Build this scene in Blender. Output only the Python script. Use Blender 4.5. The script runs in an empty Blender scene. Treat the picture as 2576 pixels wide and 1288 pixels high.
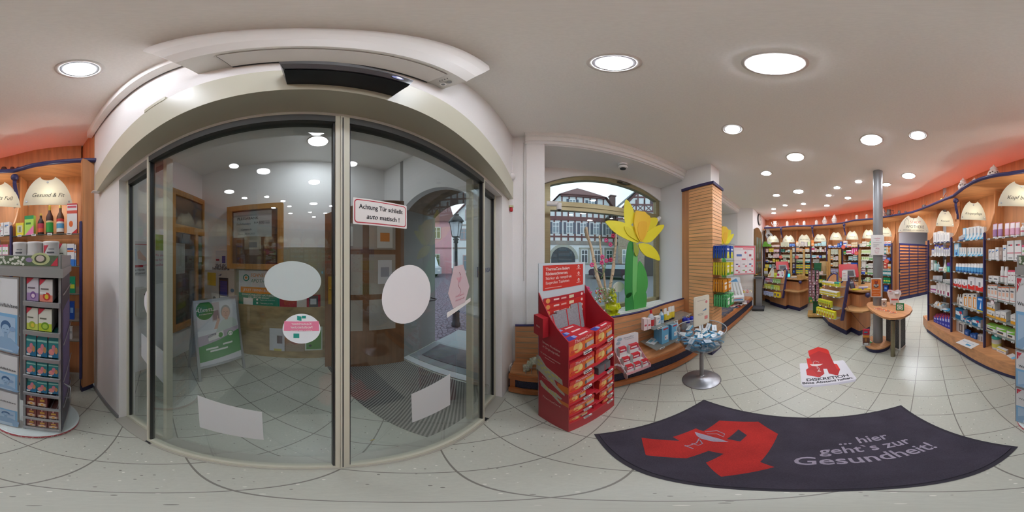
import bpy,math,random
from math import sin,cos,tan,pi,radians,degrees,atan2,hypot,sqrt
from mathutils import Vector,Matrix
random.seed(7)
S=bpy.context.scene
C=S.collection
EYE=1.6      # eye height in metres
CEIL=3.08    # ceiling height
# ---------------------------------------------------------------- camera
cd=bpy.data.cameras.new('panorama_camera')
cam=bpy.data.objects.new('panorama_camera',cd);C.objects.link(cam)
cd.type='PANO'
try:cd.panorama_type='EQUIRECTANGULAR'
except Exception:pass
try:cd.cycles.panorama_type='EQUIRECTANGULAR'
except Exception:pass
cd.clip_start=0.02
cam.location=(0,0,EYE);cam.rotation_euler=(pi/2,0,0)
S.camera=cam
# ---------------------------------------------------------------- colour management, sky
S.view_settings.view_transform='Standard'
S.view_settings.look='None'
S.view_settings.gamma=1
S.view_settings.use_curve_mapping=False
S.view_settings.exposure=1.8
S.render.film_transparent=False
S.cycles.use_denoising=True
S.cycles.max_bounces=7
S.cycles.diffuse_bounces=4
S.cycles.glossy_bounces=3
S.cycles.transparent_max_bounces=12
S.cycles.transmission_bounces=4
S.cycles.sample_clamp_indirect=4.0
S.cycles.caustics_reflective=False
S.cycles.caustics_refractive=False
w=bpy.data.worlds.new('overcast_sky');S.world=w;w.use_nodes=True
wn=w.node_tree.nodes;wl=w.node_tree.links
bg=wn['Background']
tc=wn.new('ShaderNodeTexCoord');nz=wn.new('ShaderNodeTexNoise');rp=wn.new('ShaderNodeValToRGB')
nz.inputs['Scale'].default_value=2.2;nz.inputs['Detail'].default_value=4
rp.color_ramp.elements[0].color=(0.50,0.66,0.80,1);rp.color_ramp.elements[1].color=(0.74,0.82,0.88,1)
rp.color_ramp.elements[0].position=.35;rp.color_ramp.elements[1].position=.65
wl.new(tc.outputs['Generated'],nz.inputs['Vector']);wl.new(nz.outputs['Fac'],rp.inputs['Fac']);wl.new(rp.outputs['Color'],bg.inputs['Color'])
bg.inputs['Strength'].default_value=0.56
LAMP=24       # radiance of the ceiling lamps' discs
SIGN_W=0.7     # watts of each little lamp behind a sign
RED=1.5        # radiance of the red light tube on the canopy

# ---------------------------------------------------------------- plan reading: bearing of a picture column, point on the plan
def az(px):return radians((px-1288)/2576*360)
def el(py):return radians((644-py)/1288*180)
def fl(px,py,z=0.0):
    d=(z-EYE)/tan(el(py));return Vector((d*sin(az(px)),d*cos(az(px)),z))
def pd(px,d,z=0.0):return Vector((d*sin(az(px)),d*cos(az(px)),z))
def zat(py,d):return EYE+d*tan(el(py))
def hit(px,A,B):     # where the bearing meets the plan line AB
    s,c=sin(az(px)),cos(az(px))
    dx,dy=B[0]-A[0],B[1]-A[1]
    t=(A[1]*s-A[0]*c)/(dx*c-dy*s)
    return Vector((A[0]+t*dx,A[1]+t*dy))
def facing(nx,ny):return atan2(nx,-ny)

# ---------------------------------------------------------------- materials
def lin(h):
    if isinstance(h,str):
        h=h.lstrip('#');v=[int(h[i:i+2],16)/255 for i in (0,2,4)]
    else:v=h
    return tuple((c/12.92 if c <= .04045 else ((c+.055)/1.055)**2.4) for c in v)+(1,)
MC={}
def M(h,rough=.5,metal=0,kind='plain',name=None,**k):
    key=(h,rough,metal,kind,tuple(sorted(k.items())))
    if key in MC:return MC[key]
    m=bpy.data.materials.new(name or ('%s_%s' % (kind,h.lstrip('#'))));m.use_nodes=True
    N=m.node_tree.nodes;L=m.node_tree.links;b=N['Principled BSDF'];out=N['Material Output']
    c=lin(h)
    b.inputs['Base Color'].default_value=c;b.inputs['Roughness'].default_value=rough;b.inputs['Metallic'].default_value=metal
    m.diffuse_color=c
    def coord(sc,rot=(0,0,0),src='Object'):
        t=N.new('ShaderNodeTexCoord');mp=N.new('ShaderNodeMapping');L.new(t.outputs[src],mp.inputs['Vector'])
        mp.inputs['Scale'].default_value=sc;mp.inputs['Rotation'].default_value=rot;return mp.outputs['Vector']
    def noise(vec,sc,det=3,r=.5):
        n=N.new('ShaderNodeTexNoise');n.inputs['Scale'].default_value=sc;n.inputs['Detail'].default_value=det
        n.inputs['Roughness'].default_value=r;L.new(vec,n.inputs['Vector']);return n.outputs['Fac']
    def ramp(f,a,c2,p0=.3,p1=.7):
        r=N.new('ShaderNodeValToRGB');r.color_ramp.elements[0].color=a;r.color_ramp.elements[1].color=c2
        r.color_ramp.elements[0].position=p0;r.color_ramp.elements[1].position=p1;L.new(f,r.inputs['Fac']);return r.outputs['Color']
    def bump(f,s,dist=.002):
        bb=N.new('ShaderNodeBump');bb.inputs['Strength'].default_value=s;bb.inputs['Distance'].default_value=dist
        L.new(f,bb.inputs['Height']);L.new(bb.outputs['Normal'],b.inputs['Normal'])
    def mul(c0,f):return tuple(min(1,v*f) for v in c0[:3])+(1,)
    if kind == 'wood':
        sc=k.get('sc',(22,22,1.1))
        f=noise(coord(sc),1.0,4,.6)
        L.new(ramp(f,mul(c,.80),mul(c,1.14)),b.inputs['Base Color'])
    elif kind == 'paint':
        f=noise(coord((1,1,1)),k.get('sc',220),2)
        L.new(ramp(f,mul(c,.975),mul(c,1.02)),b.inputs['Base Color']);bump(f,k.get('bump',.25),.0015)
    elif kind == 'brushed':
        f=noise(coord((3,3,90)),3,3)
        L.new(ramp(f,mul(c,.88),mul(c,1.08)),b.inputs['Base Color'])
    elif kind == 'carpet':
        f=noise(coord((1,1,1)),260,3,.7);f2=noise(coord((1,1,1)),5,3)
        x=N.new('ShaderNodeMath');x.operation='MULTIPLY_ADD';L.new(f,x.inputs[0]);x.inputs[1].default_value=.55
        y=N.new('ShaderNodeMath');y.operation='MULTIPLY';L.new(f2,y.inputs[0]);y.inputs[1].default_value=.45;L.new(y.outputs[0],x.inputs[2])
        L.new(ramp(x.outputs[0],mul(c,.62),mul(c,1.4),.3,.7),b.inputs['Base Color']);bump(f,.6,.004)
    elif kind == 'stone':
        f=noise(coord((3,3,7)),1.6,5)
        L.new(ramp(f,mul(c,.7),mul(c,1.2)),b.inputs['Base Color']);bump(f,.4,.01)
    elif kind == 'mesh':
        v=N.new('ShaderNodeTexVoronoi');v.inputs['Scale'].default_value=k.get('sc',90);L.new(coord((1,1,2.0)),v.inputs['Vector'])
        L.new(ramp(v.outputs['Distance'],mul(c,2.2),mul(c,.45),.2,.5),b.inputs['Base Color'])
    elif kind == 'felt':
        f=noise(coord((1,1,1)),120,4,.8)
        L.new(ramp(f,mul(c,.7),mul(c,1.25)),b.inputs['Base Color'])
    elif kind == 'floral':
        f=noise(coord((9,9,9)),1.4,2)
        L.new(ramp(f,c,lin('#8a7263'),.52,.60),b.inputs['Base Color'])
    elif kind == 'bark':
        f=noise(coord((14,14,60)),1,3)
        L.new(ramp(f,lin('#6b5a48'),c,.28,.42),b.inputs['Base Color'])
    elif kind == 'roof':
        br=N.new('ShaderNodeTexBrick');L.new(coord(k.get('sc',(4,4,4)),k.get('rot',(0,0,0)),'UV'),br.inputs['Vector'])
        br.inputs['Color1'].default_value=c;br.inputs['Color2'].default_value=mul(c,.72);br.inputs['Mortar'].default_value=mul(c,.38)
        br.inputs['Scale'].default_value=1;br.inputs['Mortar Size'].default_value=.05
        L.new(br.outputs['Color'],b.inputs['Base Color'])
    elif kind == 'cobble':
        v=N.new('ShaderNodeTexVoronoi');v.feature='DISTANCE_TO_EDGE';v.inputs['Scale'].default_value=7.5;L.new(coord((1,1,1)),v.inputs['Vector'])
        L.new(ramp(v.outputs['Distance'],mul(c,.35),mul(c,1.1),.02,.12),b.inputs['Base Color'])
    elif kind == 'grating':
        wv=N.new('ShaderNodeTexWave');wv.inputs['Scale'].default_value=k.get('sc',14);L.new(coord((1,1,1),(0,0,k.get('rot',0))),wv.inputs['Vector'])
        L.new(ramp(wv.outputs['Fac'],mul(c,.4),mul(c,1.5),.45,.6),b.inputs['Base Color'])
    elif kind == 'tiles':
        # terrazzo tiles of 0.294 m laid diagonally, grey joints
        vec=coord((1/.294,1/.294,1),(0,0,0))
        mp=vec.node;mp.inputs['Rotation'].default_value=(0,0,-TILE_A);mp.inputs['Location'].default_value=TILE_O
        sx=N.new('ShaderNodeSeparateXYZ');L.new(vec,sx.inputs[0])
        def edge(o):
            fr=N.new('ShaderNodeMath');fr.operation='FRACT';L.new(o,fr.inputs[0])
            a=N.new('ShaderNodeMath');a.operation='SUBTRACT';L.new(fr.outputs[0],a.inputs[0]);a.inputs[1].default_value=.5
            ab=N.new('ShaderNodeMath');ab.operation='ABSOLUTE';L.new(a.outputs[0],ab.inputs[0])
            g=N.new('ShaderNodeMath');g.operation='GREATER_THAN';L.new(ab.outputs[0],g.inputs[0]);g.inputs[1].default_value=.4885;return g.outputs[0]
        mx=N.new('ShaderNodeMath');mx.operation='MAXIMUM';L.new(edge(sx.outputs[0]),mx.inputs[0]);L.new(edge(sx.outputs[1]),mx.inputs[1])
        ob=coord((1,1,1))
        v=N.new('ShaderNodeTexVoronoi');v.inputs['Scale'].default_value=34;L.new(ob,v.inputs['Vector'])
        lt=N.new('ShaderNodeMath');lt.operation='LESS_THAN';L.new(v.outputs['Distance'],lt.inputs[0]);lt.inputs[1].default_value=.13
        sp=N.new('ShaderNodeSeparateColor');L.new(v.outputs['Color'],sp.inputs[0])
        g3=N.new('ShaderNodeMath');g3.operation='GREATER_THAN';L.new(sp.outputs[0],g3.inputs[0]);g3.inputs[1].default_value=.35
        an=N.new('ShaderNodeMath');an.operation='MULTIPLY';L.new(lt.outputs[0],an.inputs[0]);L.new(g3.outputs[0],an.inputs[1])
        fl1=N.new('ShaderNodeMath');fl1.operation='GREATER_THAN';L.new(sp.outputs[1],fl1.inputs[0]);fl1.inputs[1].default_value=.45
        spc=N.new('ShaderNodeMix');spc.data_type='RGBA';L.new(fl1.outputs[0],spc.inputs['Factor']);spc.inputs['A'].default_value=lin('#e6e4da');spc.inputs['B'].default_value=lin('#77746a')
        base=ramp(noise(ob,55,5,.8),mul(c,.93),mul(c,1.06))
        m1=N.new('ShaderNodeMix');m1.data_type='RGBA';L.new(an.outputs[0],m1.inputs['Factor']);L.new(base,m1.inputs['A']);L.new(spc.outputs['Result'],m1.inputs['B'])
        m2=N.new('ShaderNodeMix');m2.data_type='RGBA';L.new(mx.outputs[0],m2.inputs['Factor']);L.new(m1.outputs['Result'],m2.inputs['A']);m2.inputs['B'].default_value=lin('#7c7970')
        L.new(m2.outputs['Result'],b.inputs['Base Color'])
    elif kind == 'emit':
        b.inputs['Emission Color'].default_value=c;b.inputs['Emission Strength'].default_value=k.get('e',1)
    elif kind == 'glass':
        N.remove(b)
        tr=N.new('ShaderNodeBsdfTransparent');tr.inputs[0].default_value=c
        gl=N.new('ShaderNodeBsdfGlossy');gl.inputs['Roughness'].default_value=rough
        fr=N.new('ShaderNodeFresnel');io=k.get('ior',1.5);ge=N.new('ShaderNodeNewGeometry');mr=N.new('ShaderNodeMapRange')
        mr.inputs['To Min'].default_value=io;mr.inputs['To Max'].default_value=1/io;L.new(ge.outputs['Backfacing'],mr.inputs['Value']);L.new(mr.outputs[0],fr.inputs[0])
        mx=N.new('ShaderNodeMixShader');L.new(fr.outputs[0],mx.inputs[0]);L.new(tr.outputs[0],mx.inputs[1]);L.new(gl.outputs[0],mx.inputs[2])
        L.new(mx.outputs[0],out.inputs[0])
    elif kind == 'film':     # frosted foil or plastic: partly see-through
        tr=N.new('ShaderNodeBsdfTransparent');mx=N.new('ShaderNodeMixShader');mx.inputs[0].default_value=k.get('a',.5)
        L.new(tr.outputs[0],mx.inputs[1]);L.new(b.outputs[0],mx.inputs[2]);L.new(mx.outputs[0],out.inputs[0])
    elif kind == 'acrylic':
        t=N.new('ShaderNodeBsdfTranslucent');t.inputs[0].default_value=c
        mx=N.new('ShaderNodeMixShader');mx.inputs[0].default_value=.5
        L.new(b.outputs[0],mx.inputs[1]);L.new(t.outputs[0],mx.inputs[2]);L.new(mx.outputs[0],out.inputs[0])
    MC[key]=m;return m
TILE_A=radians(34.5);TILE_O=(.64,.677,0)

# ---------------------------------------------------------------- mesh builder
class MB:
    def __init__(s):s.v=[];s.f=[];s.m=[];s.mats=[];s.T=Matrix.Identity(4);s.sm=[];s.uv={}
    def mi(s,m):
        if m not in s.mats:s.mats.append(m)
        return s.mats.index(m)
    def add(s,vs,fs,m,smooth=False):
        k=len(s.v);s.v += [tuple(s.T @ Vector(p)) for p in vs];i=s.mi(m)
        for f in fs:s.f.append([k+a for a in f]);s.m.append(i);s.sm.append(smooth)
        return s
    def box(s,a,b,m):
        (x0,y0,z0),(x1,y1,z1)=a,b
        vs=[(x0,y0,z0),(x1,y0,z0),(x1,y1,z0),(x0,y1,z0),(x0,y0,z1),(x1,y0,z1),(x1,y1,z1),(x0,y1,z1)]
        fs=[(0,3,2,1),(4,5,6,7),(0,1,5,4),(1,2,6,5),(2,3,7,6),(3,0,4,7)]
        return s.add(vs,fs,m)
    def prism(s,poly,z0,z1,m,mtop=None):        # polygon in XY, counter-clockwise or not
        ar=sum(poly[i][0]*poly[(i+1) % len(poly)][1]-poly[(i+1) % len(poly)][0]*poly[i][1] for i in range(len(poly)))
        if ar < 0:poly=poly[::-1]
        n=len(poly);vs=[(p[0],p[1],z0) for p in poly]+[(p[0],p[1],z1) for p in poly]
        s.add(vs,[tuple(range(n))[::-1]]+[(i,(i+1) % n,n+(i+1) % n,n+i) for i in range(n)],m)
        return s.add([(p[0],p[1],z1) for p in poly],[tuple(range(n))],mtop or m)
    def plate(s,poly,y0,y1,m,mfront=None):      # polygon in XZ, thickness along y; front is y0
        ar=sum(poly[i][0]*poly[(i+1) % len(poly)][1]-poly[(i+1) % len(poly)][0]*poly[i][1] for i in range(len(poly)))
        if ar < 0:poly=poly[::-1]
        n=len(poly);vs=[(p[0],y0,p[1]) for p in poly]+[(p[0],y1,p[1]) for p in poly]
        s.add(vs,[tuple(range(n,2*n))[::-1]]+[(i,n+i,n+(i+1) % n,(i+1) % n) for i in range(n)],m)
        return s.add([(p[0],y0,p[1]) for p in poly],[tuple(range(n))],mfront or m)
    def lathe(s,prof,m,seg=24,c=(0,0,0),mats=None):   # prof [(r,z)...]
        n=len(prof);vs=[]
        for r,z in prof:
            for i in range(seg):a=2*pi*i/seg;vs.append((c[0]+r*cos(a),c[1]+r*sin(a),c[2]+z))
        for j in range(n-1):
            fs=[(j*seg+i,j*seg+(i+1) % seg,(j+1)*seg+(i+1) % seg,(j+1)*seg+i) for i in range(seg)]
            s_m=mats[j] if mats else m
            if j == 0:k0=len(s.v);s.v += [tuple(s.T @ Vector(p)) for p in vs]
            mi=s.mi(s_m)
            for f in fs:s.f.append([k0+a for a in f]);s.m.append(mi);s.sm.append(True)
        return s
    def cyl(s,c,r,z0,z1,m,seg=20,top=None):
        vs=[(c[0]+r*cos(2*pi*i/seg),c[1]+r*sin(2*pi*i/seg),z) for z in (z0,z1) for i in range(seg)]
        s.add(vs,[(i,(i+1) % seg,seg+(i+1) % seg,seg+i) for i in range(seg)],m,True)
        s.add(vs,[tuple(range(seg))[::-1]],m);return s.add(vs[seg:],[tuple(range(seg))],top or m)
    def tube(s,pts,r,m,seg=8,cap=True):
        pts=[Vector(p) for p in pts];n=len(pts);vs=[];rr=r if isinstance(r,(list,tuple)) else [r]*n
        for i,p in enumerate(pts):
            d=(pts[min(i+1,n-1)]-pts[max(i-1,0)]).normalized()
            u=d.cross(Vector((0,0,1)));
            if u.length < 1e-3:u=d.cross(Vector((0,1,0)))
            u.normalize();q=d.cross(u)
            for k in range(seg):a=2*pi*k/seg;vs.append(p+(u*cos(a)+q*sin(a))*rr[i])
        fs=[(j*seg+i,(j+1)*seg+i,(j+1)*seg+(i+1) % seg,j*seg+(i+1) % seg) for j in range(n-1) for i in range(seg)]
        s.add(vs,fs,m,True)
        if cap:s.add(vs[:seg],[tuple(range(seg))],m);s.add(vs[-seg:],[tuple(range(seg))[::-1]],m)
        return s
    def ball(s,c,r,m,seg=14,sc=(1,1,1)):
        rings=seg//2
        pr=[(sin(pi*j/rings)*r if 0 < j < rings else r*.02,-cos(pi*j/rings)*r) for j in range(rings+1)]
        vs=[]
        for rr,z in pr:
            for i in range(seg):a=2*pi*i/seg;vs.append((c[0]+rr*cos(a)*sc[0],c[1]+rr*sin(a)*sc[1],c[2]+z*sc[2]))
        return s.add(vs,[(j*seg+i,j*seg+(i+1) % seg,(j+1)*seg+(i+1) % seg,(j+1)*seg+i) for j in range(rings) for i in range(seg)],m,True)
    def ell(s,cx,cz,rx,rz,y,m,seg=28,dy=.0006):       # flat printed ellipse on a -y face
        return s.plate([(cx+rx*cos(2*pi*i/seg),cz+rz*sin(2*pi*i/seg)) for i in range(seg)],y-dy,y,m)
    def strip(s,path,z0,z1,th,m):                # vertical band along a plan path, thickness to the left of travel
        n=len(path);P=[Vector(p[:2]) for p in path];off=[]
        for i in range(n):
            d=(P[min(i+1,n-1)]-P[max(i-1,0)]).normalized();off.append(P[i]+Vector((-d.y,d.x))*th)
        for i in range(n-1):
            a,b,c2,d2=P[i],P[i+1],off[i+1],off[i]
            poly=[a,b,c2,d2]
            vs=[(q.x,q.y,z) for z in (z0,z1) for q in poly]
            fs=[(3,2,1,0),(4,5,6,7),(0,1,5,4),(2,3,7,6)]
            if i == 0:fs.append((3,0,4,7))
            if i == n-2:fs.append((1,2,6,5))
            if th < 0:fs=[f[::-1] for f in fs]
            s.add(vs,fs,m)
        return s
    def mesh(s,name):
        me=bpy.data.meshes.new(name);me.from_pydata(s.v,[],s.f)
        for m in s.mats:me.materials.append(m)
        me.polygons.foreach_set('material_index',s.m);me.polygons.foreach_set('use_smooth',s.sm);me.update();return me
    def build(s,name,parent=None,loc=None,rz=0.0):
        o=bpy.data.objects.new(name,s.mesh(name));C.objects.link(o)
        if parent:o.parent=parent
        if loc is not None:o.location=loc
        if rz:o.rotation_euler=(0,0,rz)
        return o
def tag(o,label=None,cat=None,group=None,kind=None):
    if label:o['label']=label
    if cat:o['category']=cat
    if group:o['group']=group
    if kind:o['kind']=kind
    return o
def thing(name,label,cat,loc=(0,0,0),rz=0.0,group=None):
    o=bpy.data.objects.new(name,None);C.objects.link(o);o.location=loc;o.rotation_euler=(0,0,rz)
    o.empty_display_size=.05
    return tag(o,label,cat,group)
def struct(o):o['kind']='structure';return o
def text(s,size,m,parent=None,loc=(0,0,0),rz=0.0,name='lettering',shear=0,align='CENTER',ext=.0004,flat=False,sx=1.0,rot=None,bold=0):
    cu=bpy.data.curves.new(name,'FONT');cu.body=s;cu.size=size;cu.align_x=align;cu.align_y='CENTER'
    cu.extrude=ext;cu.shear=shear;cu.resolution_u=3;cu.offset=bold
    t=bpy.data.objects.new(name,cu)
    me=bpy.data.meshes.new_from_object(t);bpy.data.objects.remove(t);bpy.data.curves.remove(cu)
    me.materials.clear();me.materials.append(m)
    o=bpy.data.objects.new(name,me);C.objects.link(o);o.parent=parent;o.location=loc
    o.rotation_euler=rot if rot else ((0,0,rz) if flat else (pi/2,0,rz));o.scale=(sx,1,1);return o

def rule(w_,m,parent,loc,h=.004,name='printed_line'):      # a line of print too small to read
    return MB().box((-w_/2,-.0004,-h/2),(w_/2,0,h/2),m).build(name,parent,loc)
# palette
WOOD=M('#c98d5f',.42,kind='wood',name='cherry_wood');WOODH=M('#cf9566',.42,kind='wood',name='cherry_wood_level',sc=(1.4,22,22))
WOODD=M('#b98d5c',.5,kind='wood',name='beech_edge',sc=(4,4,30));PINE=M('#c39a58',.55,kind='wood',name='pine')
SHW=M('#a8693f',.5,kind='wood',name='shelf_back_wood')
BLUE=M('#37335f',.35,name='blue_lacquer');DBLUE=M('#2a2850',.5,name='dark_blue_plinth')
WHITE=M('#e9e6e2',.6,name='white_card');WALL=M('#f1efed',.8,kind='paint',name='wall_paint');CEILM=M('#f7f5f1',.85,kind='paint',sc=90,bump=.12,name='ceiling_paint')
CREAM=M('#cccab6',.4,name='cream_lacquer');BLACK=M('#1c1c1f',.45);GREYM=M('#9a9a9c',.35,.6,kind='brushed',name='brushed_steel')
SILVER=M('#b4b5b8',.3,.8,name='silver');SHG=M('#a9b6b0',.1,kind='film',a=.35,name='shelf_glass');GLASS=M('#f7faf9',.0,kind='glass',name='clear_glass')
RED_=M('#c8202a',.45);DARK=M('#3a3a3c',.5);GREY=M('#8d8d8d',.6);PAPER=M('#eceae8',.7)
# ================================================================ PLAN FRAMES
T2=Vector((.988,-.155));N2=Vector((.155,.988))          # window wall: along, outward
DE=Vector((.2756,.9613));DN=Vector((-.9613,.2756))      # sliding door: along, outward
def W(t,d,z=None):
    p=T2*t+N2*d;return p if z is None else Vector((p.x,p.y,z))
def D(s,d,z=None):
    p=DE*s+DN*d;return p if z is None else Vector((p.x,p.y,z))
RW=atan2(T2.y,T2.x);RD=radians(74.0)
DR=.45                                                         # door glass plane
# ================================================================ STRUCTURE
m=MB();m.prism([W(-3.6,2.26),W(-3.6,-9),W(8.6,-9),W(8.6,2.26)],-.12,0,M('#bdbfb2',.32,kind='tiles',name='terrazzo_tiles'))
struct(m.build('floor'))
m=MB();m.prism([W(-3.6,2.3),W(-3.6,-9),W(8.6,-9),W(8.6,2.3)],CEIL,CEIL+.15,CEILM)
struct(m.build('ceiling'))
def wallbox(m,p,q,r,s,z0,z1,mat=None):m.prism([p,q,r,s],z0,z1,mat or WALL)
# window wall with two niches and the arched street opening
m=MB()
wallbox(m,W(-.69,1.52),W(-.30,1.52),W(-.30,2.26),W(-.69,2.26),0,CEIL)
wallbox(m,W(-.30,1.64),W(.073,1.64),W(.073,2.26),W(-.30,2.26),0,CEIL)
for t0,t1 in ((.073,2.06),(2.8,4.6)):
    wallbox(m,W(t0,1.64),W(t1,1.64),W(t1,2.26),W(t0,2.26),2.92,CEIL)
    wallbox(m,W(t0,1.66),W(t1,1.66),W(t1,2.26),W(t0,2.26),0,.76)
wallbox(m,W(2.06,1.64),W(2.8,1.64),W(2.8,2.26),W(2.06,2.26),0,CEIL)
wallbox(m,W(4.6,1.64),W(4.84,1.64),W(4.84,2.26),W(4.6,2.26),0,CEIL)
struct(m.build('wall_front'))
def arch_pts(x0,x1,zs,zp,n=14):      # segmental arch from (x0,zs) up to zp
    w_=(x1-x0)/2;h=zp-zs;R=(w_*w_+h*h)/(2*h);cz=zp-R;a=math.asin(w_/R)
    return [((x0+x1)/2+R*sin(-a+2*a*i/n),cz+R*cos(-a+2*a*i/n)) for i in range(n+1)]
def at_w(mb):mb.T=Matrix.Translation((N2.x*0,N2.y*0,0)) @ Matrix.Rotation(RW,4,'Z');return mb   # local x = t, local y = depth
m=at_w(MB())
for x0,x1 in ((.073,2.06),(2.8,4.6)):
    a=arch_pts(x0,x1,2.64,2.86);m.plate(a+[(x1,2.92),(x0,2.92)],2.18,2.30,WALL)
    m.plate([(x0,.70),(x1,.70),(x1,.78),(x0,.78)],2.18,2.30,WALL)
# wall around the street opening
a=arch_pts(-1.64,-.69,2.26,2.44);m.plate([(-1.64,CEIL)]+a+[(-.69,CEIL)],1.52,1.62,WALL)
STONE=M('#8f8f8c',.8,kind='paint',name='grey_jamb_plaster')
a=arch_pts(-1.64,-.69,2.26,2.44);m.plate([(-1.64,CEIL)]+a+[(-.69,CEIL)],1.62,2.26,M('#8a7560',.8,kind='stone',name='sandstone_arch'))
m.plate([(-1.70,0),(-1.64,0),(-1.64,CEIL),(-1.70,CEIL)],1.52,2.26,STONE)
m.plate([(-3.2,0),(-1.70,0),(-1.70,CEIL),(-3.2,CEIL)],1.52,2.26,WALL)
struct(m.build('wall_street_arch'))
# wall carrying the sliding door (ends and above)
m=MB()
for s0,s1,z0 in ((-1.46,-.93,0),(1.27,1.64,0),(-.93,1.27,2.12)):
    wallbox(m,D(s0,DR),D(s1,DR),D(s1,DR+.12),D(s0,DR+.12),z0,CEIL)
struct(m.build('wall_door_side'))
m=MB();m.strip([D(-1.46,DR),D(-.935,DR)],0,.07,-.012,GREYM);struct(m.build('baseboard_door_side'))
m=MB();m.strip([D(-1.5,.44),D(-.2,.44)],CEIL-.10,CEIL,-.05,CEILM);struct(m.build('trim_1'))
# vestibule walls
m=MB()
wallbox(m,D(-1.70,2.25),D(1.5,2.25),D(1.5,2.4),D(-1.70,2.4),0,CEIL)
struct(m.build('wall_vestibule_back'))
m=MB();wallbox(m,D(-1.575,.57),D(-1.575,2.25),D(-1.72,2.25),D(-1.72,.57),0,CEIL);struct(m.build('wall_vestibule_side'))
# far wall with wooden door
FD0,FD1=Vector((4.89,.46)),Vector((6.45,.12))
m=MB()
wallbox(m,(4.80,.907),(4.89,.46),(5.05,.49),(5.0,1.0),0,CEIL)
wallbox(m,FD0,FD1,(6.5,.30),(4.92,.62),0,CEIL)
wallbox(m,(6.42,.13),(8.2,-.2),(8.2,-.1),(6.45,.3),0,CEIL)
struct(m.build('wall_far_end'))
# ---------------------------------------------------------------- timber back wall behind the shelves (plan polyline)
BK=[(1922,6.62),(1995.5,6.43),(2040,6.16),(2080,5.99),(2098,5.88),(2126.6,5.66),(2160,5.38),(2196.4,5.12),(2219.7,4.92),(2260.5,4.52)]
BKF=[pd(p,d) for p,d in BK]
BH=[pd(p,d) for p,d in [(2260.5,4.52),(2312.8,4.04),(2338,3.78)]]
BKN=[pd(p,d) for p,d in [(2338,3.78),(2362,3.58),(2403.9,3.22),(2440,2.93),(2487.7,2.61),(2530,2.42)]]+[pd(p,d) for p,d in [(0,2.24),(40,2.13),(93,2.0),(150,1.93),(205,1.90)]]
m=MB()
m.strip(BKF,0,CEIL,-.06,WOOD);m.strip(BH,2.25,CEIL,-.06,WOOD);m.strip(BKN,0,CEIL,-.06,WOOD)
m.strip([BKF[-1],BKF[-1]+Vector((.26,.02,0))],0,2.25,.05,WOOD)
struct(m.build('wall_shelf_side'))
m=MB()
m.strip([p*1.0 for p in BKF+BH[1:]+BKN[1:]],CEIL-.014,CEIL-.001,.012,M('#6d6a50',.6));struct(m.build('trim_2'))
# end panel between shelves and white wall
EP=[Vector((-.676-.02,-1.252)),D(-1.44,DR-.0)]
m=MB();m.prism([EP[0],EP[1]+Vector((.0,-.012)),BKN[-1].xy+Vector((-.02,.0)),EP[0]+Vector((-.01,-.05))],.10,2.58,WOOD)
m.prism([EP[0]+Vector((0,-.02)),EP[1]+Vector((.0,-.03)),BKN[-1].xy,EP[0]+Vector((-.01,-.07))],0,.10,DBLUE)
m.prism([EP[1]+Vector((0,-.01)),EP[1]+Vector((-.3,-.1)),BKN[-1].xy+Vector((-.02,-.02)),BKN[-1].xy],2.58,CEIL,WOOD)
struct(m.build('wall_end_panel'))
# room behind the opening
GW=M('#a9abb0',.8,kind='paint',name='back_room_paint')
m=MB();wallbox(m,(4.75,-2.9),(4.75,-7.2),(4.85,-7.2),(4.85,-2.9),0,CEIL,GW);wallbox(m,(1.6,-7.0),(4.8,-7.0),(4.8,-7.1),(1.6,-7.1),0,CEIL,GW)
struct(m.build('wall_back_room'))
m=MB();wallbox(m,(1.5,-2.95),(1.6,-2.95),(1.6,-7.1),(1.5,-7.1),0,CEIL,GW);struct(m.build('wall_back_room'))
m=MB();m.strip([(6.75,.1),(7.0,-2.6),(5.4,-4.2),(4.8,-4.2)],0,CEIL,-.1,GW);struct(m.build('wall_behind_shelves'))

# ================================================================ WINDOWS
GOLD=M('#a59a76',.35,.45,kind='brushed',name='bronze_aluminium')
def window(name,x0,x1,zs,zp):
    m=at_w(MB());fw=.075
    o=arch_pts(x0,x1,zs,zp,20);i_=arch_pts(x0+fw,x1-fw,zs-.01,zp-fw,20)
    for k in range(20):m.plate([o[k],o[k+1],i_[k+1],i_[k]],2.20,2.28,GOLD)
    for a,b in ((x0,x0+fw),(x1-fw,x1)):m.plate([(a,.78),(b,.78),(b,zs),(a,zs)],2.20,2.28,GOLD)
    m.plate([(x0,.78),(x1,.78),(x1,.84),(x0,.84)],2.20,2.28,GOLD)
    m.plate([(x0+fw,2.24),(x1-fw,2.24),(x1-fw,2.37),(x0+fw,2.37)],2.19,2.28,GOLD)
    m.plate([(x0+fw,2.295),(x1-fw,2.295),(x1-fw,2.315),(x0+fw,2.315)],2.175,2.19,GOLD)
    f=m.build(name);struct(f)
    g=at_w(MB());g.plate([(x0+fw,.84),(x1-fw,.84),(x1-fw,2.24),(x0+fw,2.24)],2.235,2.243,GLASS);g.build('pane',f)
    g=at_w(MB());g.plate([(x0+fw,2.37),(x1-fw,2.37)]+i_[::-1],2.235,2.243,GLASS);g.build('pane',f)
    g=at_w(MB());g.box(((x0+x1)/2+.10,2.16,zp-.055),((x0+x1)/2+.32,2.19,zp-.035),M('#6f6a58',.4,.5));g.box(((x0+x1)/2+.16,2.14,zp-.07),((x0+x1)/2+.26,2.2,zp-.05),M('#6f6a58',.4,.5));g.build('opener',f)
    return f
window('window_1',.10,2.04,2.64,2.86);window('window_2',2.82,4.58,2.64,2.86)
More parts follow.
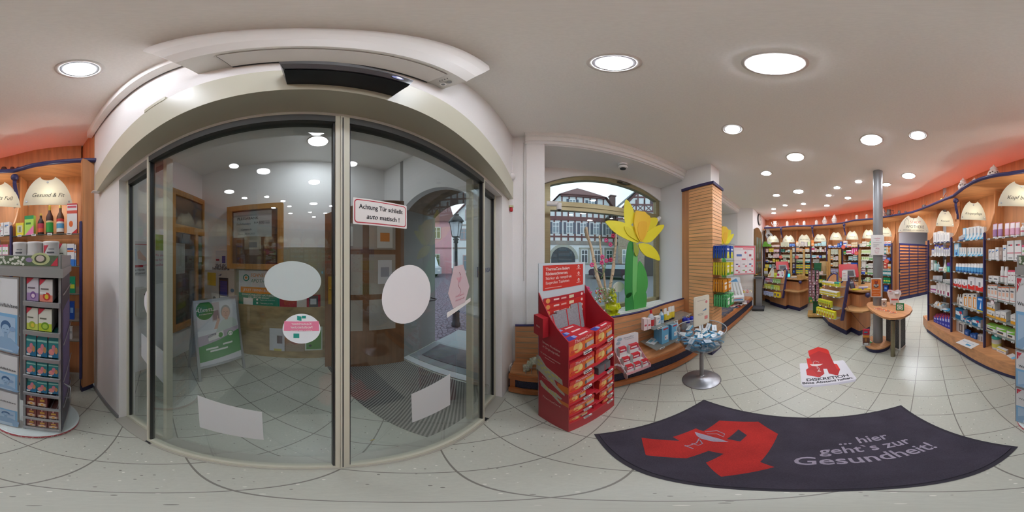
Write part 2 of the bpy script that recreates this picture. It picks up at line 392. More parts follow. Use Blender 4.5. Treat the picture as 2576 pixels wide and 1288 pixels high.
# pelmets above the niches
for k,(t0,t1) in enumerate(((-.12,2.12),(2.95,4.66))):
    m=at_w(MB());m.box((t0,1.56,CEIL-.05),(t1,1.64,CEIL),CEILM);m.box((t0,1.59,CEIL-.11),(t1,1.64,CEIL-.05),CEILM);m.box((t0,1.615,CEIL-.15),(t1,1.64,CEIL-.11),WALL)
    struct(m.build('trim_%d' % (k+3)))
m=at_w(MB());m.plate([(-.11,0),(.07,0),(.07,CEIL-.1),(-.11,CEIL-.1)],1.622,1.64,WALL);struct(m.build('trim_5'))
m=at_w(MB());m.tube([W(-.14,1.63,1.3),W(-.14,1.63,2.95)] and [(-.135,1.625,1.35),(-.135,1.625,2.96)],.003,M('#bdb8b2',.6));m.build('blind_cord');tag(bpy.data.objects['blind_cord'],'thin pale blind cord hanging on wall left of shop window','cord')

# ================================================================ SLIDING DOOR
dr=MB();FR=CREAM
def dpost(m,s0,s1,d0,d1,z0,z1,mat=FR):m.prism([D(s0,d0),D(s1,d0),D(s1,d1),D(s0,d1)],z0,z1,mat)
def glassdoor(name,s0,s1,d,z0,z1,fw,bottom=.05,top=.035):
    m=MB();dpost(m,s0,s0+fw,d-.02,d+.02,z0,z1);dpost(m,s1-fw,s1,d-.02,d+.02,z0,z1)
    dpost(m,s0+fw,s1-fw,d-.02,d+.02,z0,z0+bottom);dpost(m,s0+fw,s1-fw,d-.02,d+.02,z1-top,z1,M('#4b4d4c',.4))
    f=m.build(name);struct(f)
    g=MB();dpost(g,s0+fw,s1-fw,d-.004,d+.004,z0+bottom,z1-top,GLASS);g.build('pane',f)
    g=MB()
    for a,b in ((s0+fw,s0+fw+.005),(s1-fw-.005,s1-fw)):dpost(g,a,b,d-.012,d+.012,z0+bottom,z1-top,BLACK)
    g.build('seal',f);return f
glassdoor('door_1',-.60,.104,DR,.02,2.11,.013)
glassdoor('door_2',.118,.90,DR,.02,2.11,.013)
m=MB();dpost(m,.1045,.1175,DR-.024,DR+.015,.02,2.11,CREAM);dpost(m,.1095,.1125,DR-.0255,DR-.024,.05,2.1,BLACK);struct(m.build('trim_6'))
glassdoor('window_3',-.93,-.55,DR+.075,.01,2.12,.022)
glassdoor('window_4',.87,1.265,DR+.075,.01,2.12,.022)
m=MB();dpost(m,-.93,1.27,DR-.03,DR+.11,0,.018,M('#b5b3a8',.4,.3));struct(m.build('trim_7'))
# door operator box, its front slightly bowed into the room
m=MB();ns=24;S0,S1=-1.30,1.46
def bow(s):u=(s-.1)/1.4;return .335+.075*u*u
for (z0,z1,mt) in ((2.15,2.335,CREAM),):
    fr_=[D(S0+(S1-S0)*i/ns,bow(S0+(S1-S0)*i/ns)) for i in range(ns+1)]
    m.prism(fr_+[D(S1,DR-.001),D(S0,DR-.001)],z0,z1,mt)
o=m.build('door_operator_box');tag(o,'long cream operator box across the top of the glass sliding door','door operator')
m=MB();m.prism([D(S0+.01,.37),D(S0+.06,.37),D(S0+.06,.43),D(S0+.01,.43)],2.146,2.1505,PAPER);m.build('label',o)
m=MB();m.prism([D(-.50,bow(-.5)-.002),D(-.38,bow(-.38)-.002),D(-.38,bow(-.38)+.07),D(-.50,bow(-.5)+.07)],2.335,2.36,CREAM);m.build('cover_cap',o)
# fire door release
m=MB();m.lathe([(.012,-.03),(.016,-.02),(.016,.0),(.010,.012),(.001,.014)],RED_);m.box((-.02,-.012,.012),(.02,.012,.03),M('#c9cc9a',.5))
q=D(1.475,DR-.02);o=m.build('release_button',None,(q.x,q.y,2.06));tag(o,'small red release knob at the right end of the door box','button')
m=MB();m.lathe([(.04,0),(.04,.015),(.025,.03),(.001,.032)],WALL,20)
o=m.build('wall_bell',None,D(1.56,DR-.002,2.46));o.rotation_euler=(pi/2,0,radians(74)-pi/2+pi/2);tag(o,'small white round bell on wall above the box end','bell')
m=MB();m.prism([D(1.545,DR-.012),D(1.57,DR-.012),D(1.57,DR),D(1.545,DR)],2.5,2.74,WALL);o=m.build('cable_duct');tag(o,'short white cable duct rising from round bell to ceiling','cable duct')
# black motion sensor
t=thing('motion_sensor','black wavy motion sensor bar on the cream door box','sensor',D(.092,.315,2.235),RD)
m=MB();prof=[]
n=22
for i in range(n+1):
    u=i/n;x=-.13+.26*u;zt=.05*(1-u)+.026*u+.012*sin(u*pi*1.5);prof.append((x,zt))
m.plate([(-.122,-.045),(.118,-.045)]+[(x,z) for x,z in prof[::-1]],-.045,.02,M('#26282b',.3));m.build('housing',t)
m=MB();m.plate([(-.12,-.042),(.117,-.042),(.126,.0),(-.126,.01)],-.05,-.045,M('#1a1620',.12));m.build('lens_cover',t)
m=MB();m.ell(.085,-.02,.014,.012,-.0505,M('#3d4a9a',.4));m.ell(.088,-.02,.007,.007,-.0512,M('#dfe3ee',.4));m.build('badge',t)
# white ceiling unit (air curtain) above the door
t=thing('air_curtain','white ceiling air curtain with curved fascia above the door','air conditioner',D(.10,DR,0),RD)
m=MB();yz=[(0,2.74),(-.125,2.72),(-.16,2.79),(-.185,2.88),(-.198,2.97),(-.20,3.03),(-.19,CEIL-.001),(0,CEIL-.001)]
vs=[];L0=[-.43,-.42,-.43,-.45,-.47,-.46,-.43,-.43]
for sgn in (1,-1):
    vs += [(L0[i]*sgn,y,z) for i,(y,z) in enumerate(yz)]
k=len(yz);m.add(vs,[tuple(range(k)),tuple(range(k,2*k))[::-1]]+[(i,k+i,k+(i+1) % k,(i+1) % k) for i in range(k)],M('#d9d5cf',.5,name='air_curtain_white'),False);m.build('housing',t)
m=MB();m.box((-.30,-.105,2.712),(.33,-.012,2.7195),M('#cfcac5',.5));m.build('flap',t)
m=MB();m.box((-.30,-.012,2.713),(.33,-.004,2.726),BLACK);m.box((-.302,-.1,2.714),(-.298,-.01,2.722),BLACK);m.build('air_slot',t)
m=MB();m.T=Matrix.Translation((.385,-.07,2.719));m.cyl((0,0),.010,-.004,0,GREY);m.cyl((.0,.03),.014,-.004,0,PAPER);m.cyl((0,.03),.008,-.005,-.004,GREY)
for i in range(4):m.cyl((-.03,-.015+.012*i),.0025,-.003,0,DARK)
m.build('control_buttons',t)
# ---------------------------------------------------------------- foils and signs on the door glass
def on_glass(name,label,cat,s,z,d=DR,back=False):
    p=D(s,d-.0045);t=thing(name,label,cat,(p.x,p.y,z),RD);return t
def flat_on_glass(name,label,cat,s,z,poly,mat,group=None,d=DR):
    m=MB();m.plate(poly,-.0006,.0,mat);p=D(s,d-.0045);o=m.build(name,None,(p.x,p.y,z),RD);tag(o,label,cat,group);return o
t=on_glass('door_notice','white red-framed notice on glass door about door closing','sign',.24,1.735)
def rrect(w_,h,r,n=4):
    out=[]
    for cx,cz,a0 in ((w_/2-r,-h/2+r,-pi/2),(w_/2-r,h/2-r,0),(-w_/2+r,h/2-r,pi/2),(-w_/2+r,-h/2+r,pi)):
        out += [(cx+r*cos(a0+pi/2*i/n),cz+r*sin(a0+pi/2*i/n)) for i in range(n+1)]
    return out
m=MB();m.plate(rrect(.19,.083,.003),-.001,0,WHITE);m.build('card',t)
m=MB();m.plate(rrect(.182,.074,.010),-.0014,-.001,M('#c0263c',.5));m.plate(rrect(.176,.068,.008),-.0018,-.0014,WHITE);m.build('red_frame',t)
tb=M('#1b1b22',.6)
text('Achtung Tür schließt',.0205,tb,t,(0,-.002,.014),bold=.0003,sx=.88);text('auto',.0205,tb,t,(-.035,-.002,-.016),shear=.3,bold=.0003);text('matisch !',.0205,tb,t,(.028,-.002,-.016),bold=.0003)
FO=M('#e6e4e4',.6,name='white_foil')
def circ(rx,rz,n=40):return [(rx*cos(2*pi*i/n),rz*sin(2*pi*i/n)) for i in range(n)]
flat_on_glass('round_foil','blank oval white foil upright on left glass door','foil',-.025,1.53,circ(.079,.056),M('#c9d6d4',.6,kind='film',a=.8))
flat_on_glass('round_foil','blank large round white foil on right glass door','foil',.345,1.462,circ(.106,.107),FO)
t=on_glass('round_sticker','round white sticker with pink band on left glass door','sticker',.0,1.385)
m=MB();m.plate(circ(.052,.05),-.001,0,M('#dfe6e8',.6));m.build('disc',t)
m=MB();m.plate([(-.0485,-.006),(.0485,-.006),(.047,.026),(-.047,.026)],-.0014,-.001,M('#e07f9d',.6));m.build('pink_band',t)
for s_,z_,sz in (('Kostenloser',.018,.011),('Notfallsticker',.007,.011),('erhältlich in dieser Apotheke',-.003,.005)):
    text(s_,sz,WHITE,t,(0,-.0022,z_),sx=-1)
m=MB();m.plate([(-.012,.031),(.0,.028),(.0,.042),(-.012,.044)],-.0014,-.001,M('#1f8f80',.6));m.plate([(.001,.036),(.012,.036),(.012,.044),(.001,.044)],-.0014,-.001,M('#1f8f80',.6))
m.plate([(-.022,-.030),(-.006,-.030),(-.006,-.014),(-.022,-.014)],-.0014,-.001,M('#1f8f80',.6));m.build('emblem',t)
t=on_glass('hexagon_sticker','hexagonal pale pink sticker with serpent cup on right glass door','sticker',.652,1.452)
hx=[(-.048,.10),(.030,.105),(.088,-.015),(.045,-.095),(-.055,-.10),(-.092,-.02)]
m=MB();m.plate(hx,-.001,0,M('#dcc6ca',.6,kind='film',a=.85));m.plate([(-.10,-.135),(.10,-.10),(.10,-.08),(-.10,-.11)],-.001,0,WHITE);m.build('foil',t)
m=MB();cx=M('#cf9ea8',.6)
m.plate([(-.03,.045),(.02,.045),(.0,.02),(-.01,.02)],-.0016,-.001,cx);m.tube([(-.005+.012*sin(i),-.0014,.07-i*.012) for i in range(11)],.002,cx,5);m.build('serpent_cup',t)
text('Gesundheit',.016,cx,t,(-.0,-.0016,-.045),sx=-1);text('Ihre Apotheke',.013,cx,t,(-.0,-.0016,-.065),sx=-1)
FT=M('#d9dcdb',.7,kind='film',a=.62)
flat_on_glass('paper_sheet','translucent white sheet low on left glass door','paper',-.21,.80,[(-.11,-.155),(.105,-.165),(.10,.15),(-.12,.165)],FT)
flat_on_glass('paper_sheet','translucent white sheet low on right glass door','paper',.47,.81,[(-.11,-.145),(.105,-.15),(.105,.15),(-.115,.145)],FT)
flat_on_glass('round_foil','small round white sticker on left side window by door','foil',-.70,1.34,circ(.052,.075),FO,d=DR+.075)
flat_on_glass('paper_sheet','translucent white sheet on left side window by door','paper',-.67,.96,[(-.11,-.02),(.08,-.14),(.08,.12),(-.11,.16)],FT,d=DR+.075)
t=on_glass('card_sticker','small payment card sticker on right side window','sticker',1.02,1.49,DR+.075)
m=MB();m.plate([(-.05,-.035),(.05,-.035),(.05,.035),(-.05,.035)],-.001,0,M('#3a3f5c',.5));m.build('card',t)
m=MB();m.ell(-.018,0,.024,.024,-.0012,M('#d8402f',.5));m.ell(.018,0,.024,.024,-.0014,M('#e8a435',.5));m.build('two_discs',t)
text('VISA',.05,M('#3b4470',.5),None,D(1.135,DR+.068,1.49),RD,'card_lettering',shear=.3);tag(bpy.data.objects['card_lettering'],'blue payment word on right side window glass','lettering')
# ================================================================ CEILING LAMPS
LAMPS=[(200,174,.085,1),(1545,159,.085,1),(1950,161,.105,0),(1843,325,.085,1),(2192,352,.105,0),(2309,340,.085,1),(2001,395,.105,0),
 (1927.5,435.7,.085,1),(2285.8,442,.105,0),(2008.4,481.4,.105,0),(1953,491,.085,1),(2132.7,497.8,.085,1),(2105.6,471.4,.06,0),(2159.7,456,.06,0),
 (2084.5,491,.06,0),(2230,464,.085,1),(2021,512.4,.06,0),(1975,516,.06,0),(2080,517,.085,1),(1946,525.5,.06,0),(1946.3,536,.085,1),(2010,529.5,.085,1),(800,355,.10,0),(2290,530,.36,0)]  # last entry: lamp added out of view to brighten the back room
LITM={}
def lamp_mat(e):
    return M('#f0f5ff',.5,kind='emit',e=e,name='lamp_glow')
ordw=['first','second','third','fourth','fifth','sixth','seventh','eighth','ninth','tenth','eleventh','twelfth','thirteenth','fourteenth','fifteenth','sixteenth','seventeenth','eighteenth','nineteenth','twentieth','twenty-first','twenty-second','twenty-third','twenty-fourth']
LLAB=['recessed round ceiling lamp left of the sliding door','recessed round ceiling lamp above the shop window, right of the air curtain','large flush ceiling lamp nearest overhead, the biggest bright disc',
 'recessed ceiling lamp above the slatted pillar','large flush ceiling lamp beside the grey column top','recessed ceiling lamp above the timber shelf wall near the shop name sign',
 'large flush ceiling lamp above the far first counter, nearest of its line','recessed ceiling lamp between slatted pillar and wooden door, third from the pillar side','large flush ceiling lamp close to the red-lit ceiling right of column',
 'large flush ceiling lamp in the middle of the far ceiling','recessed ceiling lamp left of the middle far flush lamp','recessed ceiling lamp left of the grey column, below two small spots',
 'small ceiling spot left of the column, middle of three in a slanting line','small ceiling spot just left of the grey column, nearest of the slanting line','small ceiling spot furthest from column in the slanting line of three',
 'recessed ceiling lamp half behind the grey column','small far ceiling spot right of its twin above the counters','small far ceiling spot left of its twin above the counters','recessed far ceiling lamp above the sixth jar, right end of far row',
 'small far ceiling spot nearest to the wall clock','recessed far ceiling lamp just beside the far timber wall near clock','recessed far ceiling lamp in the middle of the farthest row','flush ceiling lamp inside the vestibule seen through the left glass door','unseen wide ceiling lamp added to light the back room behind the shop name sign']
for i,(px,py,r,rec) in enumerate(LAMPS):
    p=fl(px,py,CEIL);t=thing('ceiling_lamp',LLAB[i],'ceiling light',(p.x,p.y,CEIL),atan2(-p.x,p.y) if 0 else 0,'round ceiling lamps')
    m=MB();m.lathe([(r*1.22,0),(r*1.20,-.006),(r*1.0,-.008),(r*.97,-.002),(r*.97,0)],M('#dcd6d0',.5),32);m.build('rim',t)
    m=MB()
    if rec:
        m.cyl((0,0),r*.97,-.0035,-.001,SILVER,28);m.build('reflector',t)
        b=MB();b.T=Matrix.Rotation(radians(0),4,'Z');b.cyl((0,0),r*.80,-.0065,-.0036,lamp_mat(LAMP),24);b.build('lamp_disc',t)
    else:m.cyl((0,0),r*.97,-.011,-.001,lamp_mat(LAMP),32);m.build('lamp_disc',t)
def area(name,loc,size,power,rot,col=(1,1,1),sy=None):
    l=bpy.data.lights.new(name,'AREA');l.energy=power;l.size=size;l.color=col
    if sy:l.shape='RECTANGLE';l.size_y=sy
    o=bpy.data.objects.new(name,l);C.objects.link(o);o.location=loc;o.rotation_euler=rot;return o

# ================================================================ CANOPY along the shelves
CE=[(1922.5,5.73),(1947,5.66),(1970,5.52),(2005,5.32),(2040,5.30),(2063,5.18),(2080,5.12),(2098,4.98),(2117,4.86),(2150,4.45),(2172,4.36),(2196.4,4.285),(2231,4.02),(2272,3.76),(2295,3.60),(2313,3.40),(2340,3.10),(2362,2.87),(2385,2.67),(2398.6,2.57),
      (2412,2.38),(2424.8,2.22),(2445,2.06),(2466.8,1.945),(2487,1.88),(2508.7,1.83),(2540,1.79)]
CE2=[(0,1.735),(34,1.725),(58,1.66),(81.6,1.60),(110,1.56),(140,1.53),(170,1.51),(198,1.495),(230,1.49),(258.7,1.495)]
edge=[pd(p,d) for p,d in CE]+[pd(p,d) for p,d in CE2]
back=BKF+BH[1:]+BKN[1:]+[D(-1.62,DR+.02).to_3d()]
t=thing('shelf_canopy','long wavy timber canopy with blue edge above all wall shelves','canopy',(0,0,0))
m=MB();poly=[(p.x,p.y) for p in edge]+[(p.x-.0,p.y) for p in back[::-1]]
m.prism(poly,2.575,2.61,WOODH);o=m.build('board',t)
m=MB();m.tube([(p.x,p.y,2.592) for p in edge],.026,BLUE,8);m.build('edge_band',t)
# red light tube lying on the canopy
m=MB();tp=[]
nb=60
def along(pl,u):
    L=[0]
    for a,b in zip(pl[:-1],pl[1:]):L.append(L[-1]+(b-a).length)
    x=u*L[-1]
    for i in range(len(pl)-1):
        if x <= L[i+1] or i == len(pl)-2:return pl[i].lerp(pl[i+1],(x-L[i])/(L[i+1]-L[i]))
e2=[Vector((p.x,p.y)) for p in edge];b2=[Vector((p.x,p.y)) for p in back]
for i in range(nb+1):
    u=.03+.94*i/nb;q=along(b2,u)
    e_=min(e2,key=lambda v:(v-q).length);q=q.lerp(e_,.30);tp.append((q.x,q.y,2.64))
m.tube(tp,.014,M('#ff6252',.5,kind='emit',e=RED,name='red_glow'),6)
o=m.build('light_tube');tag(o,'long red light tube lying on the timber canopy','light tube')
# blue brackets with balls under the canopy
BR=[(1965,5.30),(2043.5,5.05),(2123.5,4.62),(2404.5,2.50),(37,1.67)]
BL=['between first and second far signs','between third and fourth far signs','between fifth and sixth far signs','between the cosmetics sign and body care sign','beside the Gesund & Fit sign']
for (px,d),lb in zip(BR,BL):
    p=pd(px,d);q=-p.normalized();rz=facing(q.x,q.y)
    t=thing('canopy_bracket','blue curved bracket with ball under canopy '+lb,'bracket',(p.x,p.y,0),rz,'blue ball brackets')
    m=MB();m.ball((0,.05,2.50),.044,BLUE,18);m.build('ball',t)
    m=MB();pth=[(0,.06,2.46),(-.002,.05,2.42),(.006,.07,2.37),(.018,.10,2.32),(.028,.12,2.27),(.032,.135,2.21)]
    for a,b in zip(pth[:-1],pth[1:]):
        m.add([(a[0]-.02,a[1]-.012,a[2]),(a[0]+.02,a[1]-.012,a[2]),(a[0]+.02,a[1]+.05,a[2]),(a[0]-.02,a[1]+.05,a[2]),(b[0]-.02,b[1]-.012,b[2]),(b[0]+.02,b[1]-.012,b[2]),(b[0]+.02,b[1]+.05,b[2]),(b[0]-.02,b[1]+.05,b[2])],
              [(0,1,2,3),(7,6,5,4),(0,4,5,1),(1,5,6,2),(2,6,7,3),(3,7,4,0)],BLUE)
    m.build('arm',t)
    m=MB();m.prism([(-.012,.1),(.012,.1),(.012,.3),(-.012,.3)],2.2,2.56,WOOD);m.build('web',t)

# ================================================================ SIGNS
ACR=M('#f1efe2',.45,kind='acrylic',name='frosted_acrylic');INK=M('#4a4b48',.6)
def dome(w_,h,notch=.1,n=12):
    """half dome with a bitten top"""
    pts=[(-w_/2,0),(w_/2,0)]
    def c(u):return (w_/2*cos(u),h*1.07*sin(u)**1.25)
    u1=radians(73)
    for i in range(n+1):pts.append(c(u1*i/n)) if i else None
    xr,zr=c(u1)
    for i in range(1,9):a=pi*i/9;pts.append((xr*cos(a),zr-.62*xr*sin(a)))
    for i in range(n,0,-1):x,z=c(u1*i/n);pts.append((-x,z))
    return pts
def sign(px0,px1,pyb,d,h,words,label,tilt=0,w_=None,power=None,big=False,group='lit dome signs',turn=0,ink=INK,size=None):
    pc=(px0+px1)/2;p=pd(pc,d);q=-p.normalized();rz=facing(q.x,q.y)+turn
    zb=zat(pyb,d);W_=w_ or 2*d*tan(radians((px1-px0)*.13975/2))/cos(turn)
    t=thing('dome_sign',label,'sign',(p.x,p.y,zb),rz,group)
    m=MB();m.plate(dome(W_,h),0,.006,ACR);m.build('panel',t)
    m=MB()
    for x,z in ((-W_*.43,.035),(W_*.43,.035),(0,h*.80)):
        m.T=Matrix.Translation((x,-.003,z)) @ Matrix.Rotation(pi/2,4,'X');m.cyl((0,0),.009 if not big else .012,-.012,.003,SILVER,12)
    m.build('bolts',t)
    m=MB()
    for x in (-W_*.43,W_*.43):m.tube([(x,.008,.035),(x,.16,.035)],.004,SILVER,6)
    m.box((-.03,.12,h*.42),(.03,.17,h*.42+.05),DARK);m.tube([(0,.145,h*.42+.03),(0,.2,h*.42+.05)],.008,DARK,6)
    m.build('holder',t)
    if not big:text(words,size or W_*.13,ink,t,(0,-.003,h*.33),shear=.35,sx=.95 if len(words) < 13 else .8)
    l=bpy.data.lights.new('sign_lamp','POINT');l.energy=power or SIGN_W;l.color=(1,.96,.84);l.shadow_soft_size=.018
    o=bpy.data.objects.new('sign_lamp',l);C.objects.link(o);o.parent=t;o.location=(0.01,.058,h*.45)
    return t,W_
sign(58,182,515,1.50,.30,'Gesund & Fit','lit dome sign reading Gesund & Fit near the sliding door',turn=-.02)
sign(2544,2596,519,1.72,.30,'Kopf bis Fuß','lit dome sign reading Kopf bis Fuß',w_=.50,turn=.12)
bpy.data.objects.remove(bpy.data.objects['dome_sign.001'],do_unlink=True) if 0 else None
sign(2417,2481,553,2.22,.27,'Körperpflege','lit dome sign reading Körperpflege',turn=.16)
sign(2355,2400,569,2.68,.27,'Kosmetik','lit dome sign reading Kosmetik',turn=.2)
FS=[(1944,609.5,5.55,'Mutter & Kind'),(1983.6,609.5,5.42,'Beruhigung'),(2023,608.5,5.28,'Herz & Kreislauf'),(2063,607.5,5.14,'Mund & Rachen'),(2103,604,4.95,'Sonstiges'),(2143.8,602.5,4.62,'Erkältung'),(2184.8,600,4.40,'Raucher'),(2227.8,595,4.18,'Schmerzen')]
FNAME=['first','second','third','fourth','fifth','sixth','seventh','eighth']
for i,(px,pyb,d,wd) in enumerate(FS):
    hh=.245 if i < 4 else (.25 if i < 6 else .25)
    sign(px-15.6,px+15.6,pyb,d,hh,wd,'%s lit dome sign from wooden door on the far shelf wall' % FNAME[i],power=SIGN_W*.9,turn=0 if i < 4 else .08)
t,W_=sign(2260,2337,584,3.45,.36,'','large white dome sign with shop name over back room opening',big=True,power=SIGN_W*1.3,turn=.16)
rd=M('#c4243c',.6)
text('STADT',.085,rd,t,(.04,-.003,.215),sx=.9);text('APOTHEKE',.085,INK,t,(.03,-.003,.115),sx=.92);text('APOTHEKER LUTZ GERICKE e.K.',.032,INK,t,(.0,-.003,.04),sx=1.0)
m=MB(); 
for a,b in (((-.19,.15),(-.19,.24)),((-.19,.24),(-.145,.30)),((-.145,.30),(-.10,.24)),((-.10,.24),(-.10,.17))):m.tube([(a[0],-.002,a[1]),(b[0],-.002,b[1])],.0025,INK,5)
m.build('house_emblem',t)

# ================================================================ SHELF UNITS
def tagholder(m,x,z,y=-.004,w_=.042):       # little white frame with dark strip on a shelf edge
    m.box((x-w_/2,y-.002,z-.010),(x+w_/2,y+.001,z+.010),PAPER);m.box((x-w_*.36,y-.003,z-.003),(x+w_*.36,y-.002,z+.003),BLACK)
_tg=[]
def TAGM():
    if not _tg:m=MB();tagholder(m,0,0,0);_tg.append(m.mesh('price_tag'))
    return _tg[0]
def shelf_unit(name,A,B,depth,zs,label,sides=(1,1),bottom=True,npt=7,inset=.02,post_top=1.9,post_bot=.0,tags=True,setdepth=None,curve=.02):
    A=Vector(A[:2]);B=Vector(B[:2]);L=(B-A).length;u=(B-A)/L;rz=atan2(u.y,u.x)
    # A is the left post seen from the shop; local x runs to the right, local +y into the wall
    t=thing(name,label,'shelf unit',(A.x,A.y,0),rz,'wall shelf bays')
    for s_,x in ((sides[0],0),(sides[1],L)):
        if s_:
            m=MB();m.box((x-.011,-.012,post_bot),(x+.011,.02,post_top),BLUE);m.ball((x,.004,post_top),.0125,BLUE,10);m.build('post',t)
            m=MB()
            pr=[(x-.009,.02),(x+.009,.02),(x+.009,depth),(x-.009,depth)];m.prism(pr,post_bot,post_top+.02,WOOD)
            # curved shoulder rising to the canopy
            n=8;pts=[(.02,post_top+.02)]+[(.02+.16*(i/n),post_top+.02+.28*(1-cos(pi/2*i/n))*1.0) for i in range(1,n+1)]+[(.20,2.56),(depth,2.56),(depth,post_top+.02)]
            ar=[(x-.009,a,b) for a,b in pts];k=len(ar)
            vs=ar+[(x+.009,a,b) for a,b in pts]
            m.add(vs,[tuple(range(k)),tuple(range(k,2*k))[::-1]]+[(i,k+i,k+(i+1) % k,(i+1) % k) for i in range(k)],WOOD);m.build('side_panel',t)
    for z in zs:
        m=MB();fr_=[(.012,.015)]+[(.012+(L-.024)*i/npt,.005-curve*sin(pi*i/npt)) for i in range(npt+1)]
        m.prism([(.012,depth-.01)]+fr_[1:]+[(L-.012,depth-.01)],z-.008,z,SHG)
        o=m.build('glass_shelf',t)
        m=MB();m.tube([(x,y-.002,z-.004) for x,y in fr_[1:]],.0032,M('#50645c',.25),4)
        m.build('shelf_edge',o)
        if tags:
            k=max(2,int(L/.14))
            for i in range(k):
                x=.05+(L-.1)*(i+.5+random.uniform(-.2,.2))/k;y=.002-curve*sin(pi*x/L)
                q=bpy.data.objects.new('price_tag',TAGM());C.objects.link(q);q.parent=o;q.location=(x,y-.006,z-.004)
    return t,L
# near bays (left post, right post seen from the shop)
Q=[Vector((1.765,-2.648)),Vector((1.143,-2.385)),Vector((.51,-2.05)),Vector((-.111,-1.632)),Vector((-.676,-1.252))]
NZ=[[1.83,1.60,1.333,1.137,.905,.635],[1.825,1.60,1.355,1.115,.82,.56],[1.815,1.555,1.285,1.055,.785,.57],[1.80,1.51,1.26,1.0,.78]]
NL=['wall shelf bay under the Kosmetik sign','wall shelf bay under the Körperpflege sign','wall shelf bay under the Kopf bis Fuß sign','wall shelf bay behind the tea tower by the door']
for i in range(4):
    shelf_unit('shelf_bay',Q[i],Q[i+1],.38,NZ[i],NL[i],sides=(1,1 if i == 3 else 0),post_bot=.27 if i else .0)
# inner intermediate posts reach the plinth; plinth with drawers
pf=[fl(2334,836),fl(2365,859),fl(2400,881),fl(2430,901),fl(2460,919),fl(2490,934),fl(2520,946),fl(2550,956),fl(2576,961),fl(24,969),fl(70,975),fl(120,984),fl(165,991)]
pf=[Vector((p.x,p.y)) for p in pf]
pb=[Vector((2.0,-2.9)),Vector((1.24,-2.70)),Vector((.70,-2.38)),Vector((0,-2.0)),Vector((-.62,-1.55))]
t=thing('shelf_plinth','low curved timber plinth with drawers under the near wall shelves','plinth')
m=MB();m.prism(pf+[Vector((-.60,-1.30))]+pb[::-1],.245,.272,WOODH);m.build('top_board',t)
m=MB();ins=[p+p.normalized()*.02 for p in pf];m.strip(ins,.075,.245,-.015,WOODH);m.build('drawer_front',t)
m=MB()
for k in (1,5,6,9):
    p=ins[k]-ins[k].normalized()*.0012;m.box((p.x-.0015,p.y-.0015,.08),(p.x+.0015,p.y+.0015,.243),M('#5c3a22',.6))
m.build('drawer_gap',t)
m=MB();ins2=[p+p.normalized()*.035 for p in pf];m.strip(ins2,.012,.075,-.02,DBLUE);m.build('kick_board',t)
m=MB()
for k in (0,4,8):p=ins2[k];m.cyl((p.x*1.04,p.y*1.04),.02,0,.03,DARK,10)
m.build('foot',t)
m=MB();m.prism([pf[0]+Vector((.0,0)),pf[0]+pf[0].normalized()*.02,pb[0],pb[0]+Vector((.05,.02))],.03,.25,WOOD);m.build('end_panel',t)
# far bays
FP=[1922.7,1962.3,2001,2039.8,2079.4,2119.5,2160,2201,2243.5]
FDs=[6.02,5.92,5.80,5.66,5.48,5.24,4.90,4.60,4.33]
FQ=[pd(p,d).xy for p,d in zip(FP,FDs)]
FZ1=[1.94,1.745,1.54,1.37,1.17,.98,.78];FZ2=[1.88,1.66,1.47,1.26,1.06,.85,.62]
for i in range(8):
    shelf_unit('shelf_bay',FQ[i],FQ[i+1],.42,FZ1 if i < 4 else FZ2,'far wall shelf bay under the %s dome sign from wooden door' % FNAME[i],sides=(1,1 if i == 7 else 0),post_top=1.97 if i < 4 else 1.94,post_bot=.25,tags=True)
m=MB();m.strip([q-q.normalized()*-.02 for q in FQ],0,.25,-.3,WOOD);o=m.build('base_cabinet');tag(o,'timber base box below the far wall shelves','base cabinet')

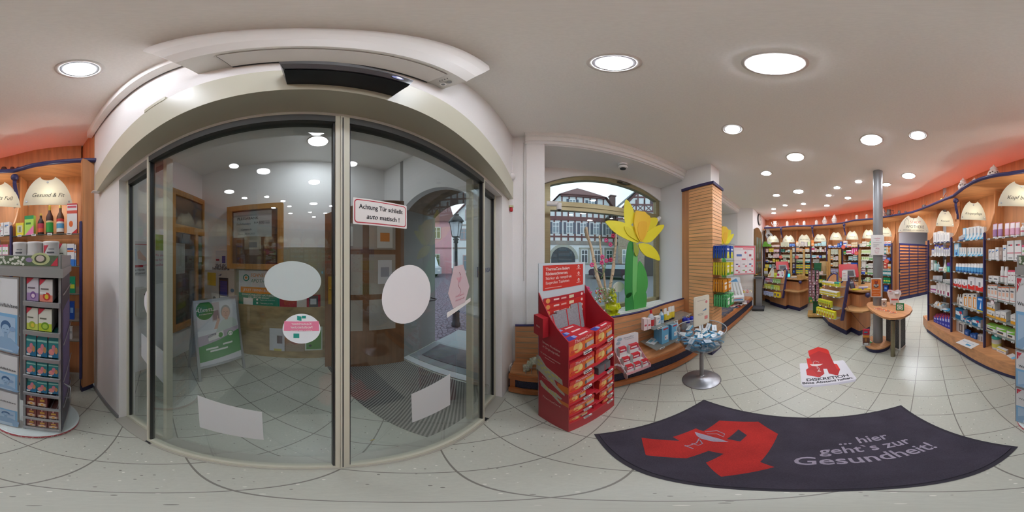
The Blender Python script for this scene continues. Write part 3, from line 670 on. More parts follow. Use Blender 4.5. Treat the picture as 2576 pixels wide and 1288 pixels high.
# ================================================================ PRODUCTS
PK={}
def pack(name,base,patches=(),shape='box',top=None,look='',nm='box',cat='box',side=None,r=.5):
    PK[name]=dict(base=base,patches=patches,shape=shape,top=top,look=look,nm=nm,cat=cat,side=side)
def K(c):return M(c,M_ROUGH)
M_ROUGH=.45
def packmesh(name):
    k=PK[name]
    if 'me' in k:return k['me']
    m=MB();b=K(k['base']);sh=k['shape']
    if sh == 'box':
        tp=K(k['top']) if k['top'] else b;sd=K(k['side']) if k['side'] else b
        vs=[(-.5,0,0),(.5,0,0),(.5,1,0),(-.5,1,0),(-.5,0,1),(.5,0,1),(.5,1,1),(-.5,1,1)]
        m.add(vs,[(0,1,5,4),(2,3,7,6),(0,3,2,1)],b);m.add(vs,[(1,2,6,5),(3,0,4,7)],sd);m.add(vs,[(4,5,6,7)],tp)
        j=0
        for (x0,x1,z0,z1,c) in k['patches']:
            j += 1;e=.003*j
            if c[0] == 'o':m.plate([((x0+x1)/2+(x1-x0)/2*cos(2*pi*i/16),(z0+z1)/2+(z1-z0)/2*sin(2*pi*i/16)) for i in range(16)],-e,0,K(c[1:]))
            elif c[0] == '/':m.plate([(x0,z0),(x1,z0),(x1,z1)],-e,0,K(c[1:]))
            elif c[0] == '\\':m.plate([(x0,z1),(x1,z1),(x0,z0)],-e,0,K(c[1:]))
            else:m.box((x0,-e,z0),(x1,0,z1),K(c))
    elif sh == 'tube':      # cream tube standing on its cap
        seg=16;pr=[(.40,.40,0),(.42,.42,.13),(.36,.36,.14),(.48,.48,.17),(.5,.36,.6),(.5,.05,.97),(.5,.03,1)]
        cols=k['patches'] or [(0,1,0,1,k['base'])]
        vs=[]
        for rx,ry,z in pr:
            for i in range(seg):a=2*pi*i/seg;vs.append((rx*cos(a),.5+ry*sin(a),z))
        for j in range(len(pr)-1):
            zz=(pr[j][2]+pr[j+1][2])/2;c=k['base']
            for (_,_,z0,z1,cc) in k['patches']:
                if z0 <= zz <= z1:c=cc
            k0=len(m.v);m.v += vs[j*seg:(j+2)*seg];mi=m.mi(K(c))
            for i in range(seg):m.f.append([k0+i,k0+(i+1) % seg,k0+seg+(i+1) % seg,k0+seg+i]);m.m.append(mi);m.sm.append(True)
        m.add(vs[-seg:],[tuple(range(seg))],b)
        j=0
        for (x0,x1,z0,z1,c) in k['patches']:
            if c[0] == 'p':m.add([(x0,.5-.50+.02+.2*z0-.012,z0),(x1,.02+.2*z0-.012,z0),(x1,.02+.36*z1-.012,z1),(x0,.02+.36*z1-.012,z1)],[(0,1,2,3)],K(c[1:]))
    else:                   # lathe shapes
        P_={'bottle':[(.001,0),(.48,0),(.5,.02),(.5,.55),(.46,.62),(.25,.74),(.19,.78),(.19,.97),(.16,1),(.001,1)],
              'pump':[(.001,0),(.48,0),(.5,.02),(.5,.62),(.4,.70),(.16,.74),(.16,.84),(.10,.85),(.10,.92),(.30,.93),(.30,.98),(.001,1)],
              'can':[(.001,0),(.49,0),(.5,.02),(.5,.86),(.52,.87),(.52,.97),(.5,.99),(.001,1)],
              'jar':[(.001,0),(.44,0),(.46,.05),(.46,.6),(.44,.62),(.5,.63),(.5,.95),(.46,1),(.001,1)],
              'cone':[(.001,0),(.48,0),(.5,.03),(.42,.3),(.2,.55),(.12,.8),(.14,.84),(.14,1),(.001,1)],
              'spray':[(.001,0),(.48,0),(.5,.02),(.5,.68),(.42,.74),(.36,.76),(.36,.97),(.3,1),(.001,1)]}[sh]
        mats=[]
        Z=[]
        for j in range(len(P_)-1):
            Z.append(P_[j])
            a,b2_=P_[j],P_[j+1]
            cuts=sorted(set([z for (_,_,z0,z1,c) in k['patches'] for z in (z0,z1) if a[1] < z < b2_[1]]))
            for z in cuts:f=(z-a[1])/(b2_[1]-a[1]);Z.append((a[0]+(b2_[0]-a[0])*f,z))
        Z.append(P_[-1])
        for j in range(len(Z)-1):
            zz=(Z[j][1]+Z[j+1][1])/2;c=k['base']
            for (_,_,z0,z1,cc) in k['patches']:
                if z0 <= zz <= z1:c=cc
            mats.append(K(c))
        m.lathe(Z,b,16,(0,.5,0),mats)
    k['me']=m.mesh(PK[name]['nm']);return k['me']
Wc='#e6e4e1'
pack('white',Wc,((-.35,.35,.55,.75,'#b9b7b5'),(-.35,.1,.35,.42,'#9c9a98')),look='white box')
pack('navybase',Wc,((-.5,.5,0,.10,'#22265f'),(-.3,.3,0,.14,'\\#22265f'),(-.1,.05,.3,.8,'#a7a7ad')),look='tall white box, navy base')
pack('bluecap',Wc,((-.5,.5,.86,1,'#2b35b8'),(-.3,.3,.5,.6,'#b6b9c9')),shape='spray',look='slim white bottle, blue cap',nm='lotion_bottle',cat='bottle')
pack('bluecapbox',Wc,((-.5,.5,.84,1,'#2b35b8'),(-.25,.25,.3,.6,'#b6b9c9')),top='#2b35b8',look='slim white box, blue top')
pack('tealpump','#c9dcd6',((0,1,.7,1,'#3aa58b'),),shape='pump',look='pale bottle, green pump',nm='pump_bottle',cat='bottle')
pack('tealbottle','#9cc5c9',((0,1,.7,1,'#cfd8d8'),),shape='bottle',look='teal bottle',nm='bottle',cat='bottle')
pack('redjar',Wc,((0,1,.2,.4,'#b5283a'),),shape='jar',look='white jar, red band',nm='cream_jar',cat='jar')
pack('whitejar',Wc,((0,1,.15,.45,'#bfc0bd'),),shape='jar',look='small white jar',nm='cream_jar',cat='jar')
pack('cone','#dcdcd6',(),shape='cone',look='white cone-shaped bottle',nm='bottle',cat='bottle')
pack('lime','#c3d3a4',((-.3,.3,.4,.6,'#e4e8da'),),look='small pale green box')
pack('purpleteal','#34b0a0',((-.5,.5,.6,1,'#6a3d9a'),(-.2,.2,.1,.5,'#8fe0d2')),top='#6a3d9a',look='teal and purple box')
pack('silver','#b9bbbd',((0,1,0,.15,'#8b8d90'),),shape='tube',look='slim silver tube',nm='tube',cat='tube')
pack('pinklet',Wc,((-.5,.5,.3,.5,'#a33b88'),(-.5,.5,0,.1,'#d9a0c4')),look='small white box, purple stripe')
pack('maroon',Wc,((-.1,.3,.05,.35,'#8a1848'),(-.3,-.1,.4,.9,'#b9b4b4')),look='tall white box, maroon square')
pack('bluepack','#2f3fb5',((-.3,.3,.55,.8,'#c7cdf0'),(-.2,.2,.8,1,'#d04a58'),(-.3,.3,.15,.3,'#8f9be0')),top='#c9505c',look='small blue pack')
pack('skyfade',Wc,((-.5,.5,0,.25,'/#4fb4df'),(-.4,.1,.0,.5,'\\#9fd4ea'),(-.3,-.15,.35,.9,'#60646a')),look='white box fading to sky blue')
pack('blister','#8cc4e2',((-.35,.35,.5,.9,'#dfe9ee'),(-.2,.2,.06,.3,'o#1f5fae')),look='light blue card pack')
pack('bluetube',Wc,((0,1,0,.55,'#5fa6d6'),(0,1,0,.15,'#3f78b8')),shape='tube',look='white and blue tube',nm='tube',cat='tube')
pack('redbase','#e9e8ea',((-.5,.5,0,.38,'#d8322c'),(-.2,.2,.28,.78,'#f1f1f1'),(-.12,.1,.35,.7,'#8c8c92')),look='white and red device box')
pack('clearbottle','#c8c4bd',((0,1,.1,.5,'#b3a99f'),),shape='bottle',look='grey bottle',nm='bottle',cat='bottle')
pack('whitesm',Wc,((-.3,.3,.3,.6,'#77777a'),),look='small white box')
pack('orangedev','#e2ded6',((-.32,.32,.08,.8,'#e8952a'),(-.1,.2,.15,.7,'#efe9df'),(-.2,.2,.85,.95,'#5a5a60')),look='white box, orange window')
pack('bluetherm','#1c74c4',((-.35,.35,.82,.95,'#cfe2f4'),(-.1,.2,.2,.8,'/#e7eef6'),(-.5,.5,0,.08,'#d9c82a')),look='tall blue box, white pen')
pack('tealbox','#136b96',((-.45,.1,.4,.75,'#dfe6ea'),(.0,.35,.55,.85,'o#d23c4c'),(.2,.5,.05,.6,'#cfd8dd')),side='#dfe2e4',look='teal box, red dot')
pack('devbox','#e3e2e2',((-.28,.28,.12,.82,'#6e6a6c'),(-.14,.12,.2,.72,'#c9c6c4')),look='tall white device box')
pack('bluephone','#2c62b0',((-.25,.25,.3,.7,'#7fa4d8'),),look='blue pouch pack')
pack('foil','#c9c9cb',((-.3,.3,.1,.8,'#8e8c90'),),look='silver pack')
pack('lilactube','#d9c8d8',((0,1,0,.14,'#e6e2e4'),(0,1,.14,.45,'#a77aa8'),(0,1,.93,1,'#c85f7e')),shape='tube',look='lilac cream tube',nm='cream_tube',cat='tube')
pack('pinktube','#eadbe0',((0,1,0,.14,'#e9e6e6'),(0,1,.14,.4,'#e0a9c2'),(0,1,.93,1,'#e06c8c')),shape='tube',look='pale pink cream tube',nm='cream_tube',cat='tube')
pack('whitepump',Wc,((0,1,.3,.42,'#d77b8f'),),shape='pump',look='white pump bottle',nm='pump_bottle',cat='bottle')
pack('sebwhite',Wc,((-.3,.3,.72,.80,'#3f78b8'),(-.35,.0,.62,.70,'#77777a'),(-.25,.25,.2,.26,'#b9b7b5')),look='white box, blue stripe')
pack('brownbox','#a9958a',((-.3,.3,.4,.7,'#c7b8ae'),),look='brownish box')
pack('sebred',Wc,((-.5,.5,.34,.38,'#c5283c'),(-.3,.0,.72,.80,'#55555a'),(0,.3,.72,.80,'#d84b5c'),(-.3,.3,.08,.12,'#77777a')),top='#d8455c',look='tall white box, red line')
pack('pinkgreen',Wc,((-.5,.5,.85,1,'#dc5d80'),(-.3,.3,.55,.63,'#6fb04a'),(-.5,.5,.3,.36,'#dc5d80')),top='#dc5d80',look='white box, pink and green bands')
pack('pinktop',Wc,((-.5,.5,.88,1,'#e0476c'),(-.35,.35,.6,.66,'#8a5a60'),(-.2,.2,.2,.28,'#c9a9ae')),top='#e0476c',look='white box, pink top')
pack('foam',Wc,((0,1,.35,.4,'#c94b5a'),),shape='spray',look='white foam bottle',nm='foam_bottle',cat='bottle')
pack('orangedot',Wc,((-.5,.5,.93,1,'#e07a48'),(-.35,.35,.66,.76,'#6c6c70'),(-.3,.3,.32,.6,'#e6b9a0'),(-.5,.5,.10,.13,'#d86c52')),look='white box, orange specks')
pack('yellowband',Wc,((-.5,.5,0,.34,'#e8a72e'),(-.35,.1,.6,.68,'#8d8d90'),(.15,.3,.3,.8,'/#3a3a3c')),look='white box, yellow band')
pack('greenpro',Wc,((-.5,.5,.62,1,'/#7ec83c'),(-.4,.2,.2,.45,'#3c3c40'),(-.4,.2,.12,.18,'#e0a23a')),top='#9bcf5c',look='white box, green swoosh')
pack('tealcan','#d8d9d4',((0,1,.86,1,'#3fae9f'),(0,1,.0,.08,'#c9c9c4'),(0,1,.2,.5,'#d7d468')),shape='can',look='round white tin, teal lid',nm='tin',cat='tin')
pack('ylwtop',Wc,((-.5,.5,.75,1,'#e6cf3c'),(-.3,.3,.3,.5,'#a9a9ac')),look='small white box, yellow edge')
pack('yellowimg','#f0dc3c',((-.3,.35,.25,.8,'#d9d6b8'),(-.1,.15,.3,.7,'#8f8a60')),look='yellow box with picture')
pack('greenpink','#b8de5c',((-.5,.5,.82,1,'#1f9a52'),(-.5,.5,0,.5,'/#ee7fb0'),(-.35,.2,.55,.65,'#3e7a2f')),side='#8fc04a',look='tall green and pink box')
pack('smallbottle','#2a1712',((0,1,.12,.52,'#c43a54'),(0,1,.12,.3,'#e05a3c'),(0,1,.9,1,'#c9a74a')),shape='bottle',look='small dark bottle, pink label',nm='juice_bottle',cat='bottle')
pack('greenlabel','#4a1f18',((0,1,.08,.46,'#2f9a3c'),(0,1,.40,.46,'#d9c48a'),(0,1,.82,1,'#c9a83c')),shape='bottle',look='brown bottle, green label',nm='tonic_bottle',cat='bottle')
pack('whitelabel','#5c3412',((0,1,.08,.52,'#e6e0d4'),(0,1,.42,.52,'#cf3c34'),(0,1,.2,.36,'#5aa0c8'),(0,1,.90,1,'#d6b84a')),shape='bottle',look='brown bottle, white label',nm='tonic_bottle',cat='bottle')
pack('redwhite','#e9e4e0',((-.5,.5,.95,1,'#cc2f3a'),(-.45,.45,.85,.92,'#d0475a'),(-.5,.5,.66,.76,'#d9553f'),(-.3,.1,.22,.42,'o#e06a2c'),(-.1,.5,0,.16,'/#c92a30')),side='#b5453c',look='tall white and red box')
pack('bluewhite',Wc,((-.5,.5,0,.3,'#3a7ac8'),(-.4,.4,.72,.8,'#2c4a90'),(-.45,.45,.62,.7,'#e0703c'),(-.15,.15,.3,.5,'o#8a93a8')),side='#2c5fae',look='white and blue box')
# far shelf goods
for nm_,base,top,look,pats in (
    ('f_wh','#e4e2dc',None,'white box',((-.4,.4,.5,.7,'#b0b2b0'),)),('f_wg','#e2e6dc',None,'white and green box',((-.5,.5,.1,.35,'#67ad62'),(-.4,.2,.6,.75,'#9aa49a'))),
    ('f_wp','#e6d2d6',None,'pale pink box',((-.4,.4,.4,.6,'#c88f9c'),)),('f_yl','#dcc93e',None,'yellow box',((-.4,.4,.4,.62,'#efe6a0'),)),
    ('f_pk','#e3dde0',None,'white and magenta box',((-.5,.5,.35,.7,'#c23a72'),)),('f_bl','#2c5cc0',None,'blue box',((-.3,.3,.4,.7,'#8fc0ee'),)),
    ('f_te','#dfe6e4',None,'white and teal box',((-.5,.5,0,.35,'#218a90'),)),('f_or','#e6e0d6',None,'white and orange box',((-.5,.5,.0,.45,'#eb8a2c'),)),
    ('f_ot','#e6e1da','#e88c30','tall white box, orange top',((-.5,.5,.75,1,'#e88c30'),(-.2,.2,.1,.6,'#b9a9a4'))),('f_pt','#e6e1e2','#3c3f90','tall white box, violet top',((-.5,.5,.74,1,'#4a4796'),(-.2,.2,.1,.6,'#b9b4c4'))),
    ('f_lb','#a9d8e6',None,'light blue box',((-.5,.5,0,.3,'#e3eef0'),(-.3,.4,.45,.65,'#4ab0d0'))),('f_dg','#1c5c50',None,'dark green box',((-.3,.3,.3,.6,'#58b0a4'),)),
    ('f_mg','#d8418a',None,'magenta box',((-.2,.2,.2,.8,'#efc3d8'),)),('f_lm','#dfe6cf',None,'white and lime box',((-.5,.5,.3,.8,'#a5d25c'),(-.2,.2,.3,.8,'#eef2e4'))),
    ('f_cg','#d6d8c8',None,'pale grey-green box',((-.5,.5,.45,.5,'#a9ae9c'),(-.2,.3,.6,.85,'#b4baa8'))),('f_yb','#eddc3f','#35a0c0','yellow and blue box',((-.5,.5,.72,1,'#35a0c0'),(-.4,.0,.2,.5,'#d8b62c'))),
    ('f_gr','#1f9468',None,'green box',((-.4,.4,.3,.55,'#d8e04a'),)),('f_rd','#cf4a48',None,'red and cream box',((-.4,.2,.3,.8,'#e9d6b8'),)),
    ('f_wb','#e3e5ea',None,'white and blue box',((-.5,.5,0,.4,'#3a5cb8'),(-.4,.4,.55,.7,'#d0555c'))),('f_wr','#e8e0de',None,'white and red box',((-.5,.5,.0,.3,'#d0343c'),(-.2,.3,.5,.8,'#b9b4b4'))),
    ('f_vi','#d8d4e4',None,'white and violet box',((-.5,.5,.3,.6,'#6c5fa8'),)),('f_gy','#b4b2ac',None,'grey box',((-.4,.4,.3,.6,'#8a8884'),)),('f_og','#e8872c',None,'orange box',((-.3,.3,.2,.5,'#f0dcc0'),)),
    ('f_cr','#e6dcc6',None,'cream box',((-.5,.5,.1,.3,'#e0a04c'),))):
    pack(nm_,base,pats,top=top,look=look,nm='medicine_box')
def place(kind,x,y,z,w_,h,d,rz,label,group=None):
    k=PK[kind];o=bpy.data.objects.new(k['nm'],packmesh(kind));C.objects.link(o)
    o.location=(x,y,z);o.rotation_euler=(0,0,rz);o.scale=(w_,d,h)
    return tag(o,label,k['cat'],group)
def row(A,B,z,items,where,group,setb=.03,depth=.09,tilt=0,minh=.03):
    """items: (px0, px1, top py, kind[, n[, rows high]]) read as bearings onto the shelf's front line"""
    A=Vector(A[:2]);B=Vector(B[:2]);u=(B-A).normalized();nv=Vector((-u.y,u.x))
    rz=atan2(u.y,u.x);A2=A+nv*setb;B2=B+nv*setb;cnt=0
    flat_=[]
    for it in items:
        px0,px1,pt,kind=it[:4];n=it[4] if len(it) > 4 else 1;hi=it[5] if len(it) > 5 else 1
        for j in range(n):flat_.append((px0+(px1-px0)*j/n,px0+(px1-px0)*(j+1)/n,pt,kind,hi))
    for (a,b,pt,kind,hi) in flat_:
        pa=hit(a,A2,B2);pb_=hit(b,A2,B2);c=(pa+pb_)/2;w_=(pb_-pa).length*.95
        dist=c.length;h=zat(pt,dist)-z;h=max(h,minh);dd=depth
        if PK[kind]['shape'] != 'box':dd=w_*(.75 if PK[kind]['shape'] == 'tube' else 1)
        for q in range(hi):
            wd=ordw[cnt] if cnt < len(ordw) else 'last'
            lab='%s, %s from left%s, %s' % (PK[kind]['look'],wd,(', upper' if q else ', lower') if hi > 1 else '',where)
            place(kind,c.x,c.y,z+q*h/hi+.0005,w_,h/hi*.97 if hi > 1 else h,dd,rz,lab,group)
        cnt += 1
def X5(x):return 2320+x/4.77
def Y5(y):return 430+y/4.77
def X6(x):return 2320+x/4.293
def Y6(y):return 680+y/4.293
def X8(x):return 2450+x/5.366
def Y8(y):return 560+y/5.366
B1=(Q[0],Q[1]);B2_=(Q[1],Q[2]);B3=(Q[2],Q[3]);B4=(Q[3],Q[4])
def nrow(b,si,items,**kw):
    nm=['Kosmetik sign','Körperpflege sign','Kopf bis Fuß sign','Gesund & Fit sign'][b]
    sh=['top','second','third','fourth','fifth','sixth','plinth'][si]
    z=NZ[b][si] if si < 6 and si < len(NZ[b]) else .272
    row(Q[b],Q[b+1],z,items,'%s shelf, %s' % (sh,nm) if sh != 'plinth' else 'plinth, %s' % nm,'goods on the %s shelf under the %s' % (sh,nm) if sh != 'plinth' else 'goods on the plinth under the %s' % nm,**kw)
f5=lambda L:[(X5(a),X5(b),Y5(c))+tuple(r) for a,b,c,*r in L]
f6=lambda L:[(X6(a),X6(b),Y6(c))+tuple(r) for a,b,c,*r in L]
f8=lambda L:[(X8(a),X8(b),Y8(c))+tuple(r) for a,b,c,*r in L]
nrow(0,0,f5([(132,172,738,'navybase'),(178,218,726,'navybase'),(220,250,742,'navybase'),(252,286,737,'navybase'),(288,328,745,'navybase')]))
nrow(0,1,f5([(112,126,935,'bluecapbox'),(128,142,935,'bluecapbox'),(147,167,885,'bluecapbox'),(175,195,885,'bluecapbox'),(200,222,905,'bluecapbox'),(228,250,888,'bluecapbox'),(256,272,925,'bluecapbox'),(280,294,925,'bluecapbox'),(303,317,925,'bluecapbox'),(324,348,900,'bluecapbox')]),depth=.05)
nrow(0,2,f5([(102,128,1070,'white'),(131,161,1078,'tealpump'),(163,190,1092,'tealbottle'),(184,222,1155,'redjar'),(228,275,1065,'cone'),(264,294,1162,'lime'),(298,326,1102,'purpleteal'),(328,350,1102,'purpleteal')]),depth=.06)
nrow(0,3,f6([(110,212,57,'silver',7),(216,310,98,'whitejar',4)]),depth=.04)
nrow(0,4,f6([(88,148,165,'pinklet',3),(152,246,140,'maroon',3),(249,300,155,'maroon',1)]),depth=.08)
nrow(0,6,f6([(122,300,500,'bluepack',6)]),depth=.05,setb=.05,minh=.06)
for r_ in range(1,4):
    A_,B_=Q[0],Q[1];row(A_,B_,.272,f6([(132+8*r_,296,490-8*r_,'bluepack',6)]),'row %s behind, plinth, Kosmetik sign' % ['one','two','three'][r_-1],'goods on the plinth under the Kosmetik sign',setb=.05+.062*r_,depth=.05,minh=.075)
nrow(1,0,f5([(486,524,685,'blister'),(526,558,683,'skyfade'),(560,597,675,'skyfade'),(600,641,668,'skyfade'),(644,685,662,'skyfade'),(688,742,672,'skyfade')]),depth=.05)
nrow(1,1,f5([(381,443,868,'blister'),(418,526,918,'skyfade',4),(543,724,918,'skyfade',5),(727,752,920,'white')]),depth=.05)
nrow(1,2,f5([(388,755,1112,'bluetube',10)]))
nrow(1,3,f6([(335,384,95,'redbase'),(386,424,98,'redbase'),(426,486,105,'redbase'),(490,569,75,'redbase'),(571,672,88,'redbase')]),depth=.07)
nrow(1,4,f6([(365,437,262,'clearbottle',3),(400,438,312,'whitesm'),(441,590,258,'orangedev',3),(592,655,297,'bluetherm')]),depth=.07)
nrow(1,5,f6([(356,445,418,'tealbox'),(424,472,505,'tealbox'),(476,530,530,'tealbox'),(535,632,525,'tealbox')]),depth=.09)
nrow(1,6,f6([(333,377,532,'devbox'),(379,452,558,'devbox'),(455,500,652,'bluephone'),(516,582,690,'bluephone',2),(598,655,700,'foil',2)]),depth=.06,setb=.10)
nrow(2,0,f8([(236,296,12,'lilactube'),(306,368,8,'lilactube'),(400,462,0,'pinktube'),(471,536,-6,'pinktube'),(545,606,-10,'pinktube'),(612,676,-2,'whitepump')])+[(2578,2584,560,'white'),(2585,2600,559,'sebwhite')],depth=.07)
nrow(2,1,f8([(195,236,360,'sebwhite'),(238,281,358,'sebwhite'),(288,335,333,'sebwhite'),(338,380,335,'brownbox'),(388,438,302,'sebwhite'),(446,538,245,'sebred'),(546,640,238,'sebred'),(646,700,300,'pinkgreen')])+[(2582,2596,615,'pinkgreen',2)],depth=.07)
nrow(2,2,f8([(195,252,720,'whitesm'),(254,334,727,'whitesm'),(342,392,592,'foam'),(397,450,597,'foam'),(457,582,645,'pinktop',3),(585,670,655,'pinktop',2)]),depth=.06)
nrow(2,3,f8([(183,315,840,'orangedot',3),(322,476,870,'orangedot',3),(483,670,870,'orangedot',3)]),depth=.06)
nrow(2,4,f6([(695,785,352,'yellowband',1,2),(790,905,450,'yellowband',2),(952,1040,492,'yellowband')])+[(2563,2575,800,'yellowband')],depth=.10)
nrow(2,5,f6([(685,797,600,'greenpro'),(799,910,628,'greenpro'),(912,1000,665,'greenpro'),(1003,1060,682,'greenpro')]),depth=.10)
nrow(2,6,f6([(724,808,728,'tealcan'),(800,905,852,'ylwtop')]),depth=.05,setb=.04)
g1=lambda L:[(a/4.29,b/4.29,380+c/4.29)+tuple(r) for a,b,c,*r in L]
nrow(3,0,g1([(168,256,776,'yellowimg'),(262,365,697,'greenpink'),(393,465,668,'smallbottle'),(482,567,578,'greenlabel'),(597,687,578,'whitelabel'),(720,834,566,'redwhite')]),depth=.06)
nrow(3,1,g1([(672,709,998,'greenpink'),(713,802,1000,'bluewhite'),(804,820,1010,'bluewhite')]),depth=.06)
nrow(3,2,[(175,189,697,'f_gr')],depth=.05);nrow(3,3,[(174,187,761,'f_bl')],depth=.05);nrow(3,4,[(172,182,824,'f_wh')],depth=.04)
# far rows: bearing ranges, height in metres
def frow(b,si,items):
    zs=FZ1 if b < 4 else FZ2;z=zs[si];A_,B_=FQ[b],FQ[b+1]
    u=(B_-A_).normalized();nv=Vector((-u.y,u.x));rz=atan2(u.y,u.x);A2=A_+nv*.03;Bb=B_+nv*.03;cnt=0
    for it in items:
        kind,p0,p1,h=it[:4];n=it[4] if len(it) > 4 else 1;hi=it[5] if len(it) > 5 else 1
        for j in range(n):
            a,b_=p0+(p1-p0)*j/n,p0+(p1-p0)*(j+1)/n;pa,pb_=hit(a,A2,Bb),hit(b_,A2,Bb);c=(pa+pb_)/2;w_=(pb_-pa).length*.93
            for q in range(hi):
                place('f_'+kind,c.x,c.y,z+q*h/hi+.0005,w_,h/hi*.96,.08,rz,
                  '%s, %s from left%s, %s shelf, %s far sign' % (PK['f_'+kind]['look'],ordw[cnt],(', upper' if q else ', lower') if hi > 1 else '',['top','second','third','fourth','fifth','sixth','seventh'][si],FNAME[b]),
                  'medicines on the %s shelf under the %s far sign' % (['top','second','third','fourth','fifth','sixth','seventh'][si],FNAME[b]))
            cnt += 1
frow(0,0,[('wp',1936,1961,.075,4)]);frow(0,1,[('wp',1926,1933,.13,1,2),('yl',1934,1946,.14,2,2),('pk',1946,1960.5,.11,2,2)])
frow(0,2,[('wh',1932,1939,.15),('wh',1939.5,1944,.08),('wp',1945,1960.5,.15,2,2)]);frow(0,3,[('wb',1926,1932,.1),('wg',1932,1935,.08),('wp',1936,1943,.05),('yl',1943.5,1950,.13,1,2),('yl',1951,1960.5,.1,2,2)])
frow(0,4,[('yl',1924,1934,.13),('lb',1934.5,1941,.12),('gy',1942,1949,.14),('wh',1950,1960,.08,2)])
frow(1,0,[('cg',1964,1985,.16,6,2),('bl',1985.5,1999.5,.11,3)]);frow(1,1,[('dg',1964,1974,.11,2,2),('wh',1976,1981,.06),('te',1981.5,1987,.09),('wh',1993.5,1999.5,.14,1,2)])
frow(1,2,[('wg',1964.5,1987,.11,5,2),('wg',1993.5,1999.5,.13,2)]);frow(1,3,[('lm',1963.5,1987,.09,4,2),('wh',1970,1978,.15),('cr',1993.5,1999.5,.14,1,2)])
frow(1,4,[('wh',1963.5,1974,.1,3),('vi',1994,1999,.16)]);frow(1,5,[('wg',1963.5,1986,.1,4),('bl',1994,1999.5,.12)])
frow(2,0,[('ot',2003,2009.5,.2,2),('ot',2010.5,2014.5,.22),('pt',2015,2022,.2,2),('pt',2023,2031,.26,2),('lm',2032,2038,.2,2)])
frow(2,1,[('or',2002.5,2011,.16,1,3),('or',2011,2019,.12,1,2),('wh',2019,2024,.1),('ot',2025.5,2036,.15,4)])
frow(2,2,[('wh',2002.5,2019,.13,2,2),('wg',2025.5,2038,.13,2,3)]);frow(2,3,[('wg',2002.5,2019,.12,5),('te',2025.5,2038,.12,4)])
frow(2,4,[('yb',2002.5,2019,.15,3,2),('yb',2025.5,2038,.13,2,2)]);frow(2,5,[('yb',2002.5,2019,.14,3,2),('yb',2025.5,2038,.15,2,2)]);frow(2,6,[('yb',2003,2019,.12,3),('yl',2025.5,2037,.1,2)])
frow(3,0,[('og',2041,2047,.22,2),('lb',2048.5,2056,.09,1,2),('lb',2056.5,2065,.11,1,2),('lb',2065.5,2078,.15,1,3)])
frow(3,1,[('pk',2041.5,2049,.19),('wp',2049.5,2054,.12),('wh',2054.5,2060,.09),('wh',2061,2067,.16,1,2),('wp',2067.5,2073,.08),('wp',2074.5,2077.5,.14)])
frow(3,2,[('lb',2042,2052,.09,4),('wr',2053,2059.5,.09,2),('bl',2060,2066,.08,2),('wg',2068,2077.5,.09,3)]);frow(3,3,[('gy',2045,2060,.12,3)])
frow(4,0,[('wb',2083.5,2090,.1,2),('bl',2090.5,2097,.05,2),('wb',2097.5,2106,.09,3),('bl',2106.5,2112,.14,2),('bl',2112.5,2118,.2)])
frow(4,1,[('cg',2090,2107.5,.17,2,3),('wp',2081,2083,.1)]);frow(4,2,[('or',2089.5,2096,.15,1,2),('wh',2096.5,2101,.09),('wp',2101.5,2108,.13,1,2)])
frow(4,3,[('or',2089.5,2095,.11),('cr',2095.5,2108,.14,2,3)]);frow(4,4,[('vi',2089.5,2108,.12,3,2)]);frow(4,5,[('gr',2089.5,2100,.08,2),('te',2100.5,2108,.12)])
frow(5,0,[('wb',2121.5,2130,.21,1,2),('wr',2131,2141,.09,2),('cr',2141.5,2156.5,.14,3,2)]);frow(5,1,[('gr',2122,2128,.11,2),('pk',2128.5,2141.5,.13,3),('mg',2142,2157,.19,3)])
frow(5,2,[('te',2134,2145,.12,1,2),('te',2145.5,2157,.16,1,3)]);frow(5,3,[('wr',2121.5,2132,.13,3),('wb',2132.5,2140.5,.15,3),('bl',2141,2157,.14,5)]);frow(5,4,[('vi',2148,2158,.14,2)])
frow(6,0,[('wh',2161.5,2168,.1,2),('wh',2168.5,2179,.16,3),('wg',2179.5,2187,.13,2),('gr',2187.5,2195,.16,2)]);frow(6,1,[('lm',2167,2190,.13,7),('lm',2190.5,2196,.12)])
frow(6,2,[('lm',2167,2186,.12,4),('wg',2186.5,2196,.19,2)]);frow(6,3,[('wh',2167,2178,.2,1,3),('wg',2178.5,2184,.11,2),('wh',2184.5,2196,.13,3)])
frow(6,4,[('wb',2167,2176,.17,2),('yl',2176.5,2181.5,.06),('wg',2182,2196,.17,4)]);frow(6,5,[('wg',2167,2178,.09,2),('lm',2178.5,2188,.13,1,2)]);frow(6,6,[('wg',2178,2188,.15,3)])
frow(7,0,[('wb',2224,2232,.13),('wb',2232.5,2241,.13)]);frow(7,1,[('te',2224.5,2229,.19,1,2),('cr',2229.5,2234,.2,1,2),('og',2234.5,2238,.2,1,2),('gy',2238.5,2241,.2)])
frow(7,2,[('vi',2216,2228.5,.17,2,2),('bl',2231,2240,.09)]);frow(7,3,[('gy',2216,2222,.18),('rd',2223,2232,.19,1,2),('or',2233,2241.5,.13)])
frow(7,4,[('te',2215.5,2241,.2,3,2)]);frow(7,5,[('gr',2222,2240,.16,3)]);frow(7,6,[('bl',2223,2233,.17)])
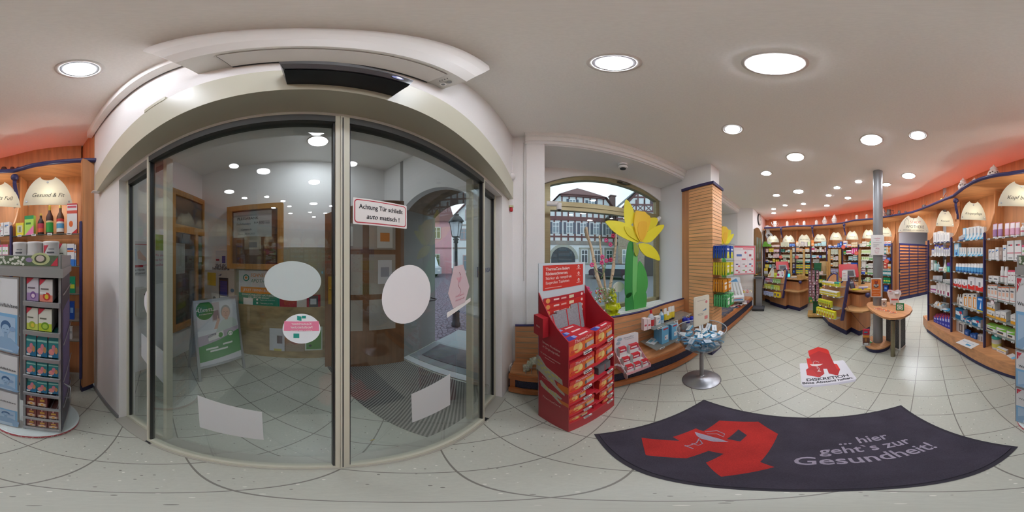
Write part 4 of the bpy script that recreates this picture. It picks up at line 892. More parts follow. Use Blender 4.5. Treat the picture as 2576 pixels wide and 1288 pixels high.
# tray with small packs, bags and booklet on near shelves
def loosebox(name,label,cat,p,rz,mb,group=None):o=mb.build(name,None,p,rz);return tag(o,label,cat,group)
rzB1=atan2((Q[1]-Q[0]).y,(Q[1]-Q[0]).x);rzB2=atan2((Q[2]-Q[1]).y,(Q[2]-Q[1]).x)
c=hit(X6(165),Q[0],Q[1]); 
t=thing('display_tray','pale tray of loose bagged goods, sixth shelf under the Kosmetik sign','tray',(c.x,c.y,.636),rzB1)
m=MB();m.plate([(-.10,0),(.13,0),(.13,.05),(-.10,.035)],.0,.004,M('#c9c7c2',.5));m.plate([(-.10,0),(.13,0),(.13,.09),(-.10,.07)],.16,.164,M('#c9c7c2',.5));m.box((-.10,0,0),(.13,.164,.004),M('#c9c7c2',.5));m.box((.126,0,0),(.13,.164,.07),M('#c9c7c2',.5));m.box((-.10,0,0),(-.096,.164,.04),M('#c9c7c2',.5));m.build('tray_body',t)
def bagmesh(c1,c2,w_=.1,d=.12,h=.05,seed=0):
    r=random.Random(seed);m=MB();n=6;vs=[]
    for j in range(n+1):
        for i in range(n+1):
            u,v=i/n-.5,j/n-.5;hh=h*(1-(2*abs(u))**3)*(1-(2*abs(v))**3)*(.8+.4*r.random())
            vs.append((u*w_,v*d,hh+.003))
    top=[(j*(n+1)+i,j*(n+1)+i+1,(j+1)*(n+1)+i+1,(j+1)*(n+1)+i) for j in range(n) for i in range(n)]
    for k,f in enumerate(top):m.add([vs[a] for a in f],[(0,1,2,3)],M(c1 if r.random() < .65 else c2,.35),True)
    m.box((-w_/2,-d/2,0),(w_/2,d/2,.003),M(c1,.4));return m
for k,(dx,c1,c2) in enumerate(((-.12,'#dcdad6','#c9c6c0'),(-.03,'#e8a04a','#dfdcd6'),(.06,'#9fb4bc','#6c8f9c'))):
    v=c+(Q[1]-Q[0]).normalized()*dx+Vector((-(Q[1]-Q[0]).normalized().y,(Q[1]-Q[0]).normalized().x))*(.09)
    loosebox('bagged_pack',['crumpled white','orange and white','grey blue'][k]+' bagged pack in the pale tray under the Kosmetik sign','bag',(v.x,v.y,.642),rzB1+.3*k,bagmesh(c1,c2,.11,.13,.07,k))
c2=hit(X6(248),Q[0],Q[1]);loosebox('card_pack','light blue flat pack leaning, sixth shelf under the Kosmetik sign','pack',(c2.x+.0,c2.y-.06,.636),rzB1+.2,MB().box((-.08,-.06,0),(.08,.06,.012),M('#4aa6cf',.4)).box((-.08,-.06,.012),(.02,.02,.0135),WHITE))
c=hit(X5(455),Q[1],Q[2]);u_=(Q[2]-Q[1]).normalized();nn=Vector((-u_.y,u_.x))
t=thing('display_tray','navy tray of small grey boxes, top shelf under the Körperpflege sign','tray',(c.x,c.y,1.826),rzB2)
MB().box((-.075,.01,0),(.075,.11,.025),M('#2c3a66',.5)).build('tray_body',t)
for i in range(5):
    v=c+u_*(-.06+.03*i)+nn*(.03+.0*i);loosebox('small_box','small grey-white box, %s from left in the navy tray, Körperpflege sign' % ordw[i],'box',(v.x,v.y,1.852),rzB2,MB().box((-.013,0,0),(.013,.07,.05+.008*i),M('#c9c7c6',.5)).box((-.009,-.0006,.02),(.009,0,.03),M('#77777a',.5)),'small boxes in the navy tray')
v=fl(X6(490),Y6(790),.273);loosebox('leaflet','large white printed sheet lying on the plinth, blue letters','leaflet',(v.x,v.y,.2725),rzB2+.1,MB().box((-.14,-.09,0),(.14,.09,.0012),WHITE).box((-.0,-.05,.0012),(.08,-.01,.0016),M('#5aa4cc',.5)).box((-.11,.02,.0012),(.09,.03,.0015),M('#9ab8cc',.5)))
v=fl(X6(975),Y6(945),.273);loosebox('leaflet','white and blue booklet on plinth beside the tea tower','leaflet',(v.x,v.y-.03,.2725),rzB2-.4,MB().box((-.06,-.045,0),(.06,.045,.006),WHITE).box((.02,-.045,.006),(.06,.045,.0066),M('#7ab8dc',.5)))
m=MB();m.T=Matrix.Rotation(pi/2,4,'X');m.cyl((0,0),.03,-.001,.001,M('#c46a84',.5),24);m.cyl((0,0),.027,-.0016,.0016,WHITE,24)
p=hit(X6(757),Q[2],Q[3]);o=m.build('shelf_token',None,(p.x*.985,p.y*.985,1.02),atan2((Q[3]-Q[2]).y,(Q[3]-Q[2]).x));tag(o,'round white shelf token with pink ring at fourth shelf edge','token')
# ================================================================ JARS on the canopy
PORC=M('#e6dcd2',.25,name='porcelain');PEWT=M('#6f6a66',.45,.3,name='pewter');DJAR=M('#4a2a22',.35)
def jar(px,d,prof,mat,label,nm='apothecary_jar',cat='jar',extra=None,deco=True,z=2.611):
    p=pd(px,d,z);t=thing(nm,label,cat,p,facing(-p.x,-p.y),'old apothecary vessels on the canopy')
    m=MB();m.lathe(prof,mat,20);m.build('body',t)
    if deco:
        m=MB();r=max(a for a,_ in prof);zc=[b for a,b in prof if a == r][0]
        for k in range(4):m.ball((-.5*r+.33*r*k,-r*.88+.06*r*abs(k-1.5),zc+.012*(k % 2)),r*.16,M('#6a5346',.4),8)
        m.build('painted_ornament',t)
    if extra:
        m=MB();extra(m,mat);m.build('handle',t)
    return t
URN=[(.001,0),(.04,0),(.045,.01),(.07,.06),(.085,.12),(.07,.17),(.045,.2),(.05,.21),(.052,.22),(.03,.25),(.012,.27),(.014,.285),(.001,.29)]
CYL=[(.001,0),(.045,0),(.05,.02),(.05,.12),(.045,.14),(.03,.155),(.012,.165),(.001,.18)]
TUL=[(.001,0),(.035,0),(.05,.02),(.055,.06),(.06,.1),(.055,.15),(.045,.17),(.001,.175)]
POT=[(.001,0),(.05,0),(.055,.03),(.08,.1),(.06,.17),(.055,.19),(.07,.22),(.001,.215)]
sc=lambda pr,k,kz=None:[(a*k,b*(kz or k)) for a,b in pr]
def hdl(m,mt):m.tube([(.06,0,.16),(.12,0,.17),(.13,0,.11),(.08,0,.06)],.008,mt,6);m.tube([(-.06,0,.06),(-.10,0,.12),(-.13,0,.19)],.010,mt,6)
jar(1949.5,5.75,POT,PORC,'white painted coffee pot on canopy, first vessel from far wall','coffee_pot','pot',hdl)
jar(1980.5,5.60,sc(CYL,.9,1.25),PORC,'slim pale figurine-like jar on canopy above second sign')
jar(2005.5,5.42,sc(TUL,1.0,.5),PORC,'low white bowl with stick on canopy','mortar','mortar',lambda m,mt:m.tube([(0,0,.05),(.02,0,.16)],.006,mt,6))
jar(2023,5.40,CYL,PORC,'small white lidded jar with pointed lid, left of pair on canopy')
jar(2054,5.30,sc(CYL,1.05),PORC,'small white lidded jar with brown label, right of pair on canopy')
jar(2074.5,5.25,URN,PORC,'pale bellied urn on canopy, smaller of two urns');jar(2099,5.07,sc(URN,1.08),PORC,'tall bellied urn with dark ornament on canopy, larger of two urns')
jar(2130,4.9,sc(CYL,.85,.75),M('#e9c3b8',.3),'small plain pink-lit lidded pot on canopy',deco=False)
jar(2155.5,4.58,sc(TUL,.72,.95),PORC,'pale cylinder jar with dark lid on canopy, left of pair');jar(2180.5,4.48,sc(TUL,.66,.9),PORC,'pale cylinder jar with dark band on canopy beside column, right of pair')
jar(2222,4.32,URN,PORC,'pale urn half hidden behind grey column on canopy')
jar(2236,4.12,sc(POT,.9,.85),PEWT,'large pewter jug on canopy right of column','pewter_jug','jug',hdl,False)
jar(2262,3.95,sc(POT,.5,.5),PEWT,'small lidded pewter pot on canopy','pewter_jug','jug',None,False);jar(2278,3.86,sc(POT,.42,.35),PEWT,'tiny pewter pot on canopy beside shop name sign','pewter_jug','jug',None,False)
def pestle(m,mt):m.tube([(.0,0,.06),(.05,0,.17),(.055,0,.19)],[.008,.012,.016],M('#b9702c',.4),8)
jar(2325,3.45,sc(TUL,.85,.6),PEWT,'grey mortar with dark pestle on canopy above opening','mortar','mortar',pestle,False);jar(2371,2.95,sc(TUL,.75,.45),M('#c79a4a',.35,.4),'brass mortar with pestle on canopy above the cosmetics bay','mortar','mortar',pestle,False)
jar(2423,2.50,URN,PORC,'fat lettered urn on canopy above the body care bay');jar(2451,2.33,sc(URN,.7),PORC,'smaller plain lidded jar behind canopy edge near fat urn',deco=False)
jar(2500,2.10,sc(URN,1.05),PORC,'round lettered urn on canopy, nearest to the tea tower');jar(2522,2.08,sc(TUL,1.,.8),DJAR,'dark brown pot on canopy, right of round urn',deco=False)
for k,(px,r_) in enumerate(((10,.9),(31,.75),(46,.7))):jar(px,1.88,sc(TUL,r_*.72,.72),DJAR,'dark red-brown cup on canopy, %s from left above Gesund & Fit' % ordw[k],'apothecary_cup','cup',deco=False)
m=MB();m.box((-.1,-.03,0),(.1,.03,.07),M('#cfc6be',.5)).box((-.1,-.032,.02),(.1,-.03,.05),M('#8c8681',.5));p=pd(1933,5.85,2.611);o=m.build('tin_box',None,p,facing(-p.x,-p.y));tag(o,'grey-white tin box at far left end of the canopy','tin')

# ================================================================ COLUMN, ITS PLINTH AND THE LEAFLET TABLE
cp=pd(2208.5,2.60)
t=thing('grey_column','grey round steel column from plinth to ceiling','column',(cp.x,cp.y,0))
m=MB();m.cyl((0,0),.078,.10,CEIL,M('#8f9092',.4,.35,name='column_grey'),32);m.build('shaft',t)
t=thing('round_plinth','round low timber plinth with blue rim at the column foot','plinth',(cp.x,cp.y,0))
m=MB()
def blob(rx,ry,rot=0,n=36,k=.06):return [((rx*cos(a)*(1+k*cos(a)))*cos(rot)-ry*sin(a)*sin(rot),(rx*cos(a)*(1+k*cos(a)))*sin(rot)+ry*sin(a)*cos(rot)) for a in [2*pi*i/n for i in range(n)]]
m.prism(blob(.225,.20,2.2),.0,.078,DBLUE);m.build('blue_base',t)
m=MB();m.prism(blob(.245,.215,2.2),.078,.10,WOODH);m.build('wood_top',t)
tz=.80
tt=[fl(2180,766,tz),fl(2184,773,tz),fl(2192,780,tz),fl(2205,788.5,tz),fl(2220,796,tz),fl(2238,800,tz),fl(2256,799.5,tz),fl(2275,796,tz),fl(2289,788,tz),fl(2295.5,778,tz),fl(2292,771,tz),fl(2280,765,tz),fl(2262,761,tz),fl(2235,759,tz),fl(2210,758,tz),fl(2192,759,tz),fl(2183,761.5,tz)]
t=thing('leaflet_table','teardrop timber table top fixed round the grey column','table')
m=MB();m.prism([(p.x,p.y) for p in tt],tz-.028,tz,WOODH);m.build('table_top',t)
lp=pd(2246,2.27);m=MB();m.cyl((lp.x,lp.y),.033,0,.66,M('#8c846c',.3,.8,kind='brushed',name='brass_steel'),24);m.cyl((lp.x,lp.y),.042,.66,.772,BLACK,24);m.build('leg',t)
# grey fabric box with white frame behind the table leg
q=[fl(2263.7,880.7).xy,fl(2277.8,869.6).xy,fl(2229,869.6).xy];q4=q[1]+q[2]-q[0]
t=thing('grey_screen_box','grey woven box with white edges standing behind table leg','box',(q[0].x,q[0].y,0),0)
r_=lambda v:(v.x-q[0].x,v.y-q[0].y)
m=MB();m.prism([r_(q[0]*1.01),r_(q[1]*1.01),r_(q4),r_(q[2]*1.01)],.012,.60,M('#6d6f72',.8,kind='mesh',sc=160,name='grey_weave'));m.build('body',t)
m=MB();m.strip([r_(q[2]),r_(q[0]),r_(q[1])],0,.02,-.012,WHITE);m.strip([r_(q[2]),r_(q[0]),r_(q[1])],.58,.61,-.012,WHITE);a=Vector(r_(q[0]));m.cyl((a.x,a.y),.013,0,.61,WHITE,8);m.build('white_frame',t)
# notices on the column
dv=-cp.normalized();fz=facing(dv.x,dv.y)
def card(name,label,cat,px,d,py0,py1,w_,mat=WHITE,th=.002,turn=0,frame=None,group=None):
    p=pd(px,d);q_=-p.normalized();z0,z1=zat(py1,d),zat(py0,d)
    t=thing(name,label,cat,(p.x,p.y,z0),facing(q_.x,q_.y)+turn,group);h=z1-z0
    m=MB();m.box((-w_/2,0,0),(w_/2,th,h),mat);m.build('sheet',t)
    if frame:m=MB();f=.012; 
    if frame:
        for a,b in (((-w_/2-f,-.004,-f),(w_/2+f,th+.004,0)),((-w_/2-f,-.004,h),(w_/2+f,th+.004,h+f)),((-w_/2-f,-.004,0),(-w_/2,th+.004,h)),((w_/2,-.004,0),(w_/2+f,th+.004,h))):m.box(a,b,frame)
        m.build('frame',t)
    return t,h
MAG=M('#b93a5c',.6)
t,h=card('job_notice','white notice on the grey column seeking staff, PTA in red','notice',2207.5,2.505,591,641.5,.205)
for s_,x,z,sz,mt in (('Wir',-.055,.83,.011,tb),('suchen',.0,.83,.032,MAG),('ab',.068,.83,.011,tb),('sofort',0,.74,.022,MAG),('zur Verstärkung unseres Teams',0,.61,.0105,tb),('unsere freundliche/n,',-.02,.52,.0115,tb),('zuverlässige/n und',-.025,.465,.0115,tb),('engagierte/n',-.04,.41,.0115,tb),('PTA',.0,.31,.034,MAG),('Teil-  oder',-.01,.20,.018,MAG),('Vollzeit',-.01,.11,.02,MAG)):
    text(s_,sz,mt,t,(x,-.001,h*z))
ORG=M('#d8702c',.5)
t,h=card('event_poster','orange poster with round machine emblem on the grey column','poster',2204,2.47,700,747.5,.165,M('#e6e3de',.4))
m=MB();m.box((-.071,-.001,.012),(.071,0,h-.016),ORG);m.build('orange_field',t)
m=MB();dk=M('#4a3f42',.5);lg=M('#a9a6a4',.4)
m.ell(0,h*.60,.036,.03,-.0012,dk);m.ell(-.024,h*.64,.018,.014,-.0018,lg);m.ell(.024,h*.64,.018,.014,-.0018,lg);m.ell(0,h*.60,.015,.015,-.0024,M('#d0cdc8',.4));m.ell(0,h*.60,.009,.009,-.003,dk)
m.plate([(-.02,h*.72),(.02,h*.72),(.026,h*.80),(.014,h*.84),(-.014,h*.84),(-.026,h*.80)],-.0024,-.001,M('#8c2f2c',.5));m.ell(-.018,h*.86,.008,.008,-.002,M('#8c2f2c',.5));m.ell(.018,h*.86,.008,.008,-.002,M('#8c2f2c',.5))
m.ell(-.007,h*.79,.002,.002,-.003,WHITE);m.ell(.007,h*.79,.002,.002,-.003,WHITE);m.build('emblem',t)
lc=M('#f0d9c0',.6);rule(.10,lc,t,(0,-.002,h*.42),.006);text('SAMSTAG, 1. JULI 2023',.0125,lc,t,(0,-.002,h*.27));rule(.08,lc,t,(0,-.002,h*.13),.005);rule(.1,tb,t,(0,-.001,h*.955),.003)
# leaflet holder on plinth with leaflets
p=pd(2179,2.46,.1005);rz_=facing(-p.x,-p.y)
t=thing('leaflet_holder','clear acrylic leaflet holder on the round plinth','leaflet holder',p,rz_)
AC=M('#dfe8e8',.1,kind='film',a=.22)
m=MB()
for a,b in (((-.06,-.03,0),(.06,.09,.004)),((-.06,.086,0),(.06,.09,.24)),((-.06,-.03,0),(-.057,.09,.2)),((.057,-.03,0),(.06,.09,.2)),((-.06,-.03,0),(.06,-.027,.06)),((-.06,.03,.05),(.06,.033,.17))):m.box(a,b,AC)
m.build('acrylic_body',t)
def sheetbox(name,label,cat,p,rz,w_,h,d,mat,z=None,lean=0,group=None,deco=()):
    m=MB();m.T=Matrix.Rotation(lean,4,'X');m.box((-w_/2,0,0),(w_/2,d,h),mat)
    for x0,x1,z0,z1,c in deco:m.box((x0*w_,-.0008,z0*h),(x1*w_,0,z1*h),M(c,.5))
    o=m.build(name,None,p,rz);return tag(o,label,cat,group)
fw_=Vector((-p.x,-p.y,0)).normalized()
sheetbox('leaflet','red and white leaflets in the rear of the acrylic holder','leaflet',p-fw_*.06+Vector((0,0,.006)),rz_,.105,.275,.02,M('#c8324c',.5),deco=((-.5,.5,.35,.62,'#d9d9dc'),(-.3,.2,.75,.85,'#3f9ab0')))
sheetbox('leaflet','brown leaflets with orange top in front of acrylic holder','leaflet',p-fw_*(-.0)+Vector((0,0,.006)),rz_,.10,.19,.02,M('#6c4030',.5),deco=((-.5,.5,.78,1,'#d98a2c'),(-.3,.3,.02,.22,'#dfdcd8'),(-.2,.1,.35,.7,'#a8743f')))
v=fl(2182,861,.1);m=MB().box((-.07,-.05,0),(.07,.05,.004),M('#58b05c',.5)).box((-.07,-.05,.004),(-.055,.05,.0046),WHITE).box((.055,-.05,.004),(.07,.05,.0046),WHITE)
for k in range(3):m.box((-.035+.025*k,-.012,.004),(-.022+.025*k,.012,.0048),M('#2c5a38',.5))
o=m.build('leaflet',None,(v.x,v.y,.1005),rz_+.5);tag(o,'green leaflet lying on the round plinth','leaflet')
# things on the table top
p=fl(2224,771,tz);t=thing('collecting_tin','white cylindrical collecting tin on the leaflet table','tin',(p.x,p.y,tz+.0005),facing(-p.x,-p.y))
m=MB();m.lathe([(.001,0),(.038,0),(.04,.004),(.04,.11),(.042,.112),(.042,.12),(.036,.124),(.001,.124)],WHITE,28);m.build('body',t)
m=MB();m.ell(0,.055,.022,.022,-.0405,dk);m.ell(0,.055,.015,.015,-.0415,lg);m.plate([(-.01,.075),(.01,.075),(.012,.088),(-.012,.088)],-.042,-.038,M('#8c5a2c',.5));m.build('emblem',t)
p=fl(2250,768,tz);t=thing('tooth_display','white tooth-shaped cardboard display on the leaflet table','display',(p.x,p.y,tz+.0005),facing(-p.x,-p.y))
def tooth(s_):
    pts=[(-.065,0),(.055,0),(.06,.08),(.085,.14),(.115,.2),(.10,.25),(.06,.268),(.0,.248),(-.05,.262),(-.10,.262),(-.118,.22),(-.105,.16),(-.08,.10)]
    return [(x*s_,.13+(z-.13)*s_) if s_ < 1 else (x,z) for x,z in pts]
m=MB();m.plate(tooth(1),0,.004,M('#c9777c',.6),M('#c9777c',.6));m.plate(tooth(.965),-.0012,0,M('#ece3e1',.6));m.plate([(-.03,.0),(.03,.0),(.0,.15)],.004,.05,WHITE);m.build('card',t)
m=MB();m.box((-.05,-.002,.04),(.055,-.0012,.13),M('#dcd3d1',.6));m.box((-.05,-.0026,.085),(.055,-.002,.11),M('#d8544c',.5));m.box((-.09,-.002,.228),(-.045,-.0012,.24),M('#c9505a',.5));m.box((-.06,-.002,.008),(-.02,-.0012,.03),M('#b98a5c',.5));m.build('print',t)
for k in range(3):rule(.07-.012*k,M('#a9666c',.6),t,(-.05,-.002,.215-.014*k),.004)
m=MB();m.T=Matrix.Translation((.045,-.006,.20)) @ Matrix.Rotation(pi/2,4,'Y');m.cyl((0,0),.022,-.04,.02,M('#dad6d4',.4),20);m.cyl((0,0),.019,.02,.024,M('#3c3550',.4),20);m.build('printed_jar',t)
p=fl(2264,781,tz);t=thing('voucher_stand','green square voucher stand with 5 € on the leaflet table','stand',(p.x,p.y,tz+.0005),facing(-p.x,-p.y)-.1)
GRN=M('#1f8a50',.4)
m=MB();m.box((-.058,0,0),(.058,.004,.115),GRN);m.box((-.058,0,0),(.058,.04,.003),GRN);m.build('stand',t)
m=MB();m.box((-.042,-.001,.012),(.042,0,.090),M('#e3e9e2',.5));m.ell(0,.05,.034,.034,-.0016,M('#3f9a5c',.5));m.ell(0,.05,.027,.027,-.0022,M('#e9efe6',.5));m.build('print',t)
text('5 €',.024,M('#1f6a38',.5),t,(0,-.003,.052));text('Gutschein',.012,WHITE,t,(-.01,-.001,.103),shear=.3)
for k,(px,py,a) in enumerate(((2208,776,.5),(2213,778,.3),(2222,780,.1),(2233,783,-.15),(2247,787,-.3))):
    p=fl(px,py,tz);m=MB().box((-.045,-.03,0),(.045,.03,.0012),WHITE).box((-.041,-.026,.0012),(.041,.026,.0016),ORG).box((-.01,-.015,.0016),(.018,.015,.002),M('#8c5a4c',.5))
    o=m.build('postcard',None,(p.x,p.y,tz+.0006+.0018*k),facing(-p.x,-p.y)+a);tag(o,'orange postcard on leaflet table, %s from left in fanned row' % ordw[k],'postcard','fanned orange postcards')

# ================================================================ FLOOR MAT and DISCRETION FLOOR STICKER
MA=[Vector((.394,.713)),Vector((1.219,.509)),Vector((.838,-.889)),Vector((.03,-.676))]
c0=(MA[0]+MA[1]+MA[2]+MA[3])/4;ux=(MA[2]-MA[1]+MA[3]-MA[0]).normalized();rz_=atan2(ux.y,ux.x)     # local x along the long side, +y towards the shop
mw,mh=1.45,.845
t=thing('doormat','large dark violet-blue doormat with red emblem and German greeting','doormat',(c0.x,c0.y,0),rz_)
m=MB();m.prism([(-mw/2,-mh/2),(mw/2,-mh/2),(mw/2,mh/2),(-mw/2,mh/2)],0,.004,M('#33303a',.8));m.build('rubber_edge',t)
m=MB();m.prism([(-mw/2+.022,-mh/2+.022),(mw/2-.022,-mh/2+.022),(mw/2-.022,mh/2-.022),(-mw/2+.022,mh/2-.022)],.004,.009,M('#413d49',.95,kind='carpet',name='mat_pile'));m.build('pile',t)
def loc(px,py):      # floor bearing to mat coordinates
    p=fl(px,py,.009);v=Vector((p.x,p.y))-c0;return (v.dot(ux),v.dot(Vector((-ux.y,ux.x))))
RC=M('#b8302c',.95,kind='carpet',name='mat_red_pile');LG=M('#a79fb0',.95,kind='carpet',name='mat_grey_pile')
ZX=lambda x:1480+x/2.35
ZY=lambda y:980+y/2.35
Apts=[(315,285),(540,303),(500,280),(635,230),(680,247),(775,183),(1005,190),(1122,262),(1015,428),(1100,458),(785,515),(695,432),(800,380),(710,362),(580,406),(340,388)]
m=MB();pl=[loc(ZX(a),ZY(b)) for a,b in Apts];m.prism(pl,.0092,.0100,RC);m.build('red_emblem',t)
m=MB();pl=[loc(ZX(a),ZY(b)) for a,b in [(888,235),(938,270),(898,307),(820,292)]];m.prism(pl,.0100,.0104,M('#413d49',.95,kind='carpet',name='mat_pile'));m.build('emblem_hole',t)
m=MB();pl=[loc(ZX(a),ZY(b)) for a,b in [(628,250),(700,270),(780,292),(830,310),(740,308),(665,290),(640,272)]];m.prism(pl,.0102,.0108,LG)
for path in ([(655,290),(640,315),(600,330),(570,335)],[(570,330),(620,350)],[(660,300),(675,320),(650,330),(610,318)],[(690,250),(760,243),(805,262),(800,280),(760,262),(700,262)]):
    m.tube([loc(ZX(a),ZY(b))+(.0102,) for a,b in path],.0035,LG,5)
m.build('serpent_cup',t)
rt=-pi/2*0
for s_,(xa,ya),sz in (('... hier',(1625,297),.105),("geht`s zur",(1655,345),.105),('Gesundheit!',(1690,402),.118)):
    x_,y_=loc(ZX(xa),ZY(ya));text(s_,sz,LG,t,(x_,y_,.0098),flat=True,bold=.0015,ext=.0006,rz=0,sx=.92)
# sticker
SK=[fl(2012,912).xy,fl(2124,905.5).xy,fl(2156,951).xy,fl(2017,971).xy]
cs=(SK[0]+SK[1]+SK[2]+SK[3])/4;ux2=((SK[1]-SK[0])+(SK[2]-SK[3])).normalized();rs=atan2(ux2.y,ux2.x)
t=thing('floor_sticker','white floor sticker with red letter emblem asking for discretion','floor sticker',(cs.x,cs.y,0),rs)
uy2=Vector((-ux2.y,ux2.x))
def ls(px,py):v=fl(px,py).xy-cs;return (v.dot(ux2),v.dot(uy2))
GX=lambda x:1860+x/4.954
GY=lambda y:800+y/4.954
G=lambda L:[ls(GX(a),GY(b)) for a,b in L]
m=MB();m.prism(G([(750,575),(765,565),(1290,525),(1310,540),(1460,750),(1445,765),(1180,810),(790,842),(775,830)]),0,.0015,M('#dcdce2',.5));m.prism(G([(775,830),(1180,808),(1460,755),(1445,790),(1195,832),(810,865),(790,850)]),0,.0012,M('#b9b9c4',.5));m.build('white_base',t)
R1,R2,R3=M('#d62b26',.45),M('#b52026',.45),M('#c5242a',.45)
m=MB();m.prism(G([(835,505),(885,505),(868,470),(990,412),(1128,455),(1180,570),(1215,575),(1255,640),(1228,718),(1115,692),(1092,634),(1045,634),(1060,695),(1000,740),(842,712),(830,645),(860,625),(845,560)]),.0015,.0022,R2)
m.prism(G([(855,410),(980,362),(1080,385),(1110,405),(1128,455),(990,412),(868,470)]),.0015,.0024,R1);m.prism(G([(835,505),(882,505),(905,560),(895,610),(862,622),(845,560)]),.0022,.0028,R1);m.prism(G([(1180,570),(1215,575),(1255,640),(1218,640)]),.0022,.0028,R1)
m.prism(G([(830,645),(920,655),(1000,740),(842,712)]),.0022,.0028,R3);m.build('red_letter',t)
m=MB();WS=M('#e3d6d4',.5);m.prism(G([(875,578),(1042,572),(1010,592),(950,602),(905,598)]),.0028,.0032,WS);m.prism(G([(968,668),(990,652),(1022,668)]),.0028,.0032,WS)
for path in ([(920,580),(920,550),(945,538),(990,550),(990,560)],[(950,600),(985,620),(1000,635),(985,655)],[(975,605),(965,625),(985,640)]):m.tube([ls(GX(a),GY(b))+(.003,) for a,b in path],.003,WS,5)
m.build('serpent_cup',t)
tk=M('#3c3c44',.6)
x_,y_=ls(GX(1105),GY(752));text('DISKRETION',.074,tk,t,(x_,y_,.0022),flat=True,bold=.002,rz=.02,sx=1.1)
x_,y_=ls(GX(1110),GY(790));text('Bitte Abstand halten.',.056,tk,t,(x_,y_-.0,.0022),flat=True,bold=.0018,rz=.02,sx=1.12)

# ================================================================ COUNTERS
def away(p,k):return p+Vector((p.x,p.y)).normalized()*k
def ngon_counter(name,label,front,back,top_pts,zt,shelf=None,knob=None):
    t=thing(name,label,'counter')
    m=MB();m.prism(front+back,.11,zt-.10,WOOD);m.build('body',t)
    m=MB();cx_=sum((p for p in front+back),Vector((0,0)))/len(front+back);m.prism([p+(cx_-p)*.02 for p in front+back],0,.11,DBLUE);m.build('blue_plinth',t)
    m=MB();m.prism(top_pts,zt-.03,zt,WOODD);m.build('counter_top',t)
    if shelf:m=MB();m.prism(shelf,.60,.625,WOODD);m.build('curved_shelf',t)
    if knob:m=MB();m.ball((knob.x,knob.y,zt-.085),.05,BLUE,16);m.build('ball',t)
    return t
c1f=[fl(1923.5,757.5).xy,fl(1936,762.5).xy,fl(1937,765.5).xy,fl(1976,778.5).xy,fl(1982.6,775.4).xy,fl(2012.4,782.9).xy,fl(2032,772.3).xy]
c1b=[fl(2032,772.3).xy+Vector((.45,-.15)),fl(1976,778.5).xy+Vector((.62,-.32)),fl(1923.5,757.5).xy+Vector((.2,-.2))]
def tp_(px,py,z):return fl(px,py,z).xy
zt=.955
c1t=[pd(1976,4.75).xy,pd(1996,4.55).xy,pd(2014,4.47).xy,pd(2033,4.72).xy,pd(2034,5.0).xy,pd(2010,5.35).xy,pd(1975,5.45).xy,pd(1926,5.72).xy,pd(1922,5.6).xy]
sh1=[pd(1968,4.7).xy,pd(1976,4.55).xy,pd(1990,4.42).xy,pd(2008,4.36).xy,pd(2024,4.5).xy,pd(2035,4.75).xy,pd(2030,4.95).xy,pd(2012,4.62).xy,pd(1982,4.85).xy]
ngon_counter('sales_counter','far timber sales counter beside the wooden door',c1f,c1b,c1t,zt,sh1,pd(2013,4.5))
c2f=[fl(2068.8,802.3).xy,fl(2082,816).xy,fl(2082.5,818.5).xy,fl(2129.4,843.3).xy,fl(2141.4,834.7).xy,fl(2161.9,845).xy,fl(2190,832).xy]
c2b=[fl(2190,832).xy+Vector((.35,-.25)),fl(2141,835).xy+Vector((.7,-.35)),fl(2068.8,802.3).xy+Vector((.6,-.25))]
c2t=[pd(2126,3.15).xy,pd(2150,3.02).xy,pd(2172,2.96).xy,pd(2186,3.0).xy,pd(2200,3.2).xy,pd(2215,3.5).xy,pd(2205,3.9).xy,pd(2150,4.0).xy,pd(2085,4.35).xy,pd(2074,4.3).xy,pd(2074,4.0).xy,pd(2090,3.75).xy]
sh2=[pd(2124,2.95).xy,pd(2132,2.84).xy,pd(2150,2.76).xy,pd(2170,2.74).xy,pd(2190,2.82).xy,pd(2198,3.0).xy,pd(2185,3.08).xy,pd(2160,3.02).xy,pd(2140,3.15).xy]
ngon_counter('sales_counter','near timber sales counter left of the grey column',c2f,c2b,c2t,.955,sh2,pd(2183,2.98))
m=MB();m.tube([pd(2126,2.92,.75),pd(2135,2.87,.62),pd(2150,2.83,.5),pd(2165,2.82,.36),pd(2176,2.80,.28)],.004,M('#5a3a34',.6),6);o=m.build('cable');tag(o,'thin dark cable hanging across the near counter front','cable')
